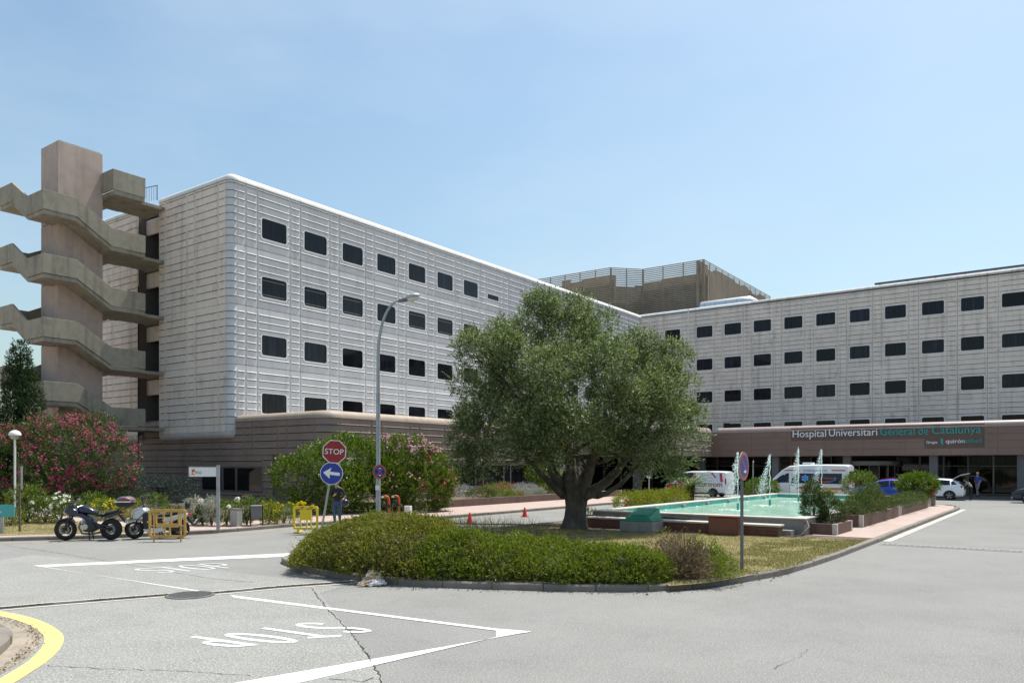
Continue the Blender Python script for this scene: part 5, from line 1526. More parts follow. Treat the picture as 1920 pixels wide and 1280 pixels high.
# outer ledge with brick seats along the near side
g = MB(); g.box(0.3, 7.6, -0.55, -0.02, 0.1, 0.30); g.build('ledge', m_poolwall, fn, bevel=0.01)
for x0, x1 in ((0.4, 2.0), (3.2, 5.1), (5.9, 7.35)):
    g = MB(); g.box(x0, x1, -1.05, -0.6, 0.12, 0.44); g.build('seat_base', m_brick, fn)
    g = MB(); g.box(x0 - 0.05, x1 + 0.05, -1.12, -0.57, 0.44, 0.50); g.build('seat_top', m_poolrim, fn, bevel=0.012)
    for q in range(2):
        g = MB(); g.box(x0 + 0.01, x1 - 0.01, -1.075, -1.052, 0.17 + q * 0.14, 0.28 + q * 0.14); g.build('seat_board', m_redbrown, fn)
g = MB(); pth = [(3.0, -0.5, 0.55), (4.0, -0.45, 0.52), (5.0, -0.42, 0.46), (6.2, -0.42, 0.42)]
g.tube(pth, 0.035, 8); g.build('pipe', m_black, fn, smooth=60)
g = MB(); g.tube([(7.5, -0.75, 0.14), (7.7, -0.9, 0.13), (8.0, -0.85, 0.2), (8.15, -0.5, 0.45), (8.0, -0.25, 0.62), (7.9, -0.1, 0.5)], 0.022, 7); g.build('hose', mat('hose_brown', (0.16, 0.12, 0.09), 0.6), fn, smooth=60)
# jets
m_spray = leaf_mat('spray_water', [(0.86, 0.88, 0.88), (0.93, 0.94, 0.94)], 0.5, 0.3)
jets = [(-11.72, 33.0, 2.95, 'nearest fountain jet, half hidden behind the no-parking sign'), (-11.72, 37.4, 2.85, 'second fountain jet, between the sign and the ambulance nose'), (-11.72, 42.2, 3.25, 'third fountain jet, in front of the ambulance door'), (-11.72, 46.9, 3.3, 'farthest fountain jet, in front of the ambulance side')]
for q, (bx, by, top, lab) in enumerate(jets):
    j = empty('fountain_jet', W(bx, by, 0.44), 0, lab, 'water jet', 'fountain jets in a row')
    g = MB(); g.tube([(0, 0, -0.25), (0, 0, 0.32)], 0.05, 10); g.build('nozzle', m_teal, j, smooth=50)
    rr = random.Random(q + 60); H_ = top - 0.44
    path = [(0.02 * math.sin(k * 2.2 + q), 0.02 * math.cos(k * 1.7), 0.3 + (H_ - 0.3) * k / 12) for k in range(13)]
    g = MB(); g.tube(path, [0.012 + 0.014 * (k / 12) ** 2 for k in range(13)], 7); g.build('stream', m_spray, j, smooth=60)
    g = MB()
    drift = 0.28 + 0.2 * (q % 2)
    for k in range(900):
        u = rr.random() ** 0.7; t = rr.uniform(0, 6.28)
        h = H_ * (1 - u * 0.85) + rr.gauss(0, 0.06); sp = 0.05 + 0.30 * u
        c = Vector((-drift * u + rr.gauss(0, sp * 0.45), rr.gauss(0, sp * 0.45), h))
        s_ = rr.uniform(0.005, 0.015) * (1.25 - 0.6 * u)
        g.add([c + Vector(d) * s_ for d in ((1, 0, 0), (-1, 0, 0), (0, 1, 0), (0, -1, 0), (0, 0, 1.6), (0, 0, -1.6))], [(0, 2, 4), (2, 1, 4), (1, 3, 4), (3, 0, 4), (2, 0, 5), (1, 2, 5), (3, 1, 5), (0, 3, 5)])
    tag(g.build('droplets', m_spray, j), kind='stuff')
    g = MB()
    for k in range(160):
        t = rr.uniform(0, 6.28); d = abs(rr.gauss(0, 0.45)); c = Vector((d * math.cos(t) - 0.2, d * math.sin(t), 0.035)); s_ = rr.uniform(0.012, 0.035)
        g.add([c + Vector((s_, 0, 0)), c + Vector((0, s_, 0)), c + Vector((-s_, 0, 0)), c + Vector((0, -s_, 0)), c + Vector((0, 0, s_ * .5))], [(0, 1, 4), (1, 2, 4), (2, 3, 4), (3, 0, 4)])
    tag(g.build('foam', m_spray, j), kind='stuff')
# concrete block with green hatch in front of the pool
hb = empty('hatch_box', W(-12.1, 24.6, 0.11), -A, 'green sloping lid on a square concrete block in front of the fountain', 'hatch')
g = MB(); g.box(-0.62, 0.62, -0.55, 0.55, 0, 0.36); g.build('block', m_poolwall, hb, bevel=0.015)
m_green = mat('green_plastic', (0.035, 0.27, 0.16), 0.45, var=0.06, scale=5)
g = MB(); g.py([(-0.58, 0.365), (0.58, 0.365), (0.58, 0.43), (-0.58, 0.43)], -0.5, 0.5); g.build('lid_base', m_green, hb, bevel=0.02)
rings = [[(-0.50, -0.46, 0.43), (0.50, -0.46, 0.43), (0.50, 0.46, 0.43), (-0.50, 0.46, 0.43)], [(-0.42, -0.38, 0.50), (0.42, -0.38, 0.50), (0.42, 0.42, 0.80), (-0.42, 0.42, 0.80)]]
g = MB(); g.loft(rings); g.build('lid', m_green, hb, bevel=0.03)
g = MB(); rings = [[(-0.34, -0.30, 0.535), (0.34, -0.30, 0.535), (0.34, 0.32, 0.765), (-0.34, 0.32, 0.765)], [(-0.31, -0.27, 0.585), (0.31, -0.27, 0.585), (0.31, 0.29, 0.80), (-0.31, 0.29, 0.80)]]
g.loft(rings); g.build('lid_panel', m_green, hb, bevel=0.02)
bb = empty('utility_box', W(-9.2, 24.75, 0.11), -A, 'plain red-brown metal cabinet standing against the fountain seats', 'cabinet')
g = MB(); g.box(-0.5, 0.5, -0.24, 0.24, 0, 0.60); g.build('cabinet', m_redbrown, bb, bevel=0.015)
g = MB(); g.box(-0.53, 0.53, -0.27, 0.27, 0.60, 0.63); g.build('top_plate', m_redbrown, bb)
g = MB(); g.box(-0.46, 0.46, -0.252, -0.241, 0.05, 0.56); g.build('door', mat('cabinet_door', (0.19, 0.066, 0.042), 0.6), bb)
sb = empty('corner_planter', W(-15.4, 26.3, 0.11), -A, 'small square brick planter at the left end of the fountain', 'planter')
g = MB(); g.box(-0.6, -0.52, -0.6, 0.6, 0, 0.32); g.box(0.4, 0.48, -0.6, 0.6, 0, 0.32); g.box(-0.52, 0.4, -0.6, -0.52, 0, 0.32); g.box(-0.52, 0.4, 0.52, 0.6, 0, 0.32); g.build('wall', m_brick, sb)
g = MB(); g.box(-0.52, 0.4, -0.52, 0.52, 0, 0.26); g.build('soil', m_soil, sb)

# brick planters on the path beside the pool
m_tile_end = mat('planter_corner', (0.55, 0.50, 0.44), 0.8, var=0.1, scale=6, streak=0.3)
def planter(y0, y1, x0, x1, h, label):
    o = empty('planter', W(x0, y0, 0.115), -A, label, 'planter', 'planters beside the fountain')
    w, L_ = x1 - x0, y1 - y0; t = 0.12
    def cells(n0, n1): return [(n0 + k * 0.30, min(n0 + k * 0.30 + 0.29, n1)) for k in range(int((n1 - n0) / 0.30 + 0.7)) if min(n0 + k * 0.30 + 0.29, n1) - (n0 + k * 0.30) > 0.05]
    for a, b in cells(0.14, w - 0.14):
        g = MB(); g.box(a, b, 0, t, 0, h); g.build('brick', m_brick, o)
    for a, b in cells(0.14, L_ - 0.14):
        g = MB(); g.box(w - t, w, a, b, 0, h); g.build('brick', m_brick, o)
    g = MB(); g.box(0, t, 0.14, L_, 0, h); g.box(t, w - t, L_ - t, L_, 0, h); g.build('wall', m_brick, o)
    for cx, cy in ((0, 0), (w - 0.14, 0), (w - 0.14, L_ - 0.14)):
        g = MB(); g.box(cx - 0.004, cx + 0.144, cy - 0.004, cy + 0.144, 0, h + 0.006); g.build('corner_tile', m_tile_end, o)
    g = MB(); g.box(t, w - t, t, L_ - t, 0, h - 0.05); g.build('soil', m_soil, o)
    return o
planter(26.7, 28.9, -7.9, -6.2, 0.36, 'nearest short brick planter at the pool corner')
planter(30.6, 38.0, -7.03, -6.2, 0.44, 'long brick planter holding the spreading junipers')
planter(38.7, 47.0, -7.03, -6.25, 0.40, 'long brick planter with the low shrubs, third along the path')
planter(48.0, 50.2, -7.6, -6.3, 0.45, 'far small brick planter holding the oleander')
# plants in them
shrub('thuja_shrub', 'upright dark green shrub in the nearest planter at the pool corner', 'shrub', W(-7.2, 27.8, 0.45), [(0.0, 0, 0.42, 0.40, 0.40, 0.48), (-0.06, 0, 0.82, 0.32, 0.32, 0.42), (-0.02, 0.1, 1.12, 0.20, 0.20, 0.26), (0.62, -0.1, 0.35, 0.38, 0.38, 0.40), (0.45, 0, 0.6, 0.3, 0.3, 0.35)], 3000, 8, 0.13, 0.045, 0.018, lm_thuja, 501, gap=0.25, gf=3)
jv = [(W(-6.7, 31 + k * 0.95, 0) - W(-6.7, 34.2, 0)) for k in range(7)]
shrub('juniper', 'dark spreading junipers overflowing the long planter', 'shrub', W(-6.7, 34.2, 0.5), [(v.x + 0.15 * math.sin(k * 2.2), v.y, 0.14 + 0.12 * (k % 3), 0.5, 0.5, 0.32 + 0.14 * (k % 2)) for k, v in enumerate(jv)] + [(jv[4].x, jv[4].y, 0.70, 0.26, 0.26, 0.38), (jv[2].x + .2, jv[2].y, 0.5, 0.38, 0.38, 0.3)], 5200, 8, 0.18, 0.05, 0.016, lm_thuja, 511, gap=0.35, gf=2.6, updrift=0.7)
shrub('low_shrub', 'flat green ground cover in the third planter', 'shrub', W(-6.65, 42.8, 0.45), [((W(-6.65, 39.3 + k * 1.1, 0) - W(-6.65, 42.8, 0)).x, (W(-6.65, 39.3 + k * 1.1, 0) - W(-6.65, 42.8, 0)).y, 0.16, 0.62, 0.62, 0.36) for k in range(7)], 2800, 8, 0.14, 0.045, 0.016, lm_thuja, 521, gap=0.2)
shrub('oleander_bush', 'bushy oleander with a few pink flowers in the far small planter', 'shrub', W(-7.0, 49.1, 0.5), [(0, 0, 0.55, 0.78, 0.75, 0.6), (0.5, 0.1, 0.75, 0.55, 0.55, 0.45), (-0.5, 0, 0.7, 0.6, 0.55, 0.5), (0, 0.2, 1.0, 0.5, 0.45, 0.35)], 1300, 8, 0.24, 0.15, 0.032, lm_bright, 531, flowers=[(18, 0.06, fm_red, 3, 0.06, lambda p: p[:, 2] < 0.9), (16, 0.05, fm_peach, 2, 0.06, None)], updrift=1.0)
shrub('topiary_shrub', 'clipped round green shrub beside the blue car, behind the water', 'shrub', W(-10.3, 50.0, 0.2), [(0, 0, 0.95, 0.95, 0.95, 0.85)], 1500, 7, 0.14, 0.06, 0.03, lm_bright, 541, gap=0.08)
shrub('low_shrub', 'low yellow-green shrub in front of the ambulance rear wheel', 'shrub', W(-12.2, 49.6, 0.2), [(0, 0, 0.3, 0.8, 0.5, 0.45)], 300, 6, 0.16, 0.06, 0.03, lm_yjun, 545)

# --- street lamp with curved arm
lp = at(709, 977.5, 0.12)
sl = empty('street_lamp', lp, 0, 'tall galvanised street lamp with curved arm in front of the wing', 'street lamp')
kz = lp.y / F_PX
H1 = (978 - 640) * kz
g = MB(); g.tube([(0, 0, 0), (0, 0, 2.1), (0, 0, 2.12), (0, 0, 5.2)], [0.095, 0.095, 0.088, 0.08], 14); g.build('lower_pole', m_steel, sl, smooth=40)
arm = [(0, 0, 5.2), (0, 0, H1 - 0.6)]
for k in range(1, 11):
    t = k / 10; arm.append((0.95 * (t ** 1.7), -0.2 * t, H1 - 0.6 + 2.2 * math.sin(t * math.pi / 2) ** 0.9))
g = MB(); g.tube(arm, [0.075] + [0.068 - 0.003 * k for k in range(len(arm) - 1)], 12); g.build('arm', m_steel, sl, smooth=50)
tip = Vector(arm[-1])
rot = Matrix.Rotation(R(-12), 3, 'Y')
g = MB(); g.ell(tip + Vector((0.18, -0.02, 0.03)), (0.32, 0.10, 0.09), 12, 8, rot); g.build('lamp_neck', m_grey_metal, sl, smooth=60)
g = MB(); g.ell(tip + Vector((0.48, -0.05, 0.14)), (0.30, 0.19, 0.13), 16, 10, rot); g.build('lamp_head', m_steel, sl, smooth=60)
g = MB(); g.ell(tip + Vector((0.50, -0.06, 0.06)), (0.25, 0.16, 0.12), 16, 10, rot); g.build('lamp_glass', mat('lamp_glass', (0.62, 0.60, 0.54), 0.12, var=0), sl, smooth=60)
g = MB(); g.box(-0.09, 0.07, -0.125, -0.115, 1.28, 1.47); g.build('label_plate', m_sign_white, sl)
def disc_sign(parent, c, r, yaw, kind, name='sign_disc'):
    """round plate facing -Y turned by yaw, with ring and symbol; parts are children of parent"""
    root = empty(name, c, yaw); root.parent = parent
    def part(nm, fn, m):
        g = MB(); fn(g); g.build(nm, m, root)
    part('back_plate', lambda g: g.lathe([(0.001, 0.012), (r, 0.012), (r, 0.03), (0.001, 0.03)], 36, axis='y'), m_sign_back)
    return root, part
def flat_disc(m, r, y, name, parent, ry=None):
    g = MB(); n = 40; g.add([(r * math.cos(2 * math.pi * k / n), y, (ry or r) * math.sin(2 * math.pi * k / n)) for k in range(n)], [tuple(range(n))]); return g.build(name, m, parent)
def bar(g, a, b, w, y): 
    a, b = Vector((a[0], a[1])), Vector((b[0], b[1])); d = (b - a).normalized(); n = Vector((-d.y, d.x)) * w / 2
    g.add([(p.x, y, p.y) for p in (a + n, b + n, b - n, a - n)], [(0, 1, 2, 3)])
def disc_mesh_parts(parent, c, r, yaw, kind):
    """one part (the plate) with its coloured faces as sub-parts"""
    g = MB(); g.lathe([(0.001, 0.0), (r, 0.0), (r, 0.02), (0.001, 0.02)], 40, axis='y')
    p = g.build('sign_plate', m_sign_back, parent, c, yaw)
    if kind == 'arrow':
        flat_disc(m_sign_white, r * 0.995, -0.003, 'white_rim', p); flat_disc(m_blue_sign, r * 0.945, -0.006, 'blue_face', p)
        ang = R(-7); 
        pts = [(-0.72, 0.0), (-0.05, 0.50), (-0.14, 0.15), (0.74, 0.13), (0.72, -0.13), (-0.14, -0.13), (-0.10, -0.48)]
        pts = [(x * math.cos(ang) - z * math.sin(ang), x * math.sin(ang) + z * math.cos(ang)) for x, z in pts]
        g = MB(); g.add([(x * r, -0.009, z * r) for x, z in pts], [(0, 1, 2), (0, 2, 5), (0, 5, 6), (2, 3, 4, 5)]); g.build('arrow', m_sign_white, p)
    elif kind == 'nostop':
        flat_disc(m_red_faded, r * 0.995, -0.003, 'red_ring', p); flat_disc(m_blue_sign, r * 0.74, -0.006, 'blue_face', p)
        g = MB(); bar(g, (-r * .52, -r * .52), (r * .52, r * .52), r * 0.15, -0.009); g.build('cross_bar', m_red_faded, p)
        g = MB(); bar(g, (-r * .52, r * .52), (r * .52, -r * .52), r * 0.15, -0.0105); g.build('cross_bar', m_red_faded, p)
        for s_ in (1, -1):
            g = MB(); bar(g, (-r * .18, s_ * r * .46), (r * .18, s_ * r * .46), r * 0.15, -0.0095); g.build('arrow_mark', m_sign_white, p)
    elif kind == 'nopark':
        flat_disc(m_red_faded, r * 0.995, -0.003, 'red_ring', p); flat_disc(m_blue_sign, r * 0.76, -0.006, 'blue_face', p)
        g = MB(); bar(g, (-r * .55, r * .55), (r * .55, -r * .55), r * 0.15, -0.009); g.build('cross_bar', m_red_faded, p)
        g = MB(); bar(g, (-r * .12, -r * .38), (r * .18, -r * .38), r * 0.13, -0.010); g.add([(r * .16, -0.0105, -r * .22), (r * .40, -0.0105, -r * .38), (r * .16, -0.0105, -r * .54)], [(0, 1, 2)]); g.build('arrow_mark', m_sign_white, p)
    return p
disc_mesh_parts(sl, (0.09, -0.16, (977.5 - 884) * kz), 0.30, R(38), 'nostop')

# --- leaning stop sign with the blue arrow below
SP = at(603, 992, 0.12)
ss = empty('stop_sign', SP, 0, 'leaning red octagonal stop sign above a blue round arrow sign', 'road sign')
kz2 = SP.y / F_PX
lean = (630 - 603) / (992 - 832)
def sp_at(py): return Vector(((992 - py) * kz2 * lean, 0, (992 - py) * kz2))
g = MB(); g.tube([(0, 0, -0.02), sp_at(828)], 0.038, 10); g.build('post', m_steel, ss, smooth=50)
tilt = -math.atan(lean) * 0.4
r8 = 21.6 * kz2
def octa(r): return [(r / math.cos(R(22.5)) * math.cos(R(22.5 + 45 * k)), r / math.cos(R(22.5)) * math.sin(R(22.5 + 45 * k))) for k in range(8)]
c8 = sp_at(846.5)
g = MB(); g.py(octa(r8), -0.075, -0.05); pl8 = g.build('stop_plate', m_sign_back, ss, c8); pl8.rotation_euler = (0, R(3), R(4))
g = MB(); g.add([(x, -0.078, z) for x, z in octa(r8 * 0.995)], [tuple(range(8))]); g.build('white_rim', m_sign_white, pl8)
g = MB(); g.add([(x, -0.081, z) for x, z in octa(r8 * 0.93)], [tuple(range(8))]); g.build('red_face', m_red, pl8)
text_on('lettering', 'STOP', (-r8 * 0.80, -0.084, -r8 * 0.22), (1, 0, 0), r8 * 1.60, (0, 0, 1), r8 * 0.46, (0, -1, 0), 0.004, m_sign_white, pl8)
cA = sp_at(887) + Vector((0.03, -0.07, 0)); disc_mesh_parts(ss, cA, 21.3 * kz2, R(3), 'arrow')

# --- no-parking sign on the island
NP = at(1391, 1066, 0.12)
ns = empty('no_parking_sign', NP, 0, 'round no-parking sign on a grey post on the island lawn', 'road sign')
kz3 = NP.y / F_PX
g = MB(); g.box(-0.032, 0.032, -0.02, 0.02, -0.02, (1066 - 862) * kz3); g.build('post', m_grey_metal, ns, bevel=0.005)
disc_mesh_parts(ns, (0.03, -0.06, (1066 - 873.5) * kz3), 0.315, R(55), 'nopark')
# --- distant signs
def far_sign(px, py_base, py_c, label, kind, r=0.3, yaw=0.5, plate=False):
    p = at(px, py_base, 0.115); o = empty('no_stopping_sign', p, 0, label, 'road sign'); k = p.y / F_PX
    g = MB(); g.tube([(0, 0, 0), (0, 0, (py_base - py_c) * k + 0.5)], 0.05, 8); g.build('post', m_steel, o, smooth=50)
    disc_mesh_parts(o, (0.0, -0.09, (py_base - py_c) * k), r, yaw, kind)
    if plate: g = MB(); g.box(-0.2, 0.2, -0.10, -0.08, (py_base - py_c) * k - 0.58, (py_base - py_c) * k - 0.40); g.build('sub_plate', m_sign_white, o)
    return o
far_sign(1217, 929, 881, 'small round no-stopping sign on a pole under the olive crown', 'nostop', 0.32, R(35), True)
p = at(1412, 930, 0.115); o = empty('sign_post', p, 0, 'thin post with a narrow edge-on plate between the van and the ambulance', 'road sign'); k_ = p.y / F_PX
g = MB(); g.tube([(0, 0, 0), (0, 0, 2.6)], 0.04, 8); g.build('post', m_steel, o, smooth=50)
disc_mesh_parts(o, (0.02, -0.06, 2.32), 0.30, R(76), 'nostop')

# --- station direction sign
FG = at(409, 993, 0.12); k_ = FG.y / F_PX
fg = empty('station_sign', FG, R(8), 'white direction sign with orange emblem on a grey post', 'sign')
g = MB(); g.box(-0.055, 0.055, -0.05, 0.05, -0.02, 121 * k_); g.build('post', m_steel, fg, bevel=0.008)
z0, z1 = (993 - 893) * k_, (993 - 876) * k_
g = MB(); g.box(-0.98, -0.06, -0.03, 0.03, z0, z1); bd = g.build('sign_board', m_sign_white, fg, bevel=0.005)
g = MB(); g.box(-0.985, -0.055, -0.036, 0.036, z1, z1 + 0.03); g.build('top_rail', m_steel, fg)
g = MB(); g.box(-1.0, -0.985, -0.035, 0.035, z0, z1); g.build('red_edge', m_red, fg)
m_orange = mat('emblem_orange', (0.60, 0.17, 0.02), 0.5, var=0.05)
g = MB(); g.box(-0.88, -0.77, -0.034, -0.031, z0 + 0.07, z1 - 0.06); g.build('emblem', m_orange, bd)
g = MB(); g.lathe([(0.018, -0.037), (0.038, -0.037), (0.038, -0.0345), (0.018, -0.0345)], 14, (-0.805, 0, z0 + 0.13), 'y'); g.build('emblem_mark', m_sign_white, bd)
text_on('lettering', 'FGC', (-0.745, -0.033, z0 + 0.10), (1, 0, 0), 0.20, (0, 0, 1), 0.085, (0, -1, 0), 0.003, m_black, bd)
g = MB(); g.add([(-0.965, -0.034, z0 + 0.07), (-0.93, -0.034, z0 + 0.10), (-0.93, -0.034, z0 + 0.04)], [(0, 1, 2)]); g.build('arrow_mark', m_black, bd)

# --- globe lamp, back of an information sign, teal sign at the left edge
GL = at(28, 958, 0.12); k_ = GL.y / F_PX
gl = empty('globe_lamp', GL, 0, 'garden lamp with white mushroom globe in front of the magenta oleander', 'lamp')
zt = (958 - 815) * k_
g = MB(); g.tube([(0, 0, -0.02), (0, 0, zt - 0.22)], 0.05, 10); g.build('post', m_sign_white, gl, smooth=50)
g = MB(); g.lathe([(0.05, zt - 0.24), (0.16, zt - 0.2), (0.20, zt - 0.1), (0.20, zt)], 18); g.build('lamp_glass', mat('frosted_glass', (0.45, 0.42, 0.33), 0.3, var=0.05), gl, smooth=50)
g = MB(); g.lathe([(0.275, zt - 0.02), (0.27, zt + 0.06), (0.21, zt + 0.16), (0.10, zt + 0.22), (0.001, zt + 0.24)], 20); g.build('lamp_cap', m_sign_white, gl, smooth=60)
IS = at(37, 996, 0.12); k_ = IS.y / F_PX
ib = empty('information_sign', IS, R(-62), 'back of a narrow grey sign board on a thin brown post', 'sign')
g = MB(); g.tube([(0, 0, -0.02), (0, 0, 121 * k_)], 0.038, 8); g.build('post', mat('rusty_post', (0.17, 0.12, 0.08), 0.7, var=0.2, scale=8), ib, smooth=50)
g = MB(); g.box(-0.28, 0.28, 0.04, 0.07, (996 - 917) * k_, (996 - 874) * k_); g.build('board', m_sign_back, ib, bevel=0.005)
for zz in ((996 - 908) * k_, (996 - 884) * k_):
    g = MB(); g.box(-0.2, 0.2, -0.01, 0.04, zz - 0.02, zz + 0.02); g.build('bracket', m_steel, ib)
TS = at(4, 999, 0.12); k_ = TS.y / F_PX
ts = empty('teal_sign', TS, R(6), 'low teal sign with small white text at the left picture edge', 'sign')
m_tealsign = mat('teal_sign', (0.07, 0.36, 0.37), 0.5, var=0.04)
g = MB(); g.box(-1.3, 0.40, -0.04, 0.0, (999 - 969) * k_, (999 - 945.5) * k_); tsb = g.build('board', m_tealsign, ts)
for xx in (-0.02, -1.0):
    g = MB(); g.box(xx - 0.05, xx + 0.05, 0.0, 0.06, -0.02, (999 - 950) * k_); g.build('post', m_steel, ts)
for q, (w0, zz) in enumerate(((0.06, 0.80), (0.05, 0.725), (-0.0, 0.69))):
    pass
text_on('lettering', 'ns', (-0.13, -0.042, (999 - 961) * k_), (1, 0, 0), 0.14, (0, 0, 1), 0.09, (0, -1, 0), 0.003, m_sign_white, tsb)

# --- grey pillar and litter bin
PL = at(443, 986, 0.12); k_ = PL.y / F_PX
pi = empty('grey_pillar', PL, R(-25), 'square light grey concrete pillar beside the pavement', 'pillar')
g = MB(); g.box(-0.17, 0.17, -0.14, 0.14, -0.02, 33 * k_); g.build('shaft', mat('pillar_concrete', (0.38, 0.37, 0.35), 0.85, var=0.08, streak=0.3), pi, bevel=0.012)
g = MB(); g.box(-0.175, 0.175, -0.145, 0.145, 33 * k_ - 0.06, 33 * k_ + 0.01); g.build('cap', m_kerb, pi, bevel=0.01)
BN = at(481, 985, 0.12); k_ = BN.y / F_PX
bn = empty('litter_bin', BN, R(10), 'dark grey metal litter bin hanging between two posts', 'bin')
g = MB(); g.loft([[(-0.17, -0.13, 0.27), (0.17, -0.13, 0.27), (0.17, 0.13, 0.27), (-0.17, 0.13, 0.27)], [(-0.20, -0.16, 0.74), (0.20, -0.16, 0.74), (0.20, 0.16, 0.74), (-0.20, 0.16, 0.74)]]); g.build('bucket', m_grey_metal, bn, bevel=0.02)
g = MB(); g.box(-0.215, 0.215, -0.175, 0.175, 0.74, 0.77); g.build('rim', m_steel, bn)
for s_ in (-1, 1):
    g = MB(); g.tube([(s_ * 0.215, 0, -0.02), (s_ * 0.215, 0, 0.80)], 0.02, 8); g.build('leg', m_dark_metal, bn)

# --- traffic cones
m_cone = mat('cone_red', (0.62, 0.035, 0.02), 0.5, var=0.05)
for px, py, lab in ((881, 980, 'small red traffic cone on the road, left of the two'), (984, 968.5, 'small red traffic cone on the road, nearest the olive trunk')):
    o = empty('traffic_cone', at(px, py), 0.3, lab, 'cone', 'cones on the road behind the hedge')
    g = MB(); g.box(-0.16, 0.16, -0.16, 0.16, 0, 0.03); g.build('base', m_cone, o)
    g = MB(); g.lathe([(0.12, 0.03), (0.032, 0.42), (0.02, 0.44), (0.001, 0.44)], 16); g.build('cone_body', m_cone, o, smooth=50)
# red-orange marker at the island's back edge
o = empty('marker_post', W(-19.3, 37.2, 0.1), -A, 'short orange-red marker standing at the far island kerb', 'marker')
g = MB(); g.lathe([(0.12, 0), (0.12, 0.04), (0.06, 0.06), (0.045, 0.5), (0.001, 0.52)], 12); g.build('marker_body', m_cone, o, smooth=40)
g = MB(); g.lathe([(0.056, 0.28), (0.052, 0.36)], 12, cap=False); g.build('band', m_sign_white, o)

# --- plastic barriers
def barrier(loc, rz, w, h, m, label, solid):
    o = empty('plastic_barrier', loc, rz, label, 'barrier')
    t = 0.045
    g = MB(); pts = rounded(-w / 2, w / 2, 0.13, h, 0.09, 5)
    inn = rounded(-w / 2 + 0.07, w / 2 - 0.07, 0.20, h - 0.09, 0.05, 5)
    n = len(pts)
    vs = [(x, y, z) for y in (-t / 2, t / 2) for x, z in pts] + [(x, y, z) for y in (-t / 2, t / 2) for x, z in inn]
    fs = []
    for k in range(n):
        j = (k + 1) % n
        fs += [(k, j, 2 * n + j, 2 * n + k), (n + j, n + k, 3 * n + k, 3 * n + j), (k, n + k, n + j, j), (2 * n + j, 3 * n + j, 3 * n + k, 2 * n + k)]
    g.add(vs, fs); g.build('frame', m, o)
    if solid:
        g = MB(); g.py(rounded(-w * 0.22, w * 0.24, h * 0.48, h - 0.12, 0.03), -0.02, 0.02); g.build('center_panel', m, o)
        g = MB(); g.box(-0.02 - w * 0.2, 0.02 - w * 0.2, -t * .4, t * .4, 0.19, h * 0.49); g.build('bar', m, o)
        g = MB(); g.box(0.03, 0.07, -t * .4, t * .4, 0.19, h * 0.49); g.build('bar', m, o)
        g = MB(); g.box(w * 0.2, w * 0.24, -t * .4, t * .4, 0.19, h * 0.49); g.build('bar', m, o)
        for s_ in (-0.2, 0.15):
            g = MB(); g.box(s_, s_ + 0.14, -t / 2 - 0.003, t / 2 + 0.003, h - 0.065, h - 0.035); g.build('grip_slot', m_black, o)
        for s_ in (-0.28,):
            g = MB(); g.box(s_ - 0.035, s_ + 0.035, -0.03, 0.03, 0.05, 0.14); g.build('foot_stub', m, o)
            g = MB(); g.cbox((s_, 0, 0.03), (0.09, 0.62, 0.06)); g.build('foot', m, o, bevel=0.015)
        g = MB(); g.cbox((0.3, 0, 0.03), (0.09, 0.62, 0.06)); g.build('foot', m, o, bevel=0.015)
    else:
        zb = h * 0.50
        for k in range(4):
            x = -w * 0.30 + k * w * 0.2
            g = MB(); g.box(x - 0.022, x + 0.022, -t * .45, t * .45, zb + 0.055, h - 0.085); g.build('bar', m, o)
            if k in (1, 2):
                g = MB(); g.box(x - 0.022 + (0.04 if k == 1 else -0.04), x + 0.022 + (0.04 if k == 1 else -0.04), -t * .45, t * .45, 0.19, zb - 0.055); g.build('bar', m, o)
        g = MB(); g.box(-w / 2 + 0.065, -w * .30, -t * .42, t * .42, zb - 0.02, zb + 0.01); g.box(w * .30, w / 2 - 0.065, -t * .42, t * .42, zb - 0.02, zb + 0.01); g.build('side_bar', m, o)
        g = MB(); g.box(-w * 0.30, w * 0.30, -t * .5, t * .5, zb - 0.06, zb + 0.06); g.build('middle_board', m, o)
        for s_ in (-1, 1):
            for q in range(5):
                g = MB(); g.box(s_ * w * 0.36 - 0.012, s_ * w * 0.36 + 0.012, -t * .4, t * .4, 0.2 + q * 0.14, 0.27 + q * 0.14)
            g = MB(); g.box(s_ * w * 0.36 - 0.02, s_ * w * 0.36 + 0.02, -t * .4, t * .4, 0.0, h - 0.085); g.build('leg', m, o)
        for zz in (0.3, 0.62):
            for s_ in (-1, 1):
                g = MB(); g.tube([(s_ * (w / 2 + 0.0), 0, zz), (s_ * (w / 2 + 0.045), 0, zz)], 0.028, 8); g.build('hinge', m, o)
    return o
m_ybar = mat('yellow_plastic', (0.78, 0.56, 0.012), 0.45, var=0.04)
m_obar = mat('faded_orange_plastic', (0.64, 0.37, 0.085), 0.6, var=0.15, scale=8)
b0 = at(573, 999); barrier(b0, R(-10), 0.94, 0.96, m_ybar, 'bright yellow plastic barrier on the road at the hedge end', True)
b1 = at(314, 1015); barrier(b1, R(4), 1.14, 1.02, m_obar, 'faded orange plastic barrier standing in front of the scooter', False)

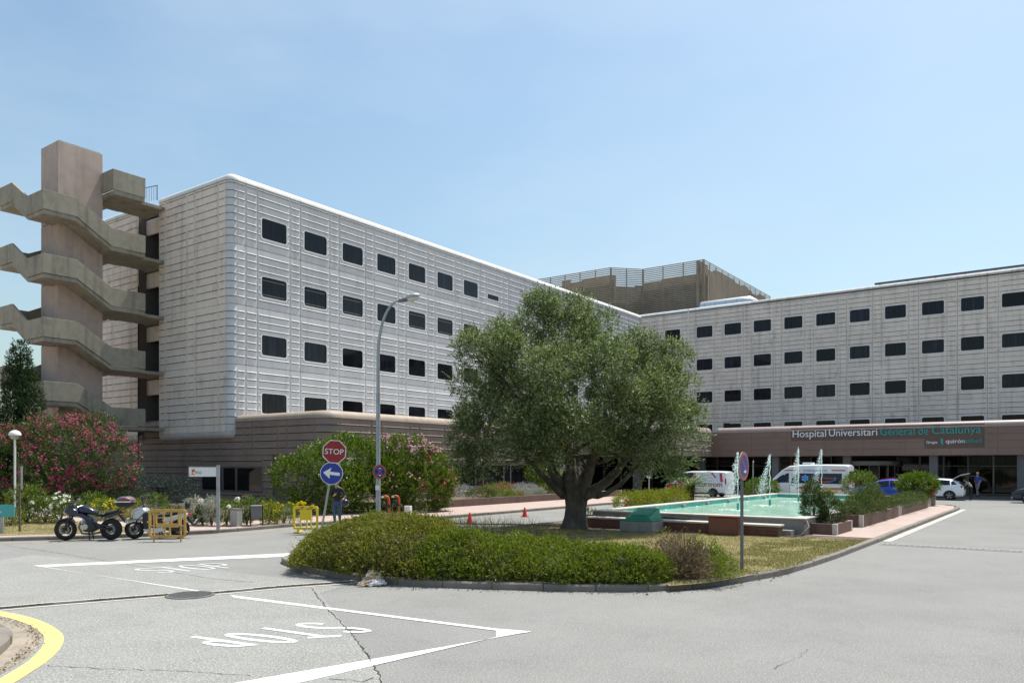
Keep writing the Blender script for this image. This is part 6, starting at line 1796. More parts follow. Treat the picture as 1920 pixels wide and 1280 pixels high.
# --- red hydrant pipes in the bed by the lamp
m_hyd = mat('hydrant_red', (0.42, 0.06, 0.025), 0.5, var=0.1)
for px, py, lab in ((729, 966, 'red standpipe with valve, the one nearer the street lamp'), (748, 965, 'red standpipe with valve, farther from the street lamp')):
    p = at(px, py, 0.115); k_ = p.y / F_PX
    o = empty('standpipe', p, 0, lab, 'pipe', 'red standpipes in the bed')
    g = MB(); g.tube([(0, 0, 0), (0, 0, 0.74), (-0.05, 0, 0.84), (-0.15, 0, 0.87), (-0.22, 0, 0.86)], 0.06, 10); g.build('pipe', m_hyd, o, smooth=50)
    g = MB(); g.tube([(-0.21, 0, 0.86), (-0.33, 0, 0.84)], 0.05, 10); g.build('hose_coupling', m_chrome, o, smooth=50)
    g = MB(); g.cbox((-0.02, 0, 0.42), (0.2, 0.2, 0.16)); g.build('valve', m_black, o, bevel=0.02)
    g = MB(); g.tube([(-0.12, 0, 0.46), (-0.3, 0, 0.46)], 0.07, 10); g.build('valve_outlet', m_black, o, smooth=50)
p = at(765, 963, 0.115); o = empty('meter_box', p, R(-20), 'small white meter box beside the red standpipes', 'box')
g = MB(); g.box(-0.16, 0.16, -0.1, 0.1, 0, 0.38); g.build('case', m_sign_white, o, bevel=0.015)
g = MB(); g.box(-0.13, 0.13, -0.106, -0.101, 0.05, 0.33); g.build('door', m_frame, o)
# --- bollard bin near the van
p = at(1256, 921, 0.115); o = empty('litter_post', p, 0, 'tan cylindrical litter post with dark domed top under the canopy edge', 'bin')
g = MB(); g.lathe([(0.22, 0), (0.22, 0.8), (0.20, 0.84), (0.001, 0.84)], 20); g.build('drum', mat('tan_drum', (0.42, 0.30, 0.19), 0.7, var=0.08), o, smooth=40)
g = MB(); g.lathe([(0.08, 0.84), (0.10, 0.95), (0.07, 1.08), (0.001, 1.1)], 14); g.build('dome', mat('dome_brown', (0.10, 0.05, 0.04), 0.6), o, smooth=50)
# --- crumpled paper bag at the kerb
pb = at(699, 1098); o = empty('paper_bag', (pb.x, pb.y, 0.01), R(15), 'torn brown paper bag lying at the kerb beside the drain', 'litter')
m_kraft = mat('kraft_paper', (0.36, 0.29, 0.21), 0.9, var=0.12, scale=10, bump=0.3, bscale=30)
rr = random.Random(3)
def crumple(name, m, pts, amp, z0, seed):
    rr = random.Random(seed); n = 7; g = MB(); V = []
    for j in range(n + 1):
        for i in range(n + 1):
            u, v = i / n, j / n
            a, b, c, d = [Vector(p) for p in pts]
            q = a.lerp(b, u).lerp(d.lerp(c, u), v)
            V.append(q + Vector((rr.uniform(-1, 1) * .02, rr.uniform(-1, 1) * .02, rr.uniform(0, 1) * amp)))
    g.add(V, [(j * (n + 1) + i, j * (n + 1) + i + 1, (j + 1) * (n + 1) + i + 1, (j + 1) * (n + 1) + i) for j in range(n) for i in range(n)])
    ob = g.build(name, m, o); s = ob.modifiers.new('thick', 'SOLIDIFY'); s.thickness = 0.004
    return ob
crumple('paper_flap', m_kraft, [(-0.28, -0.05, 0.0), (0.22, -0.05, 0.02), (0.16, 0.10, 0.22), (-0.05, 0.10, 0.26)], 0.05, 0, 1)
crumple('paper_side', m_kraft, [(-0.33, -0.08, 0.0), (0.0, -0.12, 0.0), (0.05, 0.05, 0.10), (-0.22, 0.03, 0.10)], 0.05, 0, 2)
crumple('paper_lining', mat('paper_pale', (0.55, 0.55, 0.56), 0.8, var=0.06, scale=10), [(-0.10, -0.14, 0.0), (0.26, -0.12, 0.0), (0.24, -0.02, 0.09), (0.0, -0.02, 0.10)], 0.04, 0, 3)
# black hose on the road behind the hedge
g = MB(); hp = [at(640, 975), at(760, 978), at(880, 983), at(980, 989), at(1040, 992)]
g.tube([(p.x, p.y, 0.13 if i > 2 else 0.03) for i, p in enumerate(hp)], 0.025, 6)
tag(g.build('black_hose', m_black, smooth=50), 'thin black hose lying across the road behind the hedge', 'hose')
# ---------------------------------------------------------------- vehicles (local axes: x forward, y left, z up)
def paint(name, col, rough=0.28, metal=0.0): return mat(name, col, rough, metal, var=0, coat=0.5)
m_carwhite = paint('car_white', (0.78, 0.79, 0.80))
m_carblue = paint('car_blue', (0.015, 0.05, 0.42))
m_carred = paint('car_red', (0.45, 0.012, 0.02))
m_carnavy = paint('car_navy', (0.012, 0.015, 0.028))
m_vanred = paint('van_red', (0.46, 0.012, 0.022))
m_lampred = mat('tail_lamp', (0.42, 0.01, 0.012), 0.2, var=0)
m_lampclear = mat('head_lamp', (0.62, 0.64, 0.66), 0.12, var=0)
m_lettered = mat('letter_dark_red', (0.26, 0.008, 0.012), 0.5, var=0)
m_ambor = mat('amber_lamp', (0.75, 0.22, 0.01), 0.25, var=0)
m_ambstripe = mat('ambulance_orange', (0.62, 0.14, 0.035), 0.4, var=0)
m_ambblue = mat('ambulance_blue', (0.06, 0.20, 0.55), 0.4, var=0)

def lerp_st(S, x):
    """interpolated station at x (stations run from front to rear)"""
    for a, b in zip(S[:-1], S[1:]):
        if b[0] <= x <= a[0]:
            t = (a[0] - x) / (a[0] - b[0]); return [p + (q - p) * t for p, q in zip(a, b)]
    return list(S[0] if x > S[0][0] else S[-1])

def ring(s):
    x, w, zb, zbelt, zt, wt = s
    hlf = [(0.80 * w, zb), (0.96 * w, zb + 0.10), (w, zb + (zbelt - zb) * 0.45), (w * 0.985, zbelt - 0.05), (w * 0.955, zbelt), (wt, zt - min(0.06, (zt - zbelt) * 0.3)), (wt * 0.86, zt - 0.01), (wt * 0.5, zt + 0.012)]
    return [(x, y, z) for y, z in hlf] + [(x, -y, z) for y, z in reversed(hlf)]

def side_patch(parent, S, name, corners, m, off=0.012, side=1, t_of=None, n=5):
    """glass between belt (t=0) and roof edge (t=1); corners (x_rear_low, x_front_low, x_rear_top, x_front_top, t0, t1)"""
    xr0, xf0, xr1, xf1, t0, t1 = corners
    V = []
    for j in (0, 1):
        for i in range(n + 1):
            u = i / n; x = (xr0 + (xf0 - xr0) * u) if j == 0 else (xr1 + (xf1 - xr1) * u)
            s = lerp_st(S, x); t = t0 if j == 0 else t1
            y = s[1] * 0.955 + (s[5] - s[1] * 0.955) * t; zt = s[4] - min(0.06, (s[4] - s[3]) * 0.3)
            z = s[3] + (zt - s[3]) * t
            V.append((x, side * (y + off), z + off * 0.4))
    g = MB(); g.add(V, [(i, i + 1, n + 2 + i, n + 1 + i) for i in range(n)]); return g.build(name, m, parent, smooth=60)

def cross_patch(parent, S, name, xa, xb, ya, yb, m, off=0.012, n=6):
    """glass across the car between stations at xa (low) and xb (high)"""
    V = []
    for x, yy in ((xa, ya), (xb, yb)):
        s = lerp_st(S, x)
        for i in range(n + 1):
            y = (-1 + 2 * i / n) * s[5] * yy
            V.append((x + off * (1 if xa > xb else -1), y, s[4] + 0.012 * (1 - (abs(y) / s[5]) ** 2) + off))
    g = MB(); g.add(V, [(i, i + 1, n + 2 + i, n + 1 + i) for i in range(n)]); return g.build(name, m, parent, smooth=60)

def wheel(parent, x, y, r, w, side, spokes=5, dark=False):
    g = MB(); g.lathe([(r * 0.62, -w / 2), (r * 0.93, -w / 2), (r, -w / 2 + 0.03), (r, w / 2 - 0.03), (r * 0.93, w / 2), (r * 0.62, w / 2)], 28, axis='y')
    t = g.build('wheel', m_rubber, parent, (x, y, r), smooth=40)
    g = MB(); yo = side * w / 2
    g.lathe([(0.001, yo * 0.5), (r * 0.63, yo * 0.5)], 24, axis='y', cap=False)
    g.build('rim_well', m_dark_metal, t)
    g = MB(); g.lathe([(r * 0.55, yo * 0.8), (r * 0.64, yo * 1.02), (r * 0.64, yo * 0.4)], 28, axis='y', cap=False)
    for k in range(spokes):
        a = 2 * math.pi * k / spokes + 0.3
        for da in (-0.12, 0.12):
            p0, p1 = (math.cos(a + da * 2) * r * 0.12, math.sin(a + da * 2) * r * 0.12), (math.cos(a + da) * r * 0.60, math.sin(a + da) * r * 0.60)
            g.tube([(p0[0], yo * 0.9, p0[1]), (p1[0], yo * 0.92, p1[1])], r * 0.055, 5)
    g.lathe([(0.001, yo), (r * 0.16, yo * 0.98), (r * 0.16, yo * 0.6)], 14, axis='y')
    g.build('rim', m_grey_metal if dark else m_alloy, t, smooth=40)
    return t

def arch(parent, x, side, w, r, m=None):
    g = MB(); n = 16
    pts = [(x + (r + 0.06) * math.cos(math.pi * k / n), max(0.0, (r + 0.06) * math.sin(math.pi * k / n)) + r - 0.02) for k in range(n + 1)]
    g.py([(a, b) for a, b in pts], side * (w - 0.02), side * (w + 0.006)); g.build('wheel_arch', m_black, parent)

HATCH = [(2.12, .58, .30, .56, .60, .45), (2.05, .76, .24, .66, .72, .60), (1.75, .85, .20, .76, .84, .70), (1.10, .89, .19, .90, .99, .76), (0.35, .90, .19, .95, 1.40, .62), (-0.40, .90, .19, .98, 1.49, .63), (-1.25, .90, .19, 1.02, 1.44, .61), (-1.75, .88, .22, 1.05, 1.28, .60), (-2.02, .84, .28, 1.02, 1.06, .66), (-2.12, .74, .38, .90, .93, .60)]
def car(loc, rz, m_body, label, S=HATCH, scale=1.0, open_gate=False, group=None, wheels=(1.32, -1.28), rear_glass=True):
    o = empty('car', loc, rz, label, 'car', group)
    o.scale = (scale,) * 3
    g = MB(); g.loft([ring(s) for s in S]); b = g.build('body', m_body, o, smooth=38)
    wr = 0.325
    for sd_ in (1, -1):
        for xw in wheels:
            arch(o, xw, sd_, lerp_st(S, xw)[1], wr)
            wheel(o, xw, sd_ * (lerp_st(S, xw)[1] - 0.085), wr, 0.20, sd_, 5)
        side_patch(o, S, 'window', (-0.38, 0.82, -0.36, 0.30, 0.06, 0.94), m_car_glass, side=sd_)
        side_patch(o, S, 'window', (-1.32, -0.46, -1.28, -0.44, 0.06, 0.94), m_car_glass, side=sd_)
        side_patch(o, S, 'window', (-1.74, -1.40, -1.52, -1.36, 0.10, 0.92), m_car_glass, side=sd_)
        s = lerp_st(S, -1.98); g = MB(); g.cbox((-1.97, sd_ * 0.76, 0.93), (0.16, 0.16, 0.17)); g.build('tail_lamp', m_lampred, o, bevel=0.03)
        g = MB(); g.cbox((1.93, sd_ * 0.66, 0.67), (0.28, 0.18, 0.10)); g.build('headlight', m_lampclear, o, bevel=0.03)
        g = MB(); g.ell((0.78, sd_ * 1.0, 1.0), (0.09, 0.10, 0.07), 10, 8); g.build('wing_mirror', m_body, o, smooth=60)
        for xd in (0.85, -0.42):
            g = MB(); s = lerp_st(S, xd); g.box(xd - 0.006, xd + 0.006, sd_ * (s[1] - 0.02), sd_ * (s[1] + 0.004), 0.32, s[3] - 0.06); g.build('door_gap', m_black, o)
        g = MB(); g.cbox((-0.25, sd_ * 0.915, 0.86), (0.18, 0.03, 0.03)); g.build('door_handle', m_body, o, bevel=0.008)
        g = MB(); g.box(-1.0, 1.0, sd_ * 0.84, sd_ * 0.885, 0.19, 0.27); g.build('sill', m_black, o)
    cross_patch(o, S, 'windscreen', 1.03, 0.42, 0.80, 0.80, m_car_glass)
    if open_gate:
        g = MB(); g.box(-2.13, -1.72, -0.58, 0.58, 0.72, 1.20); g.build('boot_opening', m_black, o)
        g = MB(); a = Vector((-1.45, 0, 1.47)); e = Vector((-2.42, 0, 1.86))
        V = []
        for t_, ww, zz in ((0, .58, 0), (.5, .60, .09), (1, .52, .0)):
            c = a.lerp(e, t_) + Vector((0, 0, zz)); V += [(c.x, ww, c.z), (c.x, -ww, c.z)]
        V += [(x + 0.02, y, z - 0.05) for x, y, z in V]
        g.add(V, [(0, 1, 3, 2), (2, 3, 5, 4), (6, 8, 9, 7), (8, 10, 11, 9), (0, 2, 8, 6), (2, 4, 10, 8), (1, 7, 9, 3), (3, 9, 11, 5), (4, 5, 11, 10), (0, 6, 7, 1)])
        gt = g.build('tailgate', m_body, o, smooth=40)
        g = MB(); g.add([(-1.52, .45, 1.44), (-1.52, -.45, 1.44), (-1.98, -.47, 1.66), (-1.98, .47, 1.66)], [(0, 1, 2, 3)]); g.build('gate_glass', m_car_glass, gt)
    elif rear_glass:
        cross_patch(o, S, 'rear_window', -1.93, -1.36, 0.82, 0.80, m_car_glass)
    g = MB(); g.box(-2.135, -2.115, -0.26, 0.26, 0.62, 0.73); g.build('number_plate', m_sign_white, o)
    g = MB(); g.box(2.10, 2.125, -0.45, 0.45, 0.36, 0.50); g.build('grille', m_black, o)
    return o
HEAD = math.pi - A
def V(bx, by, z=0.0): return W(bx, by, z)
car(V(-8.05, 61.35), HEAD, m_carwhite, 'white hatchback with its tailgate open at the entrance', open_gate=True)
SALOON = [(2.2, .60, .30, .58, .62, .45), (2.1, .78, .24, .70, .76, .62), (1.7, .87, .20, .84, .92, .72), (1.05, .91, .19, .96, 1.04, .78), (0.30, .92, .19, 1.0, 1.44, .64), (-0.45, .92, .19, 1.02, 1.53, .65), (-1.25, .92, .19, 1.05, 1.48, .63), (-1.75, .90, .22, 1.06, 1.30, .62), (-2.05, .86, .28, 1.04, 1.08, .68), (-2.15, .76, .38, .92, .95, .60)]
car(V(-0.95, 59.4), HEAD, m_carnavy, 'dark navy car at the right edge of the picture', S=SALOON)
car(V(-10.0, 56.0), HEAD, m_carblue, 'blue hatchback half hidden behind the planter shrubs')
car(V(-11.2, 64.0), HEAD, m_carred, 'red car behind the oleander, only its roof showing')

# --- vans
def van(loc, rz, S, m_body, name, label, cat, wheels, wr):
    o = empty(name, loc, rz, label, cat)
    g = MB(); g.loft([ring(s) for s in S]); g.build('body', m_body, o, smooth=38)
    for sd_ in (1, -1):
        for xw in wheels:
            arch(o, xw, sd_, lerp_st(S, xw)[1], wr); wheel(o, xw, sd_ * (lerp_st(S, xw)[1] - 0.095), wr, 0.22, sd_, 6, True)
    return o
VW = 0.95
VAN = [(2.48, .62, .34, .66, .70, .48), (2.40, .82, .26, .84, .90, .62), (2.05, .92, .22, 1.02, 1.10, .74), (1.68, VW, .21, 1.10, 1.20, .80), (1.02, VW, .21, 1.12, 1.86, .72), (0.4, VW, .21, 1.12, 1.94, .76), (-1.2, VW, .21, 1.12, 1.95, .77), (-2.30, VW, .22, 1.12, 1.93, .77), (-2.45, .93, .26, 1.10, 1.86, .76), (-2.48, .88, .36, 1.05, 1.75, .74)]
vn = van(V(-23.3, 57.0), HEAD, VAN, m_carwhite, 'delivery_van', 'small white delivery van with red cab and dark red lettering', 'van', (1.58, -1.50), 0.33)
# red cab skin over the front doors and the nose sides
def skin(parent, S, name, x0, x1, z0, z1, m, side, off=0.006, slant=0.0, n=6):
    V_ = []
    for j in range(5):
        t = j / 4
        for i in range(n + 1):
            x = x0 + (x1 - x0) * i / n + slant * t; s = lerp_st(S, x); z = z0 + (z1 - z0) * t
            zbelt, zt = s[3], s[4] - min(0.06, (s[4] - s[3]) * 0.3)
            if z <= zbelt: y = s[1] * (0.96 + 0.04 * min(1, (z - s[2]) / 0.3)) if z > s[2] else s[1] * 0.9
            else: y = s[1] * 0.965 + (s[5] - s[1] * 0.965) * min(1, (z - zbelt) / max(0.01, zt - zbelt))
            V_.append((x, side * (y + off), min(z, zt + 0.0)))
    g = MB(); g.add(V_, [(j * (n + 1) + i, j * (n + 1) + i + 1, (j + 1) * (n + 1) + i + 1, (j + 1) * (n + 1) + i) for j in range(4) for i in range(n)])
    return g.build(name, m, parent, smooth=60)
for sd_ in (1, -1):
    skin(vn, VAN, 'cab_door', -0.10, 1.25, 0.30, 1.80, m_vanred, sd_)
    skin(vn, VAN, 'front_wing', 1.25, 2.28, 0.62, 0.98, m_vanred, sd_)
    side_patch(vn, VAN, 'cab_window', (0.10, 1.42, 0.14, 0.98, 0.06, 0.92), m_car_glass, side=sd_, off=0.016)
    g = MB(); g.cbox((2.2, sd_ * .76, .86), (0.3, 0.2, 0.16)); g.build('headlight', m_lampclear, vn, bevel=0.03)
    g = MB(); g.cbox((-2.44, sd_ * .86, 1.15), (0.08, 0.12, 0.5)); g.build('tail_lamp', m_lampred, vn, bevel=0.02)
    g = MB(); g.ell((1.2, sd_ * 1.08, 1.22), (0.08, 0.11, 0.13), 10, 8); g.build('wing_mirror', m_black, vn, smooth=60)
    g = MB(); g.box(-2.3, 2.3, sd_ * 0.90, sd_ * 0.962, 0.22, 0.34); g.build('bumper_strip', m_black, vn)
    for z_ in (1.24,): skin(vn, VAN, 'window_blank', -2.15, -0.25, 1.20, 1.74, mat('blank_panel', (0.66, 0.69, 0.72), 0.35, var=0), sd_, 0.008)
    # dark red swoosh at the rear quarter
    skin(vn, VAN, 'swoosh', -2.25, -2.05, 1.15, 1.80, m_vanred, sd_, 0.011, slant=0.12)
    skin(vn, VAN, 'swoosh', -1.75, -1.60, 1.45, 1.85, m_vanred, sd_, 0.011, slant=0.35)
cross_patch(vn, VAN, 'windscreen', 1.62, 1.08, 0.84, 0.84, m_car_glass)
text_on('lettering', 'Vortrom', (-0.25, 0.975, 0.78), (-1, 0, 0), 1.95, (0, 0, 1), 0.40, (0, 1, 0), 0.006, m_lettered, vn)

AMB = [(2.95, .64, .38, .74, .80, .50), (2.88, .84, .30, .92, .98, .66), (2.50, .95, .26, 1.10, 1.18, .76), (2.10, .99, .25, 1.18, 1.32, .80), (1.35, .99, .25, 1.22, 2.05, .72), (0.85, .99, .25, 1.22, 2.34, .72), (0.2, .99, .25, 1.22, 2.42, .76), (-1.5, .99, .25, 1.22, 2.44, .77), (-2.80, .99, .25, 1.22, 2.42, .77), (-2.92, .97, .30, 1.20, 2.34, .75), (-2.95, .92, .40, 1.15, 2.2, .72)]
am = van(V(-14.55, 53.9), HEAD, AMB, m_carwhite, 'ambulance', 'white ambulance with orange stripes parked behind the fountain', 'ambulance', (1.95, -1.75), 0.35)
for sd_ in (1, -1):
    side_patch(am, AMB, 'cab_window', (0.78, 1.98, 0.82, 1.30, 0.02, 0.62), m_car_glass, side=sd_, off=0.014)
    skin(am, AMB, 'side_window', -2.55, 0.62, 1.20, 1.86, m_car_glass, sd_, 0.008)
    for z0_, z1_, x0_, x1_ in ((2.02, 2.10, -2.75, -1.9), (2.02, 2.10, 0.05, 1.25), (0.80, 0.88, -2.7, -0.2), (0.90, 0.94, -2.7, -0.2)):
        skin(am, AMB, 'stripe', x0_, x1_, z0_, z1_, m_ambstripe, sd_, 0.010)
    skin(am, AMB, 'stripe', -0.15, 0.35, 0.84, 0.98, m_carred, sd_, 0.011, slant=-0.2)
    g = MB(); g.cbox((2.62, sd_ * .80, .98), (0.36, 0.2, 0.2)); g.build('headlight', m_lampclear, am, bevel=0.04)
    g = MB(); g.cbox((-2.92, sd_ * .86, 1.0), (0.07, 0.14, 0.9)); g.build('tail_lamp', m_lampred, am, bevel=0.02)
    g = MB(); g.ell((1.62, sd_ * 1.14, 1.32), (0.09, 0.12, 0.17), 10, 8); g.build('wing_mirror', m_black, am, smooth=60)
    g = MB(); g.box(-1.1, 1.3, sd_ * 0.97, sd_ * 1.03, 0.40, 0.46); g.build('side_step', m_alloy, am)
    for xd in (0.72, 1.72):
        g = MB(); g.box(xd - 0.008, xd + 0.008, sd_ * 0.97, sd_ * 0.998, 0.45, 1.18); g.build('door_gap', m_black, am)
    for xd in (0.5, -0.25):
        g = MB(); g.cbox((xd, sd_ * 1.0, 1.05), (0.26, 0.03, 0.05)); g.build('door_handle', m_black, am, bevel=0.01)
cross_patch(am, AMB, 'windscreen', 2.02, 1.30, 0.84, 0.84, m_car_glass)
text_on('lettering', 'AMBULÀNCIA', (-0.1, 0.86, 1.985), (-1, 0, 0), 1.55, (0, -0.18, 0.98), 0.12, (0, 1, 0.2), 0.006, m_ambblue, am)
# blue emblem: a six-armed star with a disc behind
g = MB()
for k in range(3):
    a = R(30 + 60 * k); d = Vector((math.cos(a), 0, math.sin(a))) * 0.23; n_ = Vector((-math.sin(a), 0, math.cos(a))) * 0.06
    c = Vector((-0.28, 0.985, 1.53)); 
    sl_ = lambda p: Vector((p.x, p.y - (p.z - 1.22) * 0.27 + 0.085, p.z))
    g.add([sl_(c + d + n_), sl_(c - d + n_), sl_(c - d - n_), sl_(c + d - n_)], [(0, 1, 2, 3)])
g.build('star_emblem', mat('emblem_blue', (0.16, 0.42, 0.85), 0.4, var=0), am)
# orange and blue swoosh on the window
def arc_strip(name, cx, cz, rx, rz2, a0, a1, w0, w1, m):
    g = MB(); n = 18; V_ = []
    for k in range(n + 1):
        t = k / n; a = R(a0 + (a1 - a0) * t); w = w0 + (w1 - w0) * t
        for s_ in (-0.5, 0.5):
            x, z = cx + (rx + s_ * w) * math.cos(a), cz + (rz2 + s_ * w) * math.sin(a); V_.append((x, 0.995 - (z - 1.22) * 0.27 + 0.012, z))
    g.add(V_, [(2 * k, 2 * k + 1, 2 * k + 3, 2 * k + 2) for k in range(n)]); g.build(name, m, am)
arc_strip('swoosh', -1.55, 1.53, 0.62, 0.22, 60, 250, 0.03, 0.12, m_ambblue)
arc_strip('swoosh', -1.55, 1.52, 0.62, 0.20, 200, 330, 0.10, 0.02, m_ambstripe)
text_on('lettering', 'Assistència', (-1.0, 0.925, 1.50), (-1, 0, 0), 1.15, (0, -0.26, 0.96), 0.13, (0, 1, 0.2), 0.005, m_ambstripe, am)
for xx in (0.55, 0.35):
    g = MB(); g.lathe([(0.07, 2.36), (0.075, 2.47), (0.05, 2.52), (0.001, 2.53)], 12, (xx, 0.45, 0)); g.build('beacon', m_ambor, am, smooth=50)
g = MB(); g.cbox((-0.25, 0, 2.50), (0.6, 0.9, 0.14)); g.build('roof_unit', m_carwhite, am, bevel=0.04)
g = MB(); g.box(-2.965, -2.955, -0.75, -0.1, 1.25, 2.0); g.box(-2.965, -2.955, 0.1, 0.75, 1.25, 2.0); g.build('rear_window', m_car_glass, am)

# ---------------------------------------------------------------- motorcycles
m_engine = mat('engine_grey', (0.20, 0.20, 0.205), 0.4, 0.6, var=0.1, scale=20)
def moto_wheel(parent, x, r, w, name='wheel', spokes=5):
    g = MB(); n = 36; m = 10
    rings = []
    for k in range(n + 1):
        a = 2 * math.pi * k / n
        rings.append([((r - w * 0.55 + w * 0.55 * math.cos(b)) * math.cos(a), w * 0.5 * math.sin(b), (r - w * 0.55 + w * 0.55 * math.cos(b)) * math.sin(a)) for b in (2 * math.pi * q / m for q in range(m))])
    g.loft(rings, cap=False); t = g.build(name, m_rubber, parent, (x, 0, r), smooth=60)
    ri = r - w * 1.05
    g = MB(); g.lathe([(ri, -0.05), (ri + 0.03, -0.05), (ri + 0.03, 0.05), (ri, 0.05), (ri, -0.05)], 32, axis='y', cap=False)
    for k in range(spokes):
        a = 2 * math.pi * k / spokes + 0.4
        for da in (-0.14, 0.14): g.tube([(0.05 * math.cos(a), 0, 0.05 * math.sin(a)), (ri * math.cos(a + da), 0, ri * math.sin(a + da))], 0.011, 6)
    g.lathe([(0.001, -0.06), (0.055, -0.06), (0.055, 0.06), (0.001, 0.06)], 14, axis='y'); g.build('rim', m_dark_metal, t, smooth=40)
    for s_ in (-1, 1):
        g = MB(); g.lathe([(0.085, s_ * 0.07), (0.145, s_ * 0.07), (0.145, s_ * 0.076), (0.085, s_ * 0.076), (0.085, s_ * 0.07)], 24, axis='y', cap=False); g.build('brake_disc', m_engine, t)
    return t
def slab(parent, name, poly, hw, m, taper=0.75, bev=0.02, y0=0.0):
    """body panel: side outline, widest in the middle of its thickness"""
    cx = sum(p[0] for p in poly) / len(poly); cz = sum(p[1] for p in poly) / len(poly); n = len(poly)
    def rg_(y, f): return [(cx + (x - cx) * f, y0 + y, cz + (z - cz) * f) for x, z in poly]
    g = MB(); g.loft([rg_(-hw, taper), rg_(-hw * 0.7, 0.95), rg_(0, 1.0), rg_(hw * 0.7, 0.95), rg_(hw, taper)])
    return g.build(name, m, parent, smooth=45, bevel=bev)
def blobx(parent, name, secs, m, seg=14):
    """loft of elliptic sections along x: (x, z, half width, half height)"""
    g = MB(); g.loft([[(x, hw * math.cos(2 * math.pi * k / seg), z + hh * math.sin(2 * math.pi * k / seg)) for k in range(seg)] for x, z, hw, hh in secs]); return g.build(name, m, parent, smooth=60)
m_navy = paint('motorcycle_navy', (0.010, 0.014, 0.038), 0.22)
m_silver = paint('scooter_silver', (0.52, 0.56, 0.62), 0.25, 0.3)
m_screen = mat('smoked_screen', (0.05, 0.06, 0.055), 0.08, var=0, alpha=0.55)
m_seat = mat('saddle_vinyl', (0.018, 0.018, 0.02), 0.6, var=0.05, scale=20)
fw, rwp = at(123, 1012.5), at(208.5, 1011.5)
mdir = Vector((fw.x - rwp.x, fw.y - rwp.y)); mrz = math.atan2(mdir.y, mdir.x); WB = mdir.length
mc_c = (fw + rwp) / 2
mo = empty('motorcycle', (mc_c.x, mc_c.y, 0), mrz, 'dark blue motorcycle with large top box on its centre stand', 'motorcycle')
fx, rx = WB / 2, -WB / 2
moto_wheel(mo, fx, 0.345, 0.125); moto_wheel(mo, rx, 0.345, 0.165)
for s_ in (-1, 1):
    g = MB(); g.tube([(fx, s_ * 0.10, 0.345), (fx - 0.20, s_ * 0.10, 0.82)], [0.03, 0.026], 10); g.build('fork_leg', m_dark_metal, mo, smooth=50)
    g = MB(); g.tube([(fx - 0.20, s_ * 0.10, 0.82), (fx - 0.27, s_ * 0.10, 1.0)], 0.022, 10); g.build('fork_tube', m_chrome, mo, smooth=50)
    g = MB(); g.tube([(rx, s_ * 0.11, 0.345), (rx + 0.32, s_ * 0.11, 0.40), (rx + 0.55, s_ * 0.09, 0.46)], [0.035, 0.045, 0.05], 8); g.build('swing_arm', m_dark_metal, mo, smooth=50)
    g = MB(); g.tube([(fx - 0.28, s_ * 0.08, 1.04), (fx - 0.40, s_ * 0.26, 1.10), (fx - 0.50, s_ * 0.40, 1.07)], 0.014, 8); g.build('handlebar', m_chrome, mo, smooth=50)
    g = MB(); g.tube([(fx - 0.42, s_ * 0.29, 1.10), (fx - 0.50, s_ * 0.40, 1.07)], 0.022, 8); g.build('grip', m_black, mo, smooth=50)
    g = MB(); g.tube([(fx - 0.30, s_ * 0.20, 1.08), (fx - 0.26, s_ * 0.34, 1.25)], 0.008, 6); g.build('mirror_stem', m_black, mo)
    g = MB(); g.ell((fx - 0.27, s_ * 0.36, 1.27), (0.035, 0.085, 0.055), 12, 8); g.build('mirror', m_chrome, mo, smooth=60)
    g = MB(); g.tube([(-0.18, s_ * 0.14, 0.33), (-0.20, s_ * 0.24, 0.32)], 0.018, 6); g.build('foot_peg', m_black, mo)
    g = MB(); g.tube([(-0.06, s_ * 0.12, 0.30), (-0.10, s_ * 0.17, 0.02)], 0.022, 6); g.build('stand_leg', m_black, mo)
slab(mo, 'front_mudguard', [(fx + 0.28, 0.56), (fx + 0.16, 0.68), (fx - 0.06, 0.73), (fx - 0.24, 0.66), (fx - 0.30, 0.55), (fx - 0.22, 0.60), (fx - 0.04, 0.68), (fx + 0.14, 0.64)], 0.08, m_navy, 0.95, 0.008)
slab(mo, 'front_fairing', [(fx + 0.02, 0.92), (fx - 0.04, 1.03), (fx - 0.16, 1.10), (fx - 0.32, 1.05), (fx - 0.46, 0.92), (fx - 0.52, 0.74), (fx - 0.30, 0.76), (fx - 0.12, 0.80)], 0.20, m_navy, 0.72, 0.02)
slab(mo, 'headlight', [(fx + 0.04, 0.86), (fx + 0.02, 0.94), (fx - 0.12, 1.00), (fx - 0.12, 0.86)], 0.13, m_lampclear, 0.8, 0.015)
slab(mo, 'windscreen', [(fx - 0.10, 1.07), (fx - 0.14, 1.13), (fx - 0.40, 1.33), (fx - 0.42, 1.30), (fx - 0.26, 1.10)], 0.17, m_screen, 0.9, 0.004)
blobx(mo, 'tank', [(fx - 0.36, 0.96, 0.05, 0.04), (fx - 0.42, 0.96, 0.13, 0.10), (fx - 0.56, 0.97, 0.17, 0.14), (fx - 0.74, 0.95, 0.165, 0.125), (fx - 0.90, 0.89, 0.11, 0.08), (fx - 0.98, 0.85, 0.06, 0.04)], m_navy)
slab(mo, 'side_fairing', [(fx - 0.36, 0.84), (fx - 0.50, 0.90), (fx - 0.84, 0.72), (fx - 0.94, 0.56), (fx - 0.80, 0.56), (fx - 0.62, 0.66)], 0.19, m_navy, 0.85, 0.02)
slab(mo, 'seat', [(fx - 0.86, 0.86), (fx - 1.00, 0.80), (fx - 1.18, 0.82), (fx - 1.30, 0.90), (fx - 1.56, 0.95), (fx - 1.60, 0.90), (fx - 1.30, 0.82), (fx - 1.10, 0.74), (fx - 0.90, 0.78)], 0.15, m_seat, 0.8, 0.03)
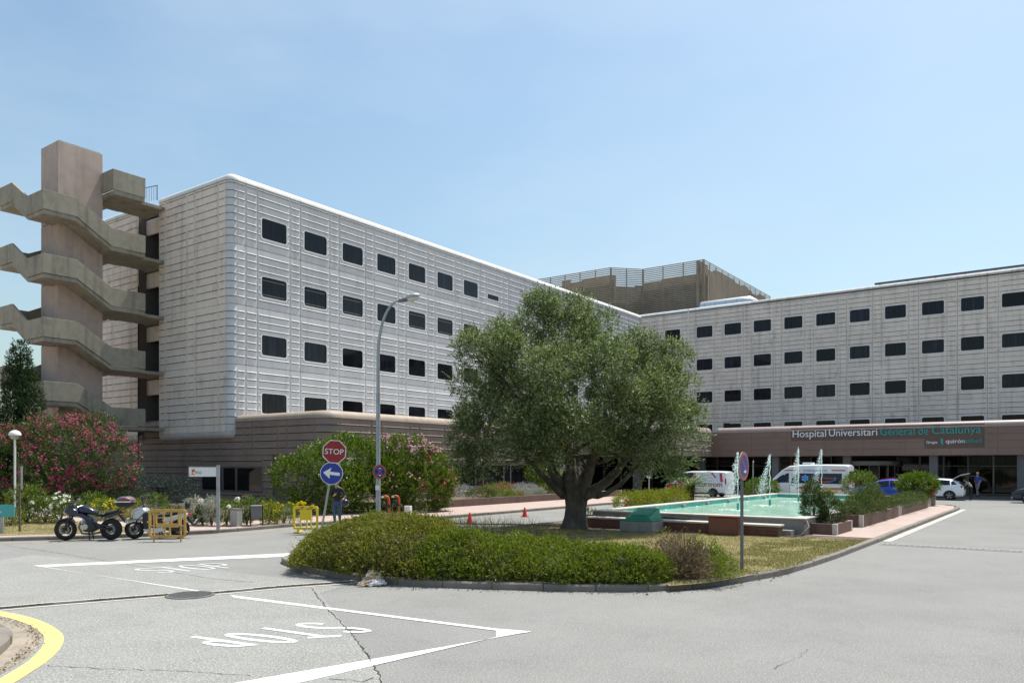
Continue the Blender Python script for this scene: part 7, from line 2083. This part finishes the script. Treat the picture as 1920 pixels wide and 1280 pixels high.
slab(mo, 'tail', [(fx - 1.10, 0.74), (fx - 1.32, 0.84), (fx - 1.66, 0.93), (fx - 1.76, 0.90), (fx - 1.62, 0.80), (fx - 1.30, 0.70)], 0.12, m_navy, 0.8, 0.02)
slab(mo, 'tail_lamp', [(fx - 1.68, 0.84), (fx - 1.72, 0.90), (fx - 1.79, 0.90), (fx - 1.78, 0.84)], 0.09, m_lampred, 0.9, 0.01)
slab(mo, 'rear_mudguard', [(fx - 1.60, 0.80), (fx - 1.68, 0.80), (fx - 1.86, 0.56), (fx - 1.80, 0.54)], 0.07, m_black, 0.95, 0.006)
g = MB(); g.cbox((fx - 1.855, 0, 0.62), (0.012, 0.20, 0.17), Matrix.Rotation(R(-32), 3, 'Y')); g.build('number_plate', m_sign_white, mo)
slab(mo, 'engine_block', [(fx - 0.50, 0.60), (fx - 0.58, 0.72), (fx - 0.80, 0.70), (fx - 0.94, 0.52), (fx - 1.0, 0.36), (fx - 0.82, 0.24), (fx - 0.58, 0.28)], 0.20, m_dark_metal, 0.85, 0.03)
for s_ in (-1, 1):
    g = MB(); g.lathe([(0.001, s_ * 0.24), (0.085, s_ * 0.24), (0.10, s_ * 0.21), (0.10, s_ * 0.17)], 20, (fx - 0.66, 0, 0.44), 'y'); g.build('engine_cover', m_alloy, mo, smooth=40)
    g = MB(); g.cbox((fx - 0.62, s_ * 0.17, 0.60), (0.16, 0.06, 0.16), Matrix.Rotation(R(-25), 3, 'Y')); g.build('cylinder_head', m_alloy, mo, bevel=0.02)
g = MB(); g.tube([(fx - 0.48, 0.05, 0.60), (fx - 0.42, 0.06, 0.42), (fx - 0.52, 0.06, 0.22), (fx - 0.80, 0.06, 0.20), (fx - 1.05, -0.10, 0.24)], 0.035, 8); g.build('exhaust_pipe', m_engine, mo, smooth=50)
g = MB(); g.tube([(fx - 1.05, -0.16, 0.26), (fx - 1.12, -0.18, 0.30), (rx - 0.12, -0.20, 0.46)], [0.05, 0.07, 0.07], 12); g.build('silencer', m_engine, mo, smooth=50)
slab(mo, 'chain_guard', [(rx + 0.05, 0.42), (rx + 0.05, 0.48), (rx + 0.45, 0.56), (rx + 0.48, 0.50)], 0.02, m_black, 0.95, 0.004, 0.13)
# top box with silver band and red reflector
tb = [( -0.30, 0.0), (-0.24, -0.11), (0.20, -0.11), (0.28, 0.0)]
TBX, TBZ = fx - 1.80, 1.17
slab(mo, 'top_box_base', [(TBX - 0.26, TBZ + 0.03), (TBX - 0.21, TBZ - 0.11), (TBX + 0.17, TBZ - 0.11), (TBX + 0.24, TBZ + 0.03)], 0.26, m_black, 0.88, 0.02)
slab(mo, 'top_box_band', [(TBX - 0.275, TBZ + 0.035), (TBX - 0.275, TBZ + 0.085), (TBX + 0.25, TBZ + 0.085), (TBX + 0.25, TBZ + 0.035)], 0.275, m_chrome, 0.95, 0.006)
blob_l = [(TBX - 0.27, TBZ + 0.09), (TBX - 0.23, TBZ + 0.17), (TBX - 0.10, TBZ + 0.225), (TBX + 0.08, TBZ + 0.22), (TBX + 0.20, TBZ + 0.16), (TBX + 0.24, TBZ + 0.09)]
slab(mo, 'top_box_lid', blob_l, 0.26, m_grey_metal, 0.80, 0.03)
slab(mo, 'reflector', [(TBX - 0.262, TBZ + 0.095), (TBX - 0.225, TBZ + 0.15), (TBX + 0.02, TBZ + 0.15), (TBX + 0.08, TBZ + 0.095)], 0.262, m_lampred, 0.93, 0.006)
g = MB(); g.tube([(TBX + 0.12, 0.08, TBZ - 0.12), (TBX + 0.24, 0.07, 0.92)], 0.014, 6); g.tube([(TBX - 0.1, 0.08, TBZ - 0.12), (TBX + 0.14, 0.07, 0.93)], 0.014, 6); g.tube([(TBX + 0.12, -0.08, TBZ - 0.12), (TBX + 0.24, -0.07, 0.92)], 0.014, 6); g.build('box_rack', m_black, mo)

# --- scooter behind the orange barrier
sf, sr = at(252, 1009.5), at(337.5, 1008.5)
sdir = Vector((sf.x - sr.x, sf.y - sr.y)); srz = math.atan2(sdir.y, sdir.x); SWB = sdir.length
sc_c = (sf + sr) / 2
so = empty('scooter', (sc_c.x, sc_c.y, 0), srz, 'silver and black maxi scooter parked behind the orange barrier', 'scooter')
fx, rx = SWB / 2, -SWB / 2
moto_wheel(so, fx, 0.31, 0.12, spokes=6); moto_wheel(so, rx, 0.31, 0.14, spokes=6)
for s_ in (-1, 1):
    g = MB(); g.tube([(fx, s_ * 0.09, 0.31), (fx - 0.16, s_ * 0.09, 0.75)], 0.026, 8); g.build('fork_leg', m_dark_metal, so, smooth=50)
    g = MB(); g.tube([(fx - 0.30, s_ * 0.06, 1.02), (fx - 0.36, s_ * 0.24, 1.08), (fx - 0.46, s_ * 0.36, 1.06)], 0.018, 8); g.build('handlebar', m_black, so, smooth=50)
    g = MB(); g.tube([(fx - 0.36, s_ * 0.24, 1.08), (fx - 0.33, s_ * 0.32, 1.26)], 0.008, 6); g.build('mirror_stem', m_black, so)
    g = MB(); g.ell((fx - 0.34, s_ * 0.33, 1.32), (0.03, 0.07, 0.10), 12, 8); g.build('mirror', m_black, so, smooth=60)
    g = MB(); g.tube([(-0.10, s_ * 0.10, 0.26), (-0.13, s_ * 0.16, 0.02)], 0.02, 6); g.build('stand_leg', m_black, so)
    g = MB(); g.tube([(rx, s_ * 0.12, 0.31), (rx - 0.05, s_ * 0.13, 0.68)], 0.022, 8); g.build('shock_absorber', m_chrome, so, smooth=50)
slab(so, 'front_mudguard', [(fx + 0.26, 0.46), (fx + 0.12, 0.60), (fx - 0.12, 0.64), (fx - 0.26, 0.58), (fx - 0.20, 0.54), (fx, 0.56), (fx + 0.16, 0.50)], 0.085, m_silver, 0.9, 0.01)
slab(so, 'front_shield', [(fx + 0.02, 0.72), (fx - 0.06, 0.98), (fx - 0.20, 1.06), (fx - 0.40, 1.02), (fx - 0.48, 0.90), (fx - 0.30, 0.74), (fx - 0.16, 0.62), (fx - 0.04, 0.62)], 0.25, m_silver, 0.7, 0.03)
slab(so, 'leg_shield', [(fx - 0.30, 0.90), (fx - 0.48, 0.92), (fx - 0.56, 0.50), (fx - 0.60, 0.26), (fx - 0.40, 0.26), (fx - 0.30, 0.50)], 0.24, m_black, 0.85, 0.02)
slab(so, 'floor_board', [(fx - 0.36, 0.24), (fx - 0.30, 0.34), (fx - 0.95, 0.38), (fx - 1.05, 0.28), (fx - 0.90, 0.22)], 0.24, m_silver, 0.92, 0.02)
slab(so, 'tunnel', [(fx - 0.46, 0.36), (fx - 0.50, 0.62), (fx - 0.90, 0.66), (fx - 1.0, 0.36)], 0.13, m_black, 0.9, 0.02)
slab(so, 'windscreen', [(fx - 0.14, 1.05), (fx - 0.18, 1.12), (fx - 0.46, 1.46), (fx - 0.49, 1.43), (fx - 0.34, 1.12)], 0.20, m_screen, 0.85, 0.004)
slab(so, 'headlight', [(fx + 0.0, 0.80), (fx - 0.05, 0.92), (fx - 0.14, 0.90), (fx - 0.10, 0.78)], 0.17, m_lampclear, 0.8, 0.01)
slab(so, 'seat', [(fx - 0.72, 0.70), (fx - 0.80, 0.80), (fx - 1.10, 0.80), (fx - 1.22, 0.88), (fx - 1.55, 0.92), (fx - 1.62, 0.86), (fx - 1.20, 0.74), (fx - 0.90, 0.70)], 0.17, m_seat, 0.8, 0.03)
slab(so, 'side_cover', [(fx - 0.84, 0.60), (fx - 1.10, 0.72), (fx - 1.62, 0.86), (fx - 1.74, 0.80), (fx - 1.56, 0.66), (fx - 1.0, 0.52)], 0.20, m_silver, 0.85, 0.02)
slab(so, 'engine_case', [(fx - 0.95, 0.28), (fx - 0.95, 0.50), (fx - 1.40, 0.50), (rx - 0.08, 0.40), (rx - 0.08, 0.26), (fx - 1.2, 0.22)], 0.17, m_dark_metal, 0.9, 0.03)
slab(so, 'tail_lamp', [(fx - 1.68, 0.76), (fx - 1.70, 0.84), (fx - 1.78, 0.82), (fx - 1.76, 0.76)], 0.12, m_lampred, 0.9, 0.01)
slab(so, 'rear_mudguard', [(fx - 1.60, 0.70), (fx - 1.70, 0.72), (fx - 1.92, 0.42), (fx - 1.84, 0.40)], 0.08, m_black, 0.95, 0.01)
g = MB(); g.cbox((fx - 1.90, 0, 0.54), (0.012, 0.20, 0.17), Matrix.Rotation(R(-32), 3, 'Y')); g.build('number_plate', m_sign_white, so)
g = MB(); g.tube([(fx - 1.50, 0.06, 0.86), (fx - 1.66, 0.06, 1.02)], 0.02, 6); g.build('backrest_bracket', m_black, so)
g = MB(); g.ell((fx - 1.66, 0, 1.10), (0.09, 0.13, 0.13), 12, 8); g.build('backrest', m_seat, so, smooth=60)
# ---------------------------------------------------------------- people
def person(loc, rz, label, J, cols, hair, height=1.75, cap_m=None, extra=None):
    """one continuous body grown round a posed skeleton; J overrides joint places (metres for a 1.75 m figure)"""
    o = empty('person', loc, rz, label, 'person')
    jt = {'pelvis': (0, 0, 0.95, .135, .115), 'waist': (0, 0, 1.10, .13, .105), 'chest': (0, 0, 1.30, .165, .115), 'neckb': (0, 0.01, 1.46, .075, .07), 'neck': (0, -0.01, 1.53, .052, .052), 'head0': (0, -0.02, 1.60, .072, .085), 'head1': (0, -0.01, 1.69, .076, .092), 'crown': (0, 0, 1.755, .045, .055),
          'ls': (.185, 0, 1.41, .062, .062), 'le': (.23, .02, 1.14, .043, .043), 'lw': (.22, -.05, .90, .029, .029), 'lh': (.215, -.07, .82, .036, .02),
          'rs': (-.185, 0, 1.41, .062, .062), 're': (-.23, .02, 1.14, .043, .043), 'rw': (-.22, -.05, .90, .029, .029), 'rh': (-.215, -.07, .82, .036, .02),
          'lk0': (.095, 0, .88, .098, .098), 'lk': (.10, -.01, .50, .062, .066), 'la': (.10, .03, .09, .042, .045), 'lt': (.11, -.13, .035, .042, .03),
          'rk0': (-.095, 0, .88, .098, .098), 'rk': (-.10, -.01, .50, .062, .066), 'ra': (-.10, .03, .09, .042, .045), 'rt': (-.11, -.13, .035, .042, .03)}
    for k, p in J.items(): jt[k] = (*p, *jt[k][3:])
    names = list(jt); idx = {n: i for i, n in enumerate(names)}
    E_ = [('pelvis', 'waist'), ('waist', 'chest'), ('chest', 'neckb'), ('neckb', 'neck'), ('neck', 'head0'), ('head0', 'head1'), ('head1', 'crown'), ('neckb', 'ls'), ('ls', 'le'), ('le', 'lw'), ('lw', 'lh'), ('neckb', 'rs'), ('rs', 're'), ('re', 'rw'), ('rw', 'rh'), ('pelvis', 'lk0'), ('lk0', 'lk'), ('lk', 'la'), ('la', 'lt'), ('pelvis', 'rk0'), ('rk0', 'rk'), ('rk', 'ra'), ('ra', 'rt')]
    # fingers: four and a thumb, bent a little
    V_ = [Vector(jt[n][:3]) for n in names]; Rr = [jt[n][3:] for n in names]; Ed = [(idx[a], idx[b]) for a, b in E_]
    for s, sgn in (('l', 1), ('r', -1)):
        w_, h_ = Vector(jt[s + 'w'][:3]), Vector(jt[s + 'h'][:3]); d = (h_ - w_).normalized()
        side = d.cross(Vector((sgn, 0, 0)))
        side = side.normalized() if side.length > 0.1 else Vector((0, 1, 0))
        palm = side.cross(d).normalized()
        for q, (off, ln) in enumerate(((-.027, .07), (-.009, .08), (.009, .075), (.027, .06))):
            a = h_ + side * off + d * .035; b = a + d * ln * .55 + palm * .012; c = b + d * ln * .4 + palm * .025
            n0 = len(V_); V_ += [a, b, c]; Rr += [(.0095, .0095)] * 3; Ed += [(idx[s + 'h'], n0), (n0, n0 + 1), (n0 + 1, n0 + 2)]
        a = h_ - side * .03 - d * .01 + palm * .01; b = a - side * .025 + d * .03 + palm * .015
        n0 = len(V_); V_ += [a, b]; Rr += [(.011, .011), (.009, .009)]; Ed += [(idx[s + 'h'], n0), (n0, n0 + 1)]
    k_ = height / 1.78
    me = bpy.data.meshes.new('body'); me.from_pydata([v * k_ for v in V_], Ed, [])
    tmp = bpy.data.objects.new('body_tmp', me); COL.objects.link(tmp)
    md = tmp.modifiers.new('skin', 'SKIN'); md.use_smooth_shade = True
    sv_ = me.skin_vertices[0].data
    for i, r in enumerate(Rr): sv_[i].radius = (r[0] * k_, r[1] * k_); sv_[i].use_root = (i == 0)
    ss_ = tmp.modifiers.new('sub', 'SUBSURF'); ss_.levels = 2; ss_.render_levels = 2
    dg = bpy.context.evaluated_depsgraph_get(); bm_ = bpy.data.meshes.new_from_object(tmp.evaluated_get(dg))
    bpy.data.objects.remove(tmp); bpy.data.meshes.remove(me)
    order = ['skin', 'top', 'legs', 'shoe']
    for n in order: bm_.materials.append(cols[n])
    sleeve = cols.get('sleeve', 0.55)
    segs = [(Vector(jt[a][:3]) * k_, Vector(jt[b][:3]) * k_, a, b) for a, b in E_]
    shorts = cols.get('shorts', 1.0)
    for p in bm_.polygons:
        c = p.center; best = None
        for a, b, na, nb in segs:
            ab = b - a; t = max(0, min(1, (c - a).dot(ab) / max(ab.length_squared, 1e-9))); d = (c - (a + ab * t)).length
            if best is None or d < best[0]: best = (d, na, nb, t)
        _, na, nb, t = best
        if nb in ('neck', 'head0', 'head1', 'crown'): mi = 0 if not (nb == 'neck' and t < 0.3) else 1
        elif nb in ('ls', 'rs', 'waist', 'chest', 'neckb'): mi = 1
        elif nb in ('le', 're'): mi = 1 if t < (1.0 if sleeve >= 1 else sleeve) or sleeve >= 1 else 0
        elif nb in ('lw', 'rw'): mi = 1 if sleeve > 1 and t < 0.92 else 0
        elif nb in ('lh', 'rh'): mi = 0
        elif nb in ('lt', 'rt'): mi = 3
        elif nb in ('la', 'ra'): mi = (2 if t < 0.92 else 3) if shorts >= 1 else 0
        else: mi = 2
        p.material_index = mi; p.use_smooth = True
    body = inst('body', bm_, o)
    h0 = Vector(jt['head0'][:3]) * k_; h1 = Vector(jt['head1'][:3]) * k_
    upv = (h1 - h0).normalized(); fwd = (Vector((0, -1, 0)) - upv * Vector((0, -1, 0)).dot(upv)).normalized(); rgt = fwd.cross(upv)
    rotm = Matrix((rgt, -fwd, upv)).transposed()
    hc = (h0 + h1) / 2 + upv * 0.02
    g = MB(); hp = []
    g.ell(hc + upv * 0.035 - fwd * 0.016, (0.088 * k_, 0.108 * k_, 0.105 * k_), 16, 10, rotm)
    hv = [(Vector(v) - hc) for v in g.v]
    keep = lambda v: v.dot(fwd) < 0.052 or v.dot(upv) > 0.075
    fs = [f for f in g.f if all(keep(hv[i]) for i in f) and not all(hv[i].dot(upv) < -0.05 for i in f)]
    g.f = fs; g.m = [0] * len(fs)
    if hair: g.build('hair', hair, o, smooth=60)
    m_eye = MATS.get('eye') or mat('eye', (0.03, 0.025, 0.02), 0.3, var=0)
    for s in (-1, 1):
        g = MB(); g.ell(hc + fwd * 0.083 * k_ + rgt * s * 0.03 + upv * 0.0, (0.011, 0.008, 0.008), 8, 6, rotm); g.build('eye', m_eye, o, smooth=60)
        g = MB(); g.ell(hc + rgt * s * 0.082 * k_ - fwd * 0.005 - upv * 0.01, (0.014, 0.022, 0.032), 8, 6, rotm); g.build('ear', cols['skin'], o, smooth=60)
    g = MB(); g.loft([[hc + fwd * 0.083 * k_ + upv * 0.012 + rgt * x for x in (-.007, .007)] + [hc + fwd * 0.08 * k_ + upv * 0.012], [hc + fwd * 0.106 * k_ - upv * 0.028 + rgt * x for x in (-.014, .014)] + [hc + fwd * 0.08 * k_ - upv * 0.035]]); g.build('nose', cols['skin'], o, smooth=60)
    g = MB(); g.ell(hc + fwd * 0.082 * k_ - upv * 0.058, (0.024, 0.008, 0.006), 8, 6, rotm); g.build('mouth', MATS.get('lip') or mat('lip', (0.30, 0.10, 0.08), 0.5, var=0), o, smooth=60)
    if cap_m:
        g = MB(); g.lathe([(0.096, 0.0), (0.098, 0.04), (0.08, 0.085), (0.03, 0.105), (0.001, 0.107)], 18); g.v = [tuple(hc + upv * 0.05 + rotm @ (Vector(v) * k_)) for v in g.v]
        g2 = MB(); g2.add([tuple(hc + upv * 0.052 + rotm @ Vector((x, y, -0.008 * (y < -0.1)))) for x, y in ((-.08, -.06), (-.07, -.14), (-.03, -.175), (.03, -.175), (.07, -.14), (.08, -.06))], [tuple(range(6))])
        g.add(g2.v, g2.f); g.build('cap', cap_m, o, smooth=50)
    if extra: extra(o, jt, k_)
    return o
m_skin = mat('skin', (0.50, 0.29, 0.21), 0.55, var=0.05, scale=10)
m_hair_d = mat('hair_dark', (0.035, 0.022, 0.015), 0.6, var=0.1, scale=30)
m_hair_b = mat('hair_brown', (0.12, 0.07, 0.04), 0.6, var=0.1, scale=30)
m_jacket = mat('black_jacket', (0.012, 0.012, 0.014), 0.6, var=0.1, scale=10)
m_jeans = mat('blue_jeans', (0.06, 0.10, 0.19), 0.85, var=0.12, scale=12)
m_bluetee = mat('blue_shirt', (0.02, 0.10, 0.45), 0.8, var=0.06, scale=10)
m_khaki = mat('khaki_trousers', (0.30, 0.27, 0.23), 0.85, var=0.08, scale=10)
m_darkred = mat('dark_red_top', (0.16, 0.02, 0.03), 0.8, var=0.08)
m_shoe = mat('dark_shoe', (0.03, 0.025, 0.022), 0.6, var=0)
m_pale = mat('pale_top', (0.42, 0.36, 0.31), 0.8, var=0.08)
m_capw = mat('white_cap', (0.68, 0.66, 0.62), 0.8, var=0)

def helmet(o, jt, k_):
    c = Vector(jt['lh'][:3]) * k_ + Vector((0.08, 0.02, -0.13))
    g = MB(); g.ell(c, (0.14, 0.16, 0.15), 18, 12); h = g.build('helmet', m_navy, o, smooth=60)
    g = MB(); g.ell(c + Vector((0.0, -0.05, 0.02)), (0.115, 0.125, 0.06), 16, 8); g.build('helmet_visor', m_car_glass, h, smooth=60)
    g = MB(); g.tube([c + Vector((-0.04, 0, 0.13)), Vector(jt['lh'][:3]) * k_ + Vector((0, 0, 0.0)), c + Vector((0.05, 0, 0.13))], 0.01, 6); g.build('helmet_strap', m_black, h)
pp = at(632, 988, 0.115)
person(pp, R(4), 'man in black jacket and jeans carrying a helmet beside the stop sign', {'le': (.30, -.02, 1.17), 'lw': (.27, -.20, 1.06), 'lh': (.255, -.27, 1.05), 're': (-.21, .03, 1.13), 'rw': (-.10, -.17, 1.18), 'rh': (-.04, -.22, 1.21), 'head0': (-.01, -.025, 1.60), 'head1': (-.015, -.02, 1.69), 'lk': (.10, -.05, .50), 'la': (.11, -.02, .09), 'lt': (.12, -.19, .035), 'rk': (-.10, .02, .50), 'ra': (-.10, .10, .10), 'rt': (-.11, -.05, .035)},
       dict(skin=m_skin, top=m_jacket, legs=m_jeans, shoe=m_shoe, sleeve=2), m_hair_d, 1.76, extra=helmet)
pp = W(-2.35, 67.2, 0.115)
pp = at(1833, 931.5, 0.115)
person(pp, R(-70), 'man in blue T-shirt and white cap walking under the entrance canopy', {'lk': (.09, -.16, .52), 'la': (.09, -.16, .10), 'lt': (.10, -.33, .04), 'rk': (-.09, .06, .50), 'ra': (-.10, .32, .14), 'rt': (-.10, .20, .035), 'lw': (.25, -.18, .96), 'lh': (.25, -.25, .92), 'rw': (-.24, .10, .90), 'rh': (-.24, .14, .82)},
       dict(skin=m_skin, top=m_bluetee, legs=m_khaki, shoe=m_shoe, sleeve=0.6), m_hair_d, 1.76, m_capw)
pp = W(-5.55, 61.3, 0.0)
person(pp, HEAD + R(90), 'person in a pale top leaning into the open boot of the white car', {'waist': (0, -.06, 1.09), 'chest': (0, -.20, 1.24), 'neckb': (0, -.31, 1.34), 'neck': (0, -.36, 1.38), 'head0': (0, -.42, 1.42), 'head1': (0, -.47, 1.49), 'crown': (0, -.50, 1.545), 'ls': (.18, -.28, 1.29), 'rs': (-.18, -.28, 1.29), 'le': (.22, -.40, 1.06), 're': (-.22, -.42, 1.06), 'lw': (.16, -.60, .98), 'rw': (-.16, -.62, .98), 'lh': (.14, -.69, .98), 'rh': (-.14, -.71, .98)},
       dict(skin=m_skin, top=m_pale, legs=m_jacket, shoe=m_shoe, sleeve=0.2), m_hair_d, 1.66)
pp = W(-8.9, 59.9, 0.0)
person(pp, R(150), 'person in a dark red top and shorts standing beside the white car', {'lw': (.24, -.12, .93), 'lh': (.24, -.18, .87)}, dict(skin=m_skin, top=m_darkred, legs=m_jacket, shoe=m_shoe, sleeve=0.6, shorts=0.5), m_hair_b, 1.68)
pp = W(-15.9, 68.2, 0.115)
person(pp, R(20), 'person standing in the shade by the entrance doors', {'re': (-.27, -.05, 1.16), 'rw': (-.16, -.20, 1.24), 'rh': (-.10, -.24, 1.28)}, dict(skin=m_skin, top=m_jacket, legs=m_jacket, shoe=m_shoe, sleeve=0.6), m_hair_d, 1.70)
